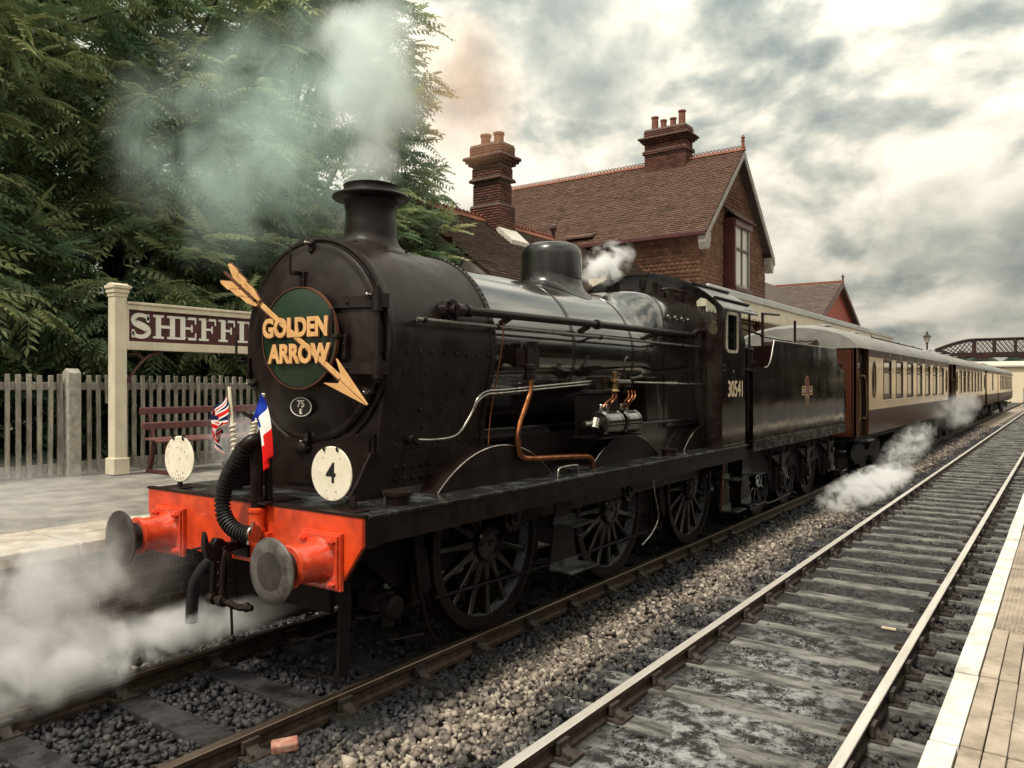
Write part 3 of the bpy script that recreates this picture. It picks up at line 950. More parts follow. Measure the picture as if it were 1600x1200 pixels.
# buffer beam
poly = [(-HW, ZP), (HW, ZP), (HW, 1.10), (1.04, .865), (-1.04, .865), (-HW, 1.10)]
b = MB()
b.prism(poly, 'y', 0, -.028)
beam = b.build('buffer_beam', 'beam_red', loco, smooth=0, bev=.003)
b = MB()
b.prism([(x * .998, z - .001) for x, z in poly], 'y', .001, .028)
for sx in (1, -1):
    b.box(sx * (HW - .006), sx * (HW - .03), .03, .12, 1.08, ZP - .025)
b.build('beam_backing', 'matt_black', loco, smooth=0)
b = MB()
b.box(-HW - .012, HW + .012, -.036, .02, ZP - .006, ZP + .010)
b.build('beam_top_angle', 'matt_black', loco, smooth=0, bev=.003)
BX, BZ = .868, .988
for sx in (1, -1):
    x = sx * BX
    b = MB()
    b.box(x - .185, x + .185, -.060, -.0285, BZ - .185, BZ + .185)
    b.box(x - .172, x + .172, -.078, -.0605, BZ - .172, BZ + .172)
    base = b.build('buffer', 'buffer_red', loco, smooth=0, bev=.006)
    b = MB()
    b.lathe([(.150, -.078), (.138, -.10), (.128, -.13), (.124, -.20), (.122, -.29), (.135, -.297), (.137, -.315), (.128, -.322), (.09, -.322)], (x, 0, BZ), 'y', 36)
    b.build('buffer_housing', 'buffer_red', base)
    for dx in (-.135, .135):
        for dz in (-.135, .135):
            b = MB()
            b.cyl((x + dx, -.078, BZ + dz), (x + dx, -.108, BZ + dz), .026, n=6)
            b.cyl((x + dx, -.108, BZ + dz), (x + dx, -.124, BZ + dz), .013, n=8)
            b.build('bolt', 'buffer_red', base)
    b = MB()
    b.lathe([(.098, -.315), (.098, -.345), (.088, -.347), (.085, -.42)], (x, 0, BZ), 'y', 28)
    b.build('buffer_shank', 'rubber', base)
    b = MB()
    b.lathe([(.085, -.405), (.15, -.415), (.196, -.426), (.203, -.434), (.2035, -.444), (.198, -.449)], (x, 0, BZ), 'y', 48, cap=False)
    b.lathe([(.198, -.449), (.15, -.456), (.118, -.4585)], (x, 0, BZ), 'y', 48, cap=False)
    b.lathe([(.118, -.4585), (.07, -.461), (.0, -.462)], (x, 0, BZ), 'y', 48, mi=1, cap=False)
    b.build('buffer_head', ['buffer_steel' if sx > 0 else 'buffer_grease', 'buffer_grease'], base)
# draw hook and screw coupling
b = MB()
hp = [(.0, -.03, .98), (.0, -.12, .985), (.0, -.17, .975)]
b.box(-.10, .10, -.052, -.03, .90, 1.06)
b.prism([(-.03, .955), (-.03, 1.005), (-.16, 1.015), (-.20, 1.05), (-.245, 1.06), (-.27, 1.03), (-.275, .995), (-.30, 1.03), (-.315, 1.085), (-.325, 1.12), (-.335, 1.06), (-.335, .99),
         (-.315, .935), (-.27, .90), (-.21, .90), (-.15, .945)], 'x', -.028, .028)
b.build('draw_hook', 'matt_black', loco, bev=.012)
b = MB()
for dx in (-.052, .052):
    b.tube(spline([(dx, -.19, .97), (dx, -.205, .93), (dx * 1.05, -.22, .80), (dx * 1.1, -.225, .68), (dx * 1.1, -.225, .63)], 4), .019, 8)
    b.cyl((dx * 1.0 - .025, -.225, .63), (dx * 1.0 + .03, -.225, .63), .040, n=14)
b.cyl((-.085, -.225, .63), (.10, -.225, .63), .024, n=12)
b.cyl((-.055, -.19, .975), (.055, -.19, .975), .022, n=10)
for dx in (.16, .22):
    b.tube([(dx * .6, -.225, .63), (dx, -.20, .60), (dx + .08, -.16, .605)], .021, 8)
b.ball((.24, -.16, .60), .034, 8, 6)
b.tube([(.12, -.20, .64), (.12, -.19, .40)], .010, 6)
b.ball((.12, -.19, .37), .025, 8, 6)
b.build('screw_coupling', 'matt_black', loco)
b = MB()
for k in range(9):
    p = Vector((-.17, -.10, .91 - .042 * k))
    ring = [(p.x + .011 * math.cos(t) * (k % 2), p.y + .011 * math.cos(t) * ((k + 1) % 2), p.z + .026 * math.sin(t)) for t in [i * pi / 4 for i in range(9)]]
    b.tube(ring, .0045, 5, cap=False)
b.build('safety_chain', 'matt_black', loco)
# vacuum standpipe and its ribbed hose
b = MB()
b.cyl((.235, -.075, 1.20), (.235, -.075, 1.70), .042, n=18)
b.lathe([(.055, 1.315), (.055, 1.335)], (.235, -.075, 0), 'z', 18)
b.box(.12, .36, -.10, -.03, 1.296, 1.312)
b.tube(spline([(.235, -.075, 1.66), (.235, -.085, 1.715), (.255, -.11, 1.735), (.235, -.14, 1.715), (.20, -.15, 1.685)], 5), .050, 12)
b.tube([(.25, -.07, 1.72), (.27, -.05, 1.80)], .03, 10)
b.build('vacuum_standpipe', 'matt_black', loco)
b = MB()
b.lathe([(.062, 1.10), (.066, 1.12), (.056, 1.14), (.056, 1.235), (.064, 1.24), (.064, 1.262), (.045, 1.27)], (.235, -.078, 0), 'z', 20)
b.box(.17, .34, -.07, -.03, 1.06, 1.10)
b.box(.29, .40, -.085, -.03, .985, 1.03)
b.build('hose_dummy', 'beam_red', beam)
path = spline([(.20, -.15, 1.69), (.145, -.165, 1.60), (.055, -.175, 1.48), (-.002, -.18, 1.335), (.010, -.18, 1.215), (.085, -.175, 1.135), (.19, -.165, 1.10), (.30, -.15, 1.105)], 14)
pts, rs = [], []
for i in range(len(path) - 1):
    for t, r_ in ((0, .047), (.3, .058), (.6, .058), (.85, .047)):
        if i % 3 == 0 or True:
            pts.append(path[i].lerp(path[i + 1], t))
rs = []
acc = 0
for i, p in enumerate(pts):
    if i:
        acc += (p - pts[i - 1]).length
    rs.append(.0505 + .0065 * (1 if math.sin(acc * 2 * pi / .029) > 0 else -1))
b = MB()
b.tube(pts, rs, 16)
b.build('vacuum_hose', 'rubber', loco, smooth=50)
b = MB()
b.lathe([(.058, -.012), (.062, 0), (.058, .012)], (0, 0, 0), 'x', 16)
b.v = [(x + .305, y - .15, z + 1.105) for x, y, z in b.v]
b.bar((.30, -.19, 1.04), (.33, -.17, 1.19), .02, .02)
b.build('hose_clip', 'steel', loco)
b = MB()
b.tube(spline([(-.12, -.02, .90), (-.26, -.07, .86), (-.36, -.10, .76), (-.44, -.11, .66), (-.48, -.11, .50), (-.49, -.11, .36)], 8), .045, 12)
b.tube([(-.345, -.095, .78), (-.375, -.10, .735)], .053, 12)
b.tube([(-.50, -.10, .89), (-.20, -.10, .965)], .012, 6)
b.build('steam_heat_hose', 'rubber', loco)

# smokebox: a drum whose wrapper runs down into the saddle
SBZ, SBR, SY0, SY1 = 2.44, .82, .64, 1.90
def half_profile(R_, zc):
    h = arc(0, zc, R_, 90, -14, 22)
    k = R_ / .82
    h += [(.775 * k, 2.14), (.742 * k, 2.02), (.712 * k, 1.88), (.692 * k, 1.70), (.690 * k, 1.50), (.712 * k, 1.37), (.745 * k, ZP)]
    return h
hp = half_profile(SBR, SBZ)
full = hp + [(-x, z) for x, z in hp[::-1] if x > 1e-6]
b = MB()
n = len(full)
rows = [SY0, SY1 - .06, SY1 - .058, SY1]
grow = [1, 1, 1.012, 1.012]
for y, g_ in zip(rows, grow):
    for x, z in full:
        b.v.append((x * g_, y, SBZ + (z - SBZ) * (g_ if z > 1.5 else 1)))
for j in range(3):
    for i in range(n - 1):
        b.f.append((j * n + i, j * n + i + 1, (j + 1) * n + i + 1, (j + 1) * n + i))
        b.m.append(0)
b.f += [tuple(range(n)), tuple(range(3 * n, 4 * n))]
b.m += [0, 0]
sbox = b.build('smokebox', 'smokebox_black', loco)
b = MB()
def side_x(z):
    pr = [(q[1], q[0]) for q in hp]
    for (z1, x1), (z0, x0) in zip(pr, pr[1:]):
        if z0 <= z <= z1:
            return x0 + (x1 - x0) * (z - z0) / max(1e-6, z1 - z0)
    return .7
for sx in (1, -1):
    for z in (2.36, 2.20, 2.06, 1.92, 1.79, 1.66):
        kk = 8 if z == 2.36 else 5
        for k in range(kk):
            y = SY0 + .17 + k * (SY1 - SY0 - .27) / (kk - 1) + (.04 if int(z * 100) % 2 else 0)
            rivet(b, (sx * (side_x(z) + .002), y, z), .0165, 'x', .8)
    for k in range(30):
        a = R(90 - 104 * k / 29)
        rivet(b, (sx * (SBR * 1.012) * math.cos(a), SY1 - .03, SBZ + SBR * 1.012 * math.sin(a)), .013)
    for k in range(10):
        z = 2.18 - k * .09
        rivet(b, (sx * side_x(z) * 1.012, SY1 - .03, z), .012)
    for r_ in range(2):
        for k in range(12):
            rivet(b, (sx * (side_x(1.62 - .07 * r_) + .002), SY0 + .10 + k * .10, 1.66 - .06 * r_), .012)
tag(b.build('rivets', 'smokebox_black', sbox), kind='stuff')
b = MB()
b.lathe([(SBR + .008, SY0 + .035), (SBR + .012, SY0 + .02), (SBR + .008, SY0 - .018), (.802, SY0 - .024), (.785, SY0 - .012), (.0, SY0 - .010)], (0, 0, SBZ), 'y', 72)
b.build('smokebox_front_ring', 'smokebox_black', sbox, smooth=30)
DR = .765
b = MB()
b.lathe([(DR, SY0 - .012), (DR + .003, SY0 - .036), (DR - .012, SY0 - .046), (.725, SY0 - .049), (.708, SY0 - .054), (.66, SY0 - .080), (.56, SY0 - .108), (.42, SY0 - .130), (.25, SY0 - .145), (.0, SY0 - .152)],
        (0, 0, SBZ), 'y', 72, cap=False)
door = b.build('smokebox_door', 'smokebox_black', loco)
def door_y(r):
    pr = [(.0, .152), (.25, .145), (.42, .130), (.56, .108), (.66, .080), (.708, .054), (.765, .046), (.83, .02)]
    for (r0, d0), (r1, d1) in zip(pr, pr[1:]):
        if r0 <= r <= r1:
            return SY0 - (d0 + (d1 - d0) * (r - r0) / (r1 - r0))
    return SY0
for zh in (2.72, 2.235):
    b = MB()
    pts = [(x, zh) for x in (.02, .15, .3, .45, .58, .66, .735)]
    vv = []
    for x, z in pts:
        y = door_y(math.hypot(x, z - SBZ))
        hgt = .042 if x < .7 else .05
        vv += [(x, y - .028, z - hgt), (x, y - .028, z + hgt), (x, y + .02, z + hgt), (x, y + .02, z - hgt)]
    ff = []
    for i in range(len(pts) - 1):
        for j in range(4):
            ff.append((i * 4 + j, i * 4 + (j + 1) % 4, (i + 1) * 4 + (j + 1) % 4, (i + 1) * 4 + j))
    ff += [(0, 1, 2, 3), (len(vv) - 4, len(vv) - 3, len(vv) - 2, len(vv) - 1)]
    b.add(vv, ff)
    b.cyl((.765, SY0 - .085, zh - .075), (.765, SY0 - .085, zh + .075), .036, n=16)
    b.cyl((.765, SY0 - .085, zh + .075), (.765, SY0 - .085, zh + .10), .020, n=12)
    b.box(.74, .81, SY0 - .085, SY0 - .01, zh - .05, zh + .05)
    for x in (.12, .33, .50):
        rivet(b, (x, door_y(math.hypot(x, zh - SBZ)) - .029, zh), .017, 'y')
    b.build('hinge_strap', 'smokebox_black', door, smooth=30)
b = MB()
b.cyl((.765, SY0 - .085, 2.13), (.765, SY0 - .085, 2.80), .017, n=12)
b.build('hinge_pin', 'smokebox_black', door)
for a in (88, 25, 63, 152, 205, 330, 268, 118):
    if a in (63, 118):
        continue
    r_ = .765 if a != 25 else .765
    x, z = r_ * math.cos(R(a)), SBZ + r_ * math.sin(R(a))
    b = MB()
    b.cyl((x, SY0 - .02, z), (x, SY0 - .085, z), .017, n=10)
    b.cyl((x, SY0 - .060, z), (x, SY0 - .082, z), .030, n=6)
    xi, zi = .70 * math.cos(R(a)), SBZ + .70 * math.sin(R(a))
    b.bar((x + (x - xi) * .4, SY0 - .055, z + (z - SBZ) * .03), (xi, SY0 - .066, zi), .045, .022)
    d_ = b.build('door_clamp', 'smokebox_black', door, bev=.004)
    b = MB()
    b.cyl((x, SY0 - .085, z), (x, SY0 - .118, z), .013, n=8)
    b.ball((x, SY0 - .118, z), .015, 8, 5)
    b.build('clamp_stud', 'steel', d_)
# lamp irons on the door
for x, z in ((-.005, 3.0), (.47, 2.50), (-.80, 2.36)):
    b = MB()
    y = door_y(min(.82, math.hypot(x, z - SBZ))) if x > -.7 else SY0 - .02
    b.box(x - .045, x - .022, y - .11, y - .098, z - .02, z + .17)
    b.box(x - .045, x + .03, y - .108, y - .02, z - .045, z - .02)
    b.box(x + .01, x + .05, y - .045, y + .02, z - .20, z - .02)
    for k in range(2):
        rivet(b, (x + .03, y - .047, z - .09 - k * .08), .012, 'y')
    b.build('lamp_iron', 'smokebox_black', door, smooth=30, bev=.003)
# shed plate
b = MB()
ov = [(.012 + .128 * math.cos(t), 1.945 + .076 * math.sin(t)) for t in [i * 2 * pi / 40 for i in range(40)]]
b.prism(ov, 'y', SY0 - .150, SY0 - .09)
plate = b.build('shed_plate', 'print_black', door)
b = MB()
for i in range(40):
    t0, t1 = i * 2 * pi / 40, (i + 1) * 2 * pi / 40
    q = [(.012 + r_ * math.cos(t), 1.945 + r_ * .59 * math.sin(t)) for r_, t in ((.123, t0), (.123, t1), (.116, t1), (.116, t0))]
    b.prism(q, 'y', SY0 - .153, SY0 - .148)
b.build('plate_rim', 'white_letter', plate, smooth=0)
text_mesh('plate_code', '75', .076, 'white_letter', plate, face_my(.012, SY0 - .152, 1.966), .002, .0012, 1.15)
text_mesh('plate_code', 'E', .054, 'white_letter', plate, face_my(.012, SY0 - .152, 1.909), .002, .0012, 1.15)
# lower front of the saddle: plates, lids, step
b = MB()
b.box(-.62, .66, SY0 - .016, SY0 + .01, ZP + .002, 1.75)
b.box(-.30, .62, SY0 - .030, SY0 - .0165, ZP + .05, 1.70)
for k in range(9):
    rivet(b, (-.55 + k * .15, SY0 - .020, 1.735), .014, 'y')
for k in range(14):
    rivet(b, (-.55 + k * .088, SY0 - .05, ZP + .012), .012, 'z')
b.box(-.64, .68, SY0 - .085, SY0 - .012, ZP + .001, ZP + .012)
b.ball((-.10, SY0 - .045, 1.62), .085, 14, 8, (1, .45, .62))
b.build('saddle_front_plate', 'matt_black', loco, smooth=30)
for x in (.10, .62):
    b = MB()
    b.tube(spline([(x, SY0 - .03, 1.42), (x, SY0 - .07, 1.43), (x, SY0 - .075, 1.50), (x, SY0 - .07, 1.585), (x, SY0 - .03, 1.60)], 5), .009, 6)
    b.build('grab_handle', 'matt_black', loco)
b = MB()
for sx in (1,):
    b.lathe([(.085, ZP), (.085, ZP + .06), (.098, ZP + .062), (.098, ZP + .085), (.06, ZP + .09), (.0, ZP + .09)], (1.02, .50, 0), 'z', 24)
b.build('sandbox_filler', 'matt_black', loco)
MB().lathe([(.085, ZP), (.085, ZP + .06), (.095, ZP + .062), (.095, ZP + .08), (.0, ZP + .085)], (1.04, 4.98, 0), 'z', 20).build('sandbox_filler', 'matt_black', loco)
for sx in (-.46, 1.00, .40, -1.0):
    b = MB()
    if abs(sx) < .5:
        continue
    b.box(sx * .99 - .10, sx * .99 + .10, .02, .16, ZP + .001, ZP + .010)
    b.box(sx * .99 - .025, sx * .99 + .025, .10, .115, ZP + .01, ZP + .10)
    b.build('lamp_bracket', 'matt_black', loco, smooth=0)
b = MB()
b.box(.10, .30, .03, .25, ZP + .001, ZP + .012)
b.prism([(.06, ZP + .01), (.30, ZP + .01), (.30, ZP + .14), (.26, ZP + .15)], 'x', -.46, -.44)
b.build('footplate_bracket', 'matt_black', loco, smooth=0)
# left hand lamp iron arm that shows beside the flag
b = MB()
b.box(.15, .28, -.06, -.02, 1.84, 1.90)
b.prism([(-.055, 1.925), (.14, 1.90), (.28, 1.90), (.28, 1.86), (.16, 1.845)], 'y', -.02, .0)
b.build('hose_bracket', 'matt_black', loco, smooth=0)
b = MB()
b.bar((.27, -.02, 1.86), (.27, .0, 1.30), .05, .03)
b.build('hose_support', 'matt_black', loco, smooth=0)

# chimney
CHY = 1.24
b = MB()
nn = 48
prof = [(.222, 3.30), (.222, 3.42), (.214, 3.50), (.213, 3.56), (.222, 3.62), (.240, 3.65), (.312, 3.672), (.322, 3.682), (.322, 3.694), (.312, 3.702), (.235, 3.712), (.228, 3.725), (.226, 3.775),
        (.232, 3.784), (.218, 3.79), (.185, 3.785), (.18, 3.60), (.0, 3.55)]
b.lathe(prof, (0, CHY, 0), 'z', nn, cap=False)
# flared skirt that follows the drum
o_ = len(b.v)
for i, (rr, lift) in enumerate(((.222, .11), (.226, .075), (.242, .045), (.275, .022), (.330, .008), (.338, .001))):
    for j in range(nn):
        t = 2 * pi * j / nn
        x, y = rr * math.cos(t), rr * math.sin(t)
        zs = SBZ + math.sqrt(max(.01, (SBR + .001) ** 2 - x * x))
        zt = 3.335 if i == 0 else zs + lift
        b.v.append((x, CHY + y, max(zs + lift, zt) if i == 0 else zs + lift))
for i in range(5):
    for j in range(nn):
        j2 = (j + 1) % nn
        b.f.append((o_ + i * nn + j, o_ + i * nn + j2, o_ + (i + 1) * nn + j2, o_ + (i + 1) * nn + j))
        b.m.append(0)
for k in range(8):
    t = R(22.5 + 45 * k)
    x, y = .315 * math.cos(t), .315 * math.sin(t)
    b.ball((x, CHY + y, SBZ + math.sqrt(SBR ** 2 - x * x) + .014), .016, 6, 4)
b.build('chimney', 'smokebox_black', loco, smooth=40)

# boiler barrel, bands, dome
BR = .770
b = MB()
b.lathe([(BR, SY1 - .01), (BR, 4.86)], (0, 0, SBZ), 'y', 96, cap=False)
boiler = b.build('boiler_barrel', 'boiler_black', loco)
for y in (1.935, 3.30, 4.60):
    b = MB()
    b.lathe([(BR, y - .028), (BR + .005, y - .026), (BR + .005, y + .026), (BR, y + .028)], (0, 0, SBZ), 'y', 96, cap=False)
    b.build('boiler_band', 'paint_black', boiler)
DY = 4.08
b = MB()
prof = [(.0, 3.722), (.14, 3.720), (.24, 3.708), (.30, 3.682), (.335, 3.635), (.345, 3.575), (.345, 3.30)]
b.lathe(prof, (0, DY, 0), 'z', 64, cap=False)
o_ = len(b.v)
nn = 64
for i, (rr, lift) in enumerate(((.345, .16), (.350, .11), (.365, .065), (.395, .03), (.44, .010), (.462, .003))):
    for j in range(nn):
        t = 2 * pi * j / nn
        x, y = rr * math.cos(t), rr * math.sin(t)
        zs = SBZ + math.sqrt(max(.01, (BR + .001) ** 2 - x * x))
        b.v.append((x, DY + y, zs + lift))
for i in range(5):
    for j in range(nn):
        j2 = (j + 1) % nn
        b.f.append((o_ + i * nn + j, o_ + i * nn + j2, o_ + (i + 1) * nn + j2, o_ + (i + 1) * nn + j))
        b.m.append(0)
b.build('dome', 'dome_black', loco, smooth=50)

# firebox with square shoulders, lofted out of the barrel
def fb_profile(n, blend):
    out = []
    for i in range(n + 1):
        a = R(-62 + 304 * i / n)
        ca, sa = math.cos(a), math.sin(a)
        cx_, cz_ = BR * ca, BR * sa
        e = 4.2
        r_ = (abs(ca / .83) ** e + abs(sa / .835) ** e) ** (-1 / e)
        sx_, sz_ = r_ * ca, r_ * sa
        if sa < 0:
            sz_ = sa * .95
            sx_ = math.copysign(.82, ca) if abs(ca) > .1 else ca * 3
        out.append((cx_ + (sx_ - cx_) * blend, SBZ + cz_ + (sz_ - cz_) * blend))
    return out
b = MB()
NP = 72
rows = [(4.84, 0), (4.92, .05), (5.0, .22), (5.07, .5), (5.14, .78), (5.21, .95), (5.28, 1), (5.30, 1), (6.30, 1)]
for y, bl in rows:
    for x, z in fb_profile(NP, bl):
        b.v.append((x, y, z))
for j in range(len(rows) - 1):
    for i in range(NP):
        a = j * (NP + 1) + i
        b.f.append((a, a + 1, a + NP + 2, a + NP + 1))
        b.m.append(0)
firebox = b.build('firebox', 'boiler_black', loco, smooth=60)
b = MB()
pf = [(x * 1.006, SBZ + (z - SBZ) * 1.006) for x, z in fb_profile(NP, 1)]
for y in (5.30, 5.355):
    b.v += [(x, y, z) for x, z in pf]
b.f += [(i, i + 1, i + NP + 2, i + NP + 1) for i in range(NP)]
b.m += [0] * NP
b.build('firebox_band', 'paint_black', firebox)
b = MB()
for k in range(4):
    b.lathe([(.028, 0), (.028, .014), (.018, .018), (.0, .018)], (0, 0, 0), 'x', 12)
    b.v[-48:] = [(x + .826, y + 5.42 + k * .21, z + 2.94) for x, y, z in b.v[-48:]]
b.build('washout_plug', 'steel', firebox)
b = MB()
b.box(-.82, .86, 5.30, 6.24, 1.60, 1.66)
b.box(.835, .90, 4.45, 6.24, 1.66, 1.69)
b.prism([(4.42, ZP), (6.24, ZP), (6.24, 1.66), (4.42, 1.66)], 'x', .79, .81)
b.box(-.80, .80, 4.9, 6.24, ZP, 2.2)
b.build('firebox_base', 'paint_black', loco, smooth=0, bev=.006)
b = MB()
b.box(-.12, .12, 5.36, 5.74, 3.24, 3.295)
for y in (5.46, 5.64):
    b.lathe([(.07, 3.295), (.07, 3.33), (.052, 3.34), (.052, 3.42), (.06, 3.43), (.06, 3.45), (.035, 3.46), (.028, 3.52), (.012, 3.53), (.012, 3.57), (.0, 3.57)], (0, y, 0), 'z', 18)
b.build('safety_valve', 'matt_black', loco, smooth=30)
b = MB()
b.box(-.30, .50, 6.02, 6.10, 3.24, 3.32)
b.cyl((.18, 6.06, 3.3), (.18, 6.06, 3.52), .028, n=10)
b.cyl((.18, 6.06, 3.40), (.18, 6.06, 3.50), .045, n=12)
b.cyl((.42, 6.06, 3.3), (.42, 6.06, 3.40), .035, n=10)
b.tube(spline([(.42, 6.06, 3.36), (.55, 6.1, 3.37), (.68, 6.2, 3.33)], 5), .018, 8)
b.cyl((-.2, 6.06, 3.3), (-.2, 6.06, 3.44), .03, n=10)
b.build('steam_manifold', 'matt_black', loco, smooth=30)
# plumbing in the gap under the barrel
b = MB()
b.box(-.58, .58, 2.6, 4.8, ZP, 1.62)
b.box(-.4, .55, 1.9, 2.6, ZP, 1.46)
b.cyl((.42, 2.2, 1.62), (.42, 3.3, 1.62), .06, n=10)
b.cyl((.55, 2.7, 1.46), (.55, 2.7, 1.60), .05, n=10)
b.build('motion_between_frames', 'frame_black', loco, smooth=30)

# cab
CABY0, CABY1 = 6.26, 7.14
CH = [(-1.2, ZP), (1.2, ZP), (1.2, 3.10)] + [(x, z) for x, z in arc(0, 1.93, 1.685, 44.6, 135.4, 24)] + [(-1.2, 3.10)]
win = [(.845, 3.20), (.90, 3.245), (.98, 3.225), (1.10, 3.12), (1.135, 3.03), (1.135, 2.80), (1.11, 2.76), (1.05, 2.765), (.99, 2.84), (.92, 2.98), (.86, 3.09)]
cab = MB()
holed(cab, CH, [win, [(-x, z) for x, z in win[::-1]]], 'y', CABY0, CABY0 + .02)
side = [(CABY0 + .02, ZP), (CABY1, ZP), (CABY1, 2.72), (CABY1 - .10, 2.80), (CABY1 - .16, 3.0), (CABY1 - .16, 3.13), (CABY0 + .02, 3.13)]
wy0, wy1, wz0, wz1 = 6.42, 6.79, 2.56, 3.03
hole = rrect(wy0, wy1, wz0, wz1, .05)
for sx in (1, -1):
    holed(cab, side, [hole], 'x', sx * 1.18, sx * 1.2)
cab_o = cab.build('cab', 'paint_black', loco, smooth=20)
b = MB()
holed(b, rrect(wy0 - .035, wy1 + .035, wz0 - .035, wz1 + .035, .08), [rrect(wy0 + .004, wy1 - .004, wz0 + .004, wz1 - .004, .046)], 'x', 1.201, 1.216)
b.build('window_frame', 'coping', cab_o, smooth=20)
b = MB()
b.box(1.188, 1.192, wy0, wy1, wz0, wz1)
b.build('window_glass', 'cab_glass', cab_o, smooth=0)
b = MB()
b.box(.84, 1.14, CABY0 + .008, CABY0 + .012, 2.75, 3.25)
b.build('spectacle_glass', 'cab_glass', cab_o, smooth=0)
b = MB()
o_ = []
ra = arc(0, 1.93, 1.70, 43.6, 136.4, 28)
for y in (CABY0 - .05, 7.62):
    b.v += [(x, y, z) for x, z in ra]
    b.v += [(x * .985, y, 1.93 + (z - 1.93) * .985) for x, z in ra]
m_ = len(ra)
for i in range(m_ - 1):
    b.f += [(i, i + 1, 2 * m_ + i + 1, 2 * m_ + i), (m_ + i, m_ + i + 1, 3 * m_ + i + 1, 3 * m_ + i), (i, i + 1, m_ + i + 1, m_ + i), (2 * m_ + i, 2 * m_ + i + 1, 3 * m_ + i + 1, 3 * m_ + i)]
b.f += [(0, m_, 3 * m_, 2 * m_), (m_ - 1, 2 * m_ - 1, 4 * m_ - 1, 3 * m_ - 1)]
b.m = [0] * len(b.f)
roof = b.build('cab_roof', 'paint_black', loco, smooth=30)
b = MB()
a_ = R(62)
b.bar((1.705 * math.cos(a_), CABY0, 1.94 + 1.705 * math.sin(a_)), (1.705 * math.cos(a_), 7.6, 1.94 + 1.705 * math.sin(a_)), .03, .02)
a_ = R(50)
b.bar((1.705 * math.cos(a_), CABY0, 1.94 + 1.705 * math.sin(a_)), (1.705 * math.cos(a_), 7.6, 1.94 + 1.705 * math.sin(a_)), .025, .02)
b.build('rain_strip', 'matt_black', roof, smooth=0)
b = MB()
for k in range(6):
    rivet(b, (1.203, 6.34 + k * .115, 3.09), .018)
for k in range(22):
    rivet(b, (1.202, 6.30 + k * .037, ZP + .03), .008)
for dy in (0, .06):
    for dz in (0, .06):
        rivet(b, (1.202, 6.31 + dy, 2.30 + dz), .009)
rivet(b, (1.203, 6.68, 2.28), .02)
tag(b.build('rivets', 'steel', cab_o), kind='stuff')
b = MB()
b.box(-1.1, 1.1, CABY0 + .03, CABY0 + .20, ZP, 2.75)
b.box(-1.17, 1.17, CABY0 + .2, CABY1 + .5, 1.26, 1.285)
b.box(-1.18, -.9, CABY0 + .2, CABY1, ZP, 2.0)
b.build('cab_backhead', 'frame_black', loco, smooth=0)
text_mesh('cab_number', '30541', .30, 'cream_letter', cab_o, face_px(1.2015, 6.765, 2.045), .0008, .004, .82)
for y, z0, z1 in ((CABY1 + .03, 1.45, 2.62), (7.33, 1.45, 2.62), (7.40, 2.62, 3.16)):
    b = MB()
    b.cyl((1.17, y, z0), (1.17, y, z1), .016, n=10)
    b.build('cab_handrail', 'matt_black', loco)
b = MB()
b.box(1.05, 1.2, 7.16, 7.68, 2.30, 2.34)
b.box(1.05, 1.2, 7.30, 7.62, 2.42, 2.45)
b.box(1.12, 1.2, 7.1, 7.66, 3.10, 3.14)
b.build('fall_plate', 'paint_black', loco, smooth=0)

# splashers
for y0, y1, zt, xo in ((1.02, 2.62, 1.605, .925), (3.36, 4.92, 1.575, .925), (5.66, 7.1, 1.585, .925)):
    c_ = (y0 + y1) / 2
    hgt, hw_ = zt - ZP, (y1 - y0) / 2
    rr = (hw_ ** 2 + hgt ** 2) / (2 * hgt)
    an = math.degrees(math.asin(hw_ / rr))
    pr = [(c_ + rr * math.sin(R(t)), zt - rr + rr * math.cos(R(t))) for t in np.linspace(-an, an, 28)]
    MB().prism(pr, 'x', -.56, -xo).build('splasher', 'matt_black', loco, smooth=20)
    sp = MB().prism(pr, 'x', .56, xo).build('splasher', 'matt_black', loco, smooth=20)
    b = MB()
    b.tube([(xo + .002, y, z + .002) for y, z in pr], .007, 6)
    b.build('splasher_beading', 'steel' if y0 < 5 else 'steel', sp)
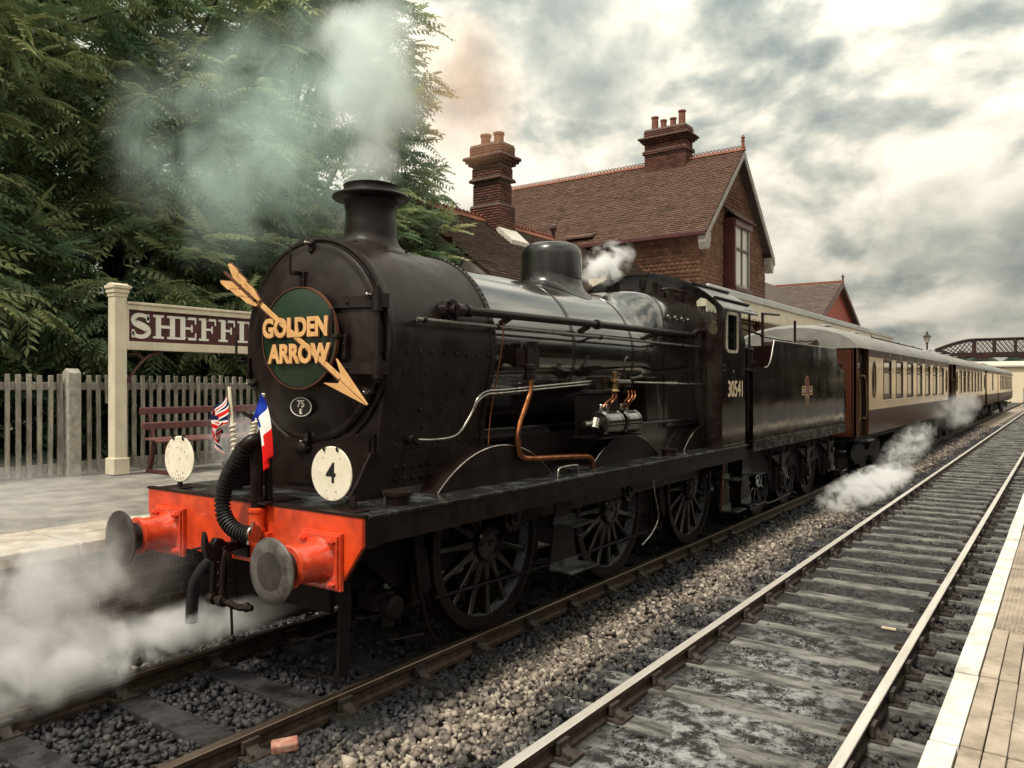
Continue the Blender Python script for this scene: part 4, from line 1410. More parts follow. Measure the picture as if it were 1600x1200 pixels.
# coupled wheels
WR, WZ = .745, .745
def make_wheel(x_out, y, z, r, nsp, sgn, parent, name='driving_wheel', crank=None):
    b = MB()
    prof = [(r - .085, -.135), (r + .028, -.135), (r + .026, -.11), (r, -.10), (r - .006, -.004), (r - .012, .0), (r - .060, .0), (r - .064, -.012), (r - .085, -.014), (r - .085, -.135)]
    b.lathe([(q, h * sgn) for q, h in prof], (x_out, y, z), 'x', 64, cap=False)
    wheel = b.build(name, 'matt_black', parent, smooth=25)
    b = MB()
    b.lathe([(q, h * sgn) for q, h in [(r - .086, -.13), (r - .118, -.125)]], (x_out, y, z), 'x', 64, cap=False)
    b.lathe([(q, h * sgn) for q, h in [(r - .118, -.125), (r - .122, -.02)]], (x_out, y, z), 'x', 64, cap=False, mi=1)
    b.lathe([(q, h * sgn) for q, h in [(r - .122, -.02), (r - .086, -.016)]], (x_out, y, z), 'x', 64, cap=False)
    b.build('rim', ['matt_black', 'rim_steel_lit'], wheel, smooth=25)  # only the inner band carries the painted-in sky brightness
    b = MB()
    for k in range(nsp):
        a = 2 * pi * k / nsp + .17
        c_, s_ = math.cos(a), math.sin(a)
        r0, r1 = .10, r - .10
        xs = x_out - .07 * sgn
        v = []
        for rr, hw_, th in ((r0, .045, .048), (r1 * .62, .027, .034), (r1 * .93, .028, .034), (r1 + .01, .044, .04)):
            for q, t in ((-1, -1), (1, -1), (1, 1), (-1, 1)):
                v.append((xs + t * th, y + c_ * rr - s_ * q * hw_, z + s_ * rr + c_ * q * hw_))
        f = []
        for i in range(3):
            for j in range(4):
                f.append((i * 4 + j, i * 4 + (j + 1) % 4, i * 4 + 4 + (j + 1) % 4, i * 4 + 4 + j))
        b.add(v, f)
    b.build('spokes', 'paint_black', wheel, smooth=50, bev=.012)
    b = MB()
    b.lathe([(.165, -.11), (.165, .01), (.15, .022), (.10, .024), (.095, .012), (.03, .012), (.02, .03), (.0, .03)], (x_out, y, z), 'x', 32)
    b.v = [((x_out + (q[0] - x_out) * sgn), q[1], q[2]) for q in b.v]
    if crank:
        b.prism([(y + p, z + q) for p, q in [(-.14, -.02), (-.05, .16), (crank[0] - .08, crank[1] + .08), (crank[0] + .05, crank[1] + .09), (crank[0] + .11, crank[1]), (.15, -.05)]], 'x', x_out - .09 * sgn, x_out + .015 * sgn)
    b.build('hub', 'paint_black', wheel, smooth=25)
    return wheel
PINS = []
for y in (1.95, 4.17, 6.40):
    for sgn in (1, -1):
        make_wheel(sgn * .715, y, WZ, WR, 15, sgn, loco, crank=(.18, .205))
    PINS.append((y + .18, WZ + .205))
# coupling rods
for (ya, za), (yb, zb) in zip(PINS, PINS[1:]):
    for sx in (1, -1):
        b = MB()
        b.prism([(ya, za - .05), (ya + .25, za - .058), (yb - .25, zb - .058), (yb, zb - .05), (yb, zb + .05), (yb - .25, zb + .058), (ya + .25, za + .058), (ya, za + .05)], 'x', sx * .79, sx * .83)
        b.build('coupling_rod', 'rod_steel', loco, smooth=0, bev=.006)
for i, (y, z) in enumerate(PINS):
    for sx in (1, -1):
        b = MB()
        b.lathe([(.125, .775), (.125, .845), (.11, .852), (.075, .852), (.075, .875), (.06, .882), (.03, .882), (.028, .90), (.0, .90)], (0, y, z), 'x', 28)
        b.v = [(q[0] * sx, q[1], q[2]) for q in b.v]
        b.box(sx * .79, sx * .84, y - .035, y + .035, z + .10, z + .19)
        b.build('crank_pin', 'paint_black', loco, smooth=25)
# brake gear, sand pipes, guard irons
for y in (1.02, 3.22, 5.45):
    b = MB()
    b.prism([(y - .02, 1.02), (y + .05, 1.02), (y + .14, .80), (y + .19, .52), (y + .13, .46), (y + .03, .60), (y - .03, .85)], 'x', .62, .70)
    b.bar((.66, y, 1.25), (.66, y + .02, .40), .03, .05)
    b.bar((-.66, y + .02, .38), (.72, y + .02, .38), .04, .05)
    b.build('brake_hanger', 'frame_black', loco, smooth=0)
b = MB()
b.tube([(.70, 1.25, .42), (.70, 3.1, .36), (.70, 5.4, .36)], .016, 6)
b.build('brake_rod', 'frame_black', loco)
for y in (.95, 5.05):
    b = MB()
    b.tube(spline([(.74, y, 1.2), (.76, y + .02, .8), (.74, y + .1, .45), (.73, y + .22, .16), (.73, y + .30, .09)], 5), .017, 8)
    b.build('sand_pipe', 'matt_black', loco)
b = MB()
b.tube(spline([(.86, 4.92, 1.05), (.88, 4.95, .8), (.87, 5.05, .55), (.84, 4.95, .38), (.78, 4.8, .25)], 6), .012, 8)
b.build('sand_feed_pipe', 'steel', loco)
for sx in (1, -1):
    b = MB()
    b.prism([(.10, 1.0), (.30, 1.0), (.34, .6), (.30, .10), (.22, .10), (.24, .6)], 'x', sx * .70, sx * .73)
    b.build('guard_iron', 'frame_black', loco, smooth=0)
b = MB()
b.box(.50, .70, .62, .80, .46, .58)
b.cyl((.72, .70, .35), (.72, .70, .55), .05, n=10)
b.tube([(.70, .74, .22), (.76, 1.05, .20)], .012, 6)
b.lathe([(.09, 0), (.09, .08), (.06, .10), (.0, .10)], (.0, .0, .0), 'x', 16)
b.v[-64:] = [(x + .70, y + .72, z + .48) for x, y, z in b.v[-64:]]
b.build('cylinder_drain', 'frame_black', loco, smooth=30)
# footsteps
def step_unit(y0, y1, z_top, treads, x, parent, flare=.0, m_='matt_black'):
    b = MB()
    b.prism([(y0 + .06, z_top), (y1 - .06, z_top), (y1 - .03, treads[0] - .01), (y1 + flare, treads[-1]), (y0 - flare, treads[-1]), (y0 + .03, treads[0] - .01)], 'x', x - .05, x - .035)
    st = b.build('footstep', m_, parent, smooth=0)
    for k, z in enumerate(treads):
        b = MB()
        fl = 0 if k == 0 else flare
        b.box(x - .035, x + .20, y0 - fl, y1 + fl, z - .008, z + .008)
        b.box(x - .034, x - .022, y0 - fl, y1 + fl, z + .008, z + .055)
        for i in range(5):
            rivet(b, (x - .022, y0 + .04 + i * (y1 - y0 - .08) / 4, z + .034), .010)
        b.build('tread', 'deck_black', st, smooth=20)
    return st
step_unit(2.48, 2.86, ZP - .2, (.86, .455), 1.06, loco, .05)
step_unit(6.72, 7.04, ZP - .2, (.84, .42), 1.04, loco, .05)
b = MB()
b.bar((1.10, 6.56, 1.08), (1.06, 6.60, .42), .022, .022)
b.build('injector_pipe', 'copper', loco)
b = MB()
b.box(.75, .98, 3.02, 3.22, .66, .675)
b.build('step_plate', 'deck_black', loco, smooth=0)

# handrail, ejector pipe and other plumbing along the right side
b = MB()
b.tube([(.885, .84, 2.598), (.885, 6.26, 2.604)], .0165, 10)
rail_o = b.build('boiler_handrail', 'buffer_steel', loco)
for y in (.92, 1.84, 3.62, 5.7):
    b = MB()
    b.cyl((.74, y, 2.60), (.885, y, 2.60), .014, n=8)
    b.ball((.885, y, 2.60), .028, 10, 6)
    b.build('rail_knob', 'matt_black', rail_o)
b = MB()
b.tube(spline([(.90, 1.30, 2.70), (.90, 2.2, 2.71), (.90, 3.5, 2.725), (.90, 5.9, 2.745), (.90, 6.02, 2.755), (.93, 6.10, 2.80), (.95, 6.27, 2.80)], 6), .036, 12)
ej = b.build('ejector_pipe', 'matt_black', loco)
b = MB()
for y0, y1, r_ in ((1.27, 1.34, .052), (1.40, 1.45, .048), (3.50, 3.56, .050)):
    MB().cyl((.90, y0, 2.70 + (y0 - 1.3) * .011), (.90, y1, 2.70 + (y1 - 1.3) * .011), r_, n=14).build('pipe_collar', 'smokebox_black', ej)
b.cyl((.78, 1.28, 2.70), (.86, 1.28, 2.70), .085, n=20)
b.tube([(.80, 1.28, 2.70), (.90, 1.29, 2.70)], .05, 12)
for k in range(6):
    a = k * pi / 3
    b.cyl((.86, 1.28 + .066 * math.cos(a), 2.70 + .066 * math.sin(a)), (.875, 1.28 + .066 * math.cos(a), 2.70 + .066 * math.sin(a)), .012, n=6)
b.build('pipe_flange', 'smokebox_black', ej)
for y in (2.02, 3.36):
    MB().bar((.78, y, 2.64), (.90, y, 2.70), .03, .05).build('pipe_bracket', 'matt_black', ej, smooth=0)
b = MB()
b.tube(spline([(.88, 1.94, 2.64), (.86, 1.93, 2.4), (.80, 1.92, 2.1), (.76, 1.90, 1.8), (.76, 1.86, 1.42)], 6), .006, 6)
b.build('thin_pipe', 'copper', loco)
b = MB()
for dz in (0, .026):
    b.tube(spline([(.74, .95, 1.70 + dz * 0), (.80, 1.15, 1.69), (.84, 1.36, 1.72), (.86, 1.50, 1.86), (.88, 1.58, 1.98 + dz), (.90, 1.68, 2.035 + dz), (.92, 1.85, 2.045 + dz), (.95, 2.6, 2.085 + dz), (.96, 3.4, 2.125 + dz)], 6), .0095, 8)
b.build('lubricator_pipe', 'steel', loco)
b = MB()
b.lathe([(.035, 0), (.035, .05), (.022, .06), (.022, .1), (.0, .1)], (.70, .93, 1.70), 'x', 12)
b.build('oil_valve', 'smokebox_black', loco)
for z in (2.155,):
    b = MB()
    b.tube([(.96, 4.10, 2.14), (.96, 6.26, 2.115)], .012, 8)
    for y in (4.7, 5.4):
        b.cyl((.80, y, 2.13), (.97, y, 2.13), .018, n=8)
    b.build('reach_rod', 'steel', loco)
b = MB()
b.bar((.98, 4.15, 2.20), (.98, 6.26, 2.33), .022, .045)
b.build('reversing_rod', 'paint_black', loco, smooth=0)
# snifting valve / clack with its copper pipe
b = MB()
b.box(.76, .90, 2.27, 2.46, 2.27, 2.44)
b.cyl((.86, 2.40, 2.42), (.86, 2.40, 2.50), .05, n=12)
b.tube(spline([(.84, 2.30, 2.42), (.87, 2.24, 2.48), (.87, 2.20, 2.40), (.86, 2.20, 2.30)], 5), .010, 6)
b.lathe([(.055, 2.16), (.055, 2.20), (.042, 2.205), (.042, 2.25), (.055, 2.255), (.055, 2.285), (.03, 2.30)], (.92, 2.26, 0), 'z', 14)
b.build('clack_valve', 'matt_black', loco, smooth=25)
b = MB()
b.tube(spline([(.93, 2.26, 2.16), (.94, 2.25, 2.06), (.94, 2.17, 1.92), (.945, 2.06, 1.74), (.95, 2.045, 1.60), (.955, 2.08, 1.50), (.97, 2.20, 1.468), (.985, 2.6, 1.448), (1.0, 3.05, 1.425), (1.0, 3.18, 1.41), (1.0, 3.25, 1.36), (1.0, 3.27, 1.295)], 7), .026, 12)
b.build('feed_pipe', 'copper', loco)
b = MB()
b.tube(spline([(1.10, 2.45, 1.295), (1.10, 2.47, 1.36), (1.10, 2.56, 1.375), (1.10, 2.72, 1.375), (1.10, 2.80, 1.36), (1.10, 2.82, 1.295)], 5), .010, 8)
b.build('deck_grab_rail', 'steel', loco)
# Westinghouse-like pump / mechanical lubricator pair on a bracket
b = MB()
b.box(.78, 1.13, 3.22, 4.06, 1.582, 1.60)
b.box(.80, .84, 3.25, 4.1, 1.60, 2.0)
br = b.build('lubricator_bracket', 'matt_black', loco, smooth=0)
for y0, y1 in ((3.28, 3.60), (3.70, 3.99)):
    b = MB()
    b.lathe([(.0, y0), (.105, y0), (.125, y0 + .012), (.125, y0 + .03), (.118, y0 + .034), (.118, y1 - .034), (.125, y1 - .03), (.125, y1 - .012), (.105, y1), (.0, y1)], (1.06, 0, 1.735), 'y', 32)
    lb = b.build('lubricator', 'boiler_black', loco, smooth=25)
    for yy in (y0 + .09, y0 + .20):
        MB().cyl((1.03, yy, 1.84), (1.03, yy, 1.885), .030, n=10).ball((1.03, yy, 1.90), .022, 8, 5).build('lubricator_cap', 'steel', lb)
b = MB()
b.cyl((1.02, 3.05, 1.735), (1.06, 3.28, 1.735), .03, n=10)
b.cyl((1.06, 3.18, 1.69), (1.06, 3.22, 1.78), .05, n=10)
b.ball((1.06, 3.22, 1.74), .04, 8, 6)
b.build('lubricator_drive', 'steel', loco, smooth=25)
b = MB()
b.box(.86, 1.04, 3.36, 3.52, 2.06, 2.19)
b.box(.90, 1.06, 3.72, 4.02, 2.08, 2.18)
b.cyl((1.02, 3.55, 2.13), (1.02, 3.95, 2.13), .055, n=14)
b.cyl((1.0, 3.96, 2.02), (1.0, 3.96, 2.22), .05, n=12)
b.tube([(.98, 4.0, 2.17), (1.0, 4.32, 2.20)], .03, 10)
b.tube(spline([(1.0, 3.92, 2.2), (1.0, 3.93, 2.34), (1.0, 3.99, 2.40), (1.0, 4.05, 2.37)], 5), .013, 8)
b.bar((1.0, 4.02, 2.22), (1.0, 4.30, 2.245), .03, .03)
b.build('oil_manifold', 'paint_black', loco, smooth=25)
b = MB()
b.lathe([(.045, 2.04), (.05, 2.05), (.03, 2.07), (.03, 2.12), (.045, 2.14), (.045, 2.16), (.025, 2.17), (.025, 2.225), (.032, 2.23), (.032, 2.245), (.0, 2.25)], (1.08, 3.56, 0), 'z', 14)
b.build('oil_cock', 'brass', loco, smooth=25)
for (ya, yb, dx) in ((3.55, 3.38, 0), (3.58, 3.50, .02), (3.90, 3.80, 0), (3.94, 3.86, .02), (3.99, 3.90, .03)):
    b = MB()
    b.tube(spline([(1.06 + dx, ya, 2.05), (1.07 + dx, ya - .01, 1.99), (1.06 + dx, (ya + yb) / 2 - .03, 1.94), (1.04, yb - .01, 1.87)], 6), .009, 8)
    b.build('oil_pipe', 'copper', loco)

# ------------------------------------------------------------------ tender
tender = thing('tender', (0, 10.2, 0), 'black coal tender with an oval red and gold crest, coupled behind the cab', 'tender')
TX = 1.205
side = [(7.46, 1.345), (13.0, 1.345), (13.0, 2.37), (12.80, 2.385), (12.55, 2.44), (12.42, 2.53), (12.35, 2.65), (12.32, 2.79), (8.44, 2.775), (8.38, 2.66), (8.31, 2.53), (8.22, 2.43), (8.10, 2.375), (7.95, 2.36), (7.46, 2.36)]
b = MB()
for sx in (1, -1):
    b.prism(side, 'x', sx * (TX - .018), sx * TX)
b.box(-TX + .02, TX - .02, 7.47, 12.98, 1.35, 2.30)
b.box(-TX + .02, TX - .02, 8.40, 8.43, 2.3, 2.70)
b.box(-TX + .02, TX - .02, 12.28, 12.31, 2.3, 2.76)
body = b.build('tank', 'tender_black', tender, smooth=20)
b = MB()
edge = side[7:]
b.tube([(TX - .006, y, z) for y, z in side[2:-1]], .010, 6)
b.build('tank_beading', 'steel', body)
b = MB()
for k in range(44):
    rivet(b, (TX + .001, 8.50 + k * .086, 2.735), .010)
for k in range(60):
    rivet(b, (TX + .001, 7.52 + k * .091, 1.375), .010)
for k in range(18):
    rivet(b, (TX + .001, 7.52, 1.45 + k * .05), .009)
    rivet(b, (TX + .001, 12.94, 1.45 + k * .05), .009)
tag(b.build('rivets', 'tender_black', body), kind='stuff')
b = MB()
b.box(-1.24, 1.24, 7.44, 13.06, 1.305, 1.335)
for sx in (1, -1):
    b.box(sx * 1.20, sx * 1.222, 7.44, 13.06, 1.17, 1.304)
for k in range(60):
    rivet(b, (1.20, 7.5 + k * .093, 1.340), .012, 'z')
for y0 in (7.56, 8.1):
    for k in range(5):
        rivet(b, (1.224, y0 + k * .09, 1.24), .011)
b.build('footplate', 'deck_black', tender, smooth=20)
# outside frames, springs, axleboxes, wheels
b = MB()
for sx in (1, -1):
    fr = [(7.6, 1.17), (12.98, 1.17), (12.98, .78)]
    for yc in (12.15, 10.65, 9.15):
        fr += [(yc + .42, .74), (yc + .24, .42), (yc - .24, .42), (yc - .42, .74)]
    fr += [(7.6, .78)]
    b.prism(fr, 'x', sx * .98, sx * 1.01)
b.box(-.97, .97, 7.7, 12.9, .85, 1.3)
b.build('tender_frame', 'frame_black', tender, smooth=0)
for yc in (9.15, 10.65, 12.15):
    for sgn in (1, -1):
        make_wheel(sgn * .72, yc, .60, .60, 10, sgn, tender, 'tender_wheel')
    b = MB()
    b.box(1.01, 1.13, yc - .12, yc + .12, .47, .73)
    b.cyl((1.13, yc, .60), (1.16, yc, .60), .085, n=16)
    b.box(1.01, 1.08, yc - .19, yc - .14, .42, .82)
    b.box(1.01, 1.08, yc + .14, yc + .19, .42, .82)
    ax = b.build('axlebox', 'frame_black', tender, smooth=25, bev=.008)
    b = MB()
    for k in range(7):
        ln = .50 - k * .055
        b.box(1.02, 1.10, yc - ln, yc + ln, .84 + (6 - k) * .022 + .02, .858 + (6 - k) * .022 + .02)
    b.cyl((1.06, yc - .47, .80), (1.06, yc - .47, 1.16), .02, n=8)
    b.cyl((1.06, yc + .47, .80), (1.06, yc + .47, 1.16), .02, n=8)
    b.box(1.02, 1.12, yc - .05, yc + .05, .76, 1.04)
    b.build('leaf_spring', 'matt_black', ax, smooth=0)
step_unit(7.52, 7.86, 1.17, (.84, .42), 1.05, tender, .04)
step_unit(12.62, 12.92, 1.17, (.80, .44), 1.06, tender, .02)
b = MB()
b.tube(spline([(1.0, 8.5, .4), (1.0, 8.6, .30), (.98, 9.0, .25), (.98, 10.0, .27)], 5), .02, 6)
b.tube(spline([(1.02, 12.3, .9), (1.08, 12.35, .7), (1.06, 12.4, .5), (1.0, 12.45, .35)], 5), .02, 6)
b.build('brake_pipe', 'matt_black', tender)
for y in (13.03,):
    b = MB()
    b.tube(spline([(1.16, y, 1.55), (1.20, y + .03, 1.58), (1.20, y + .03, 1.95), (1.18, y, 2.02), (1.10, y, 2.03)], 5), .016, 8)
    b.build('grab_handle', 'matt_black', tender)
# coal, fire-irons and the front fittings
b = MB()
for i in range(520):
    x, y = random.uniform(-1.05, 1.05), random.uniform(8.5, 12.2)
    r_ = random.uniform(.05, .12)
    zz_ = 2.40 + .34 * math.exp(-(x / .8) ** 2 - ((y - 10.2) / 1.6) ** 2) + random.uniform(-.05, .06)
    b.ball((x, y, zz_), r_, 6, 4, (random.uniform(.7, 1.2), random.uniform(.7, 1.2), random.uniform(.6, 1)))
o = b.build('coal_load', 'coal', tender, smooth=0)
tag(o, kind='stuff')
for i, (xa, ya, za, xb, yb, zb) in enumerate(((.95, 8.6, 2.86, .98, 11.0, 2.84), (.9, 8.8, 2.90, .9, 10.6, 2.83), (1.0, 10.2, 2.82, .6, 11.4, 2.88))):
    b = MB()
    b.tube([(xa, ya, za), (xb, yb, zb)], .016, 8)
    b.tube(spline([(xb, yb, zb), (xb + .1, yb + .1, zb + .03), (xb + .1, yb - .1, zb + .06)], 4), .012, 6)
    b.build('fire_iron', 'steel', tender)
b = MB()
for y in (8.46, 10.2):
    b.bar((1.02, y, 2.62), (1.02, y, 3.20), .035, .035)
b.bar((1.02, 8.44, 3.19), (1.02, 9.3, 3.23), .03, .03)
b.bar((1.02, 8.46, 2.86), (.2, 8.46, 3.16), .05, .03)
b.bar((.2, 8.46, 3.16), (-.9, 8.46, 2.9), .05, .03)
b.build('fire_iron_rack', 'matt_black', tender, smooth=0)
b = MB()
b.cyl((.85, 7.75, 2.32), (.85, 7.75, 3.12), .014, n=8)
b.cyl((.55, 7.9, 2.32), (.55, 7.9, 3.0), .02, n=8)
b.ball((.55, 7.9, 3.02), .05, 8, 6)
b.cyl((.95, 7.9, 2.32), (.95, 7.9, 2.62), .10, n=14)
b.ball((.95, 7.9, 2.62), .12, 12, 6, (1, 1, .5))
b.box(.6, 1.15, 7.55, 8.2, 2.30, 2.34)
b.build('water_gear', 'matt_black', tender, smooth=30)
# crest on the tank side
cy_, cz_ = 10.27, 2.01
b = MB()
def oval(a, c_, x0, x1, mi, n=36, dy=0, dz=0):
    b.prism([(cy_ + dy + a * math.cos(2 * pi * i / n), cz_ + dz + c_ * math.sin(2 * pi * i / n)) for i in range(n)], 'x', x0, x1, mi)
oval(.135, .245, TX + .0005, TX + .002, 0)
oval(.122, .232, TX + .002, TX + .0028, 1)
b.prism([(cy_ - .33, cz_ - .075), (cy_ - .135, cz_ - .075), (cy_ - .135, cz_ + .075), (cy_ - .33, cz_ + .075)], 'x', TX + .0005, TX + .002, 0)
b.prism([(cy_ + .33, cz_ - .075), (cy_ + .135, cz_ - .075), (cy_ + .135, cz_ + .075), (cy_ + .33, cz_ + .075)], 'x', TX + .0005, TX + .002, 0)
for s_ in (-1, 1):
    for z0, z1, mi in ((-.058, -.03, 1), (-.022, .026, 3), (.034, .06, 1)):
        ya, yb = sorted((cy_ + s_ * .312, cy_ + s_ * .15))
        b.prism([(ya, cz_ + z0), (yb, cz_ + z0), (yb, cz_ + z1), (ya, cz_ + z1)], 'x', TX + .002, TX + .0028, mi)
# a lion standing over a wheel, in a few flat shapes
b.prism([(cy_ - .03, cz_ - .03), (cy_ + .05, cz_ - .05), (cy_ + .075, cz_ + .02), (cy_ + .06, cz_ + .10), (cy_ + .035, cz_ + .17), (cy_ - .01, cz_ + .18), (cy_ - .045, cz_ + .14), (cy_ - .02, cz_ + .09), (cy_ - .05, cz_ + .04)], 'x', TX + .003, TX + .0036, 2)
b.prism([(cy_ + .06, cz_ + .02), (cy_ + .10, cz_ + .06), (cy_ + .095, cz_ + .11), (cy_ + .08, cz_ + .05)], 'x', TX + .003, TX + .0036, 2)
b.prism([(cy_ - .11, cz_ - .04), (cy_ - .06, cz_ - .06), (cy_ - .055, cz_ + .07), (cy_ - .10, cz_ + .08)], 'x', TX + .003, TX + .0036, 3)
oval(.07, .07, TX + .003, TX + .0036, 0, 24, 0, -.125)
oval(.048, .048, TX + .0037, TX + .0042, 1, 24, 0, -.14)
b.build('crest', ['gold', 'print_black', 'emblem_red', 'emblem_grey'], body, smooth=0)

# ------------------------------------------------------------------ things carried on the front of the locomotive
HBX, HBY, HBZ = .095, .40, 2.465
hb = thing('headboard', (HBX, HBY, HBZ - .4), 'round green GOLDEN ARROW headboard with a golden arrow across it', 'headboard')
b = MB()
b.lathe([(.0, 0), (.368, 0), (.376, .004), (.376, .018), (.0, .018)], (HBX, HBY, HBZ), 'y', 72)
disc_o = b.build('disc', 'board_green', hb, smooth=30)
b = MB()
b.lathe([(.376, -.006), (.384, -.006), (.386, .024), (.376, .024)], (HBX, HBY, HBZ), 'y', 72, cap=False)
b.build('rim', 'gold_edge', hb, smooth=30)
text_mesh('lettering', 'GOLDEN', .192, 'gold', hb, face_my(HBX - .02, HBY - .024, HBZ + .072), .004, .0085, .86)
text_mesh('lettering', 'ARROW', .192, 'gold', hb, face_my(HBX + .02, HBY - .024, HBZ - .125), .004, .0085, .86)
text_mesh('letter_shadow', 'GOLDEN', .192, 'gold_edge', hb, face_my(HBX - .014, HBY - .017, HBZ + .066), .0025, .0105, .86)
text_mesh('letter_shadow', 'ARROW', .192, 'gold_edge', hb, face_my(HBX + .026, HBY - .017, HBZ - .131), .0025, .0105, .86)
A0, A1 = Vector((-.665, 3.0)), Vector((.80, 1.975))
dA = (A1 - A0).normalized()
nA = Vector((-dA.y, dA.x))
if nA.y < 0:
    nA = -nA
LA = (A1 - A0).length
def AP(t, s_):
    q = A0 + dA * t + nA * s_
    return (q.x, q.y)
def flat(b, pts, y0, y1, mi=0):
    b.prism(pts, 'y', y0, y1, mi)
# the shaft: behind the letters O of both words, over the rest
b = MB()
flat(b, [AP(.36, -.018), AP(LA - .26, -.018), AP(LA - .26, .018), AP(.36, .018)], HBY - .014, HBY - .024)
sh = b.build('arrow_shaft', 'gold', hb, smooth=0)
b = MB()
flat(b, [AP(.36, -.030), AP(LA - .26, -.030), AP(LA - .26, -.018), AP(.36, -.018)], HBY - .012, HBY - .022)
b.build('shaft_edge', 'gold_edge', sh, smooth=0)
for s_ in (1, -1):
    b = MB()
    flat(b, [AP(LA, s_ * .004), AP(LA - .42, s_ * .106), AP(LA - .30, s_ * .028), AP(LA - .30, s_ * .004)], HBY - .036, HBY - .054)
    b.build('arrow_head', 'gold', hb, smooth=0)
b = MB()
flat(b, [AP(LA - .02, -.006), AP(LA - .32, -.006), AP(LA - .32, .006), AP(LA - .02, .006)], HBY - .030, HBY - .046)
b.build('head_rib', 'gold_edge', hb, smooth=0)
for k in range(3):
    for s_ in (1, -1):
        t0 = .10 + k * .125
        b = MB()
        ou = .092 - .014 * k
        flat(b, [AP(t0, s_ * .016), AP(t0 - .115, s_ * ou * .82), AP(t0 - .095, s_ * ou), AP(t0 + .0, s_ * ou * .98), AP(t0 + .10, s_ * .030), AP(t0 + .10, s_ * .016)], HBY - .034, HBY - .046)
        b.build('arrow_feather', 'gold', hb, smooth=0)
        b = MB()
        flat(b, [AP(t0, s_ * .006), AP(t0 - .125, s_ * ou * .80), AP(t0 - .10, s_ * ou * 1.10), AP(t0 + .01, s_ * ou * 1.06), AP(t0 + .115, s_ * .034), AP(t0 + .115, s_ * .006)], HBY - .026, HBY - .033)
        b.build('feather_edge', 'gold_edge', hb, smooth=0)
b = MB()
flat(b, [AP(-.02, -.008), AP(.40, -.014), AP(.40, .014), AP(-.02, .008)], HBY - .030, HBY - .044)
b.build('feather_stem', 'gold_edge', hb, smooth=0)
b = MB()
b.box(HBX - .03, HBX + .03, HBY + .018, HBY + .10, HBZ + .22, HBZ + .30)
b.box(HBX - .03, HBX + .03, HBY + .018, HBY + .10, HBZ - .30, HBZ - .22)
b.build('mounting', 'matt_black', hb, smooth=0)
hb.rotation_euler.z = R(5)

for x, num in ((.792, True), (-.99, False)):
    if num:
        t_ = thing('route_disc', (x, .10, ZP), 'white route disc with a black 4 above the right-hand buffer', 'disc')
    else:
        t_ = thing('route_disc', (x, .10, ZP), 'blank white route disc with rust spots above the left-hand buffer', 'disc')
    zc = 1.522
    t_.rotation_euler.z = R(4)
    b = MB()
    b.lathe([(.0, -.004), (.178, -.004), (.183, -.001), (.183, .005), (.0, .005)], (x, .10, zc), 'y', 56)
    pl = b.build('plate', 'white_enamel', t_, smooth=30)
    for dx in (-.06, .06):
        b = MB()
        b.tube(spline([(x + dx, .10, zc + .150), (x + dx, .085, zc + .165), (x + dx + .006, .09, zc + .19), (x + dx + .01, .10, zc + .178)], 4), .007, 6)
        b.build('clip', 'matt_black', t_)
    b = MB()
    b.box(x - .028, x + .028, .108, .122, ZP + .09, zc - .05)
    b.build('bracket', 'matt_black', t_, smooth=0)
    b = MB()
    random.seed(5)
    spots = [(-.04, -.115), (.045, -.12), (-.075, .10), (.08, .105), (-.03, -.165), (.035, -.165)] if num else [(-.02, .09), (-.03, -.10), (.05, -.11), (.0, -.13), (-.06, -.155), (-.03, -.16), (.02, -.15), (.03, -.165), (.01, .0), (.055, -.15), (-.005, -.16), (.07, .06)]
    for dx, dz in spots:
        b.ball((x + dx, .0962, zc + dz), .0055 if num else .007, 6, 4, (1, .2, 1))
    tag(b.build('rust_spot', 'gold_edge', pl), kind='stuff')
    if num:
        text_mesh('number', '4', .19, 'print_black', pl, face_my(x, .0945, zc + .0), .001, .003, .95)

# small flags tied to the vacuum pipe
def flag_thing(name, label, pole, rope_pts, rows, nu, nv, colour, mats):
    t_ = thing(name, pole[0], label, 'flag')
    b = MB()
    b.tube(pole, [.016] * (len(pole) - 1) + [.012], 8)
    b.build('flag_pole', 'white_enamel', t_)
    b = MB()
    pts = []
    for i in range(60):
        t = i / 59
        p = Vector(rope_pts[0]).lerp(Vector(rope_pts[1]), t)
        pts.append((p.x + .021 * math.cos(t * 40), p.y + .021 * math.sin(t * 40), p.z))
    b.tube(pts, .0065, 5)
    b.build('binding', 'rope', t_)
    b = MB()
    for j in range(nv + 1):
        for i in range(nu + 1):
            b.v.append(rows(i / nu, j / nv))
    for j in range(nv):
        for i in range(nu):
            a = j * (nu + 1) + i
            b.f.append((a, a + 1, a + nu + 2, a + nu + 1))
            b.m.append(colour((i + .5) / nu, (j + .5) / nv))
    o = b.build('cloth', mats, t_, smooth=80)
    md = o.modifiers.new('thickness', 'SOLIDIFY')
    md.thickness = .0015
    return t_
def union(u, v):
    # u along the fly, v from the top of the hoist
    x, y = (u - .5) * 2, (v - .5)
    d1, d2 = abs(x * .5 - y) / 1.118, abs(x * .5 + y) / 1.118
    if abs(x) < .10 or abs(y) < .10:
        return 1
    if abs(x) < .167 or abs(y) < .167:
        return 0
    if min(d1, d2) < .033:
        return 1
    if min(d1, d2) < .10:
        return 0
    return 2
UJ0, UJ1 = Vector((-.04, -.06, 1.64)), Vector((-.10, -.06, 2.10))
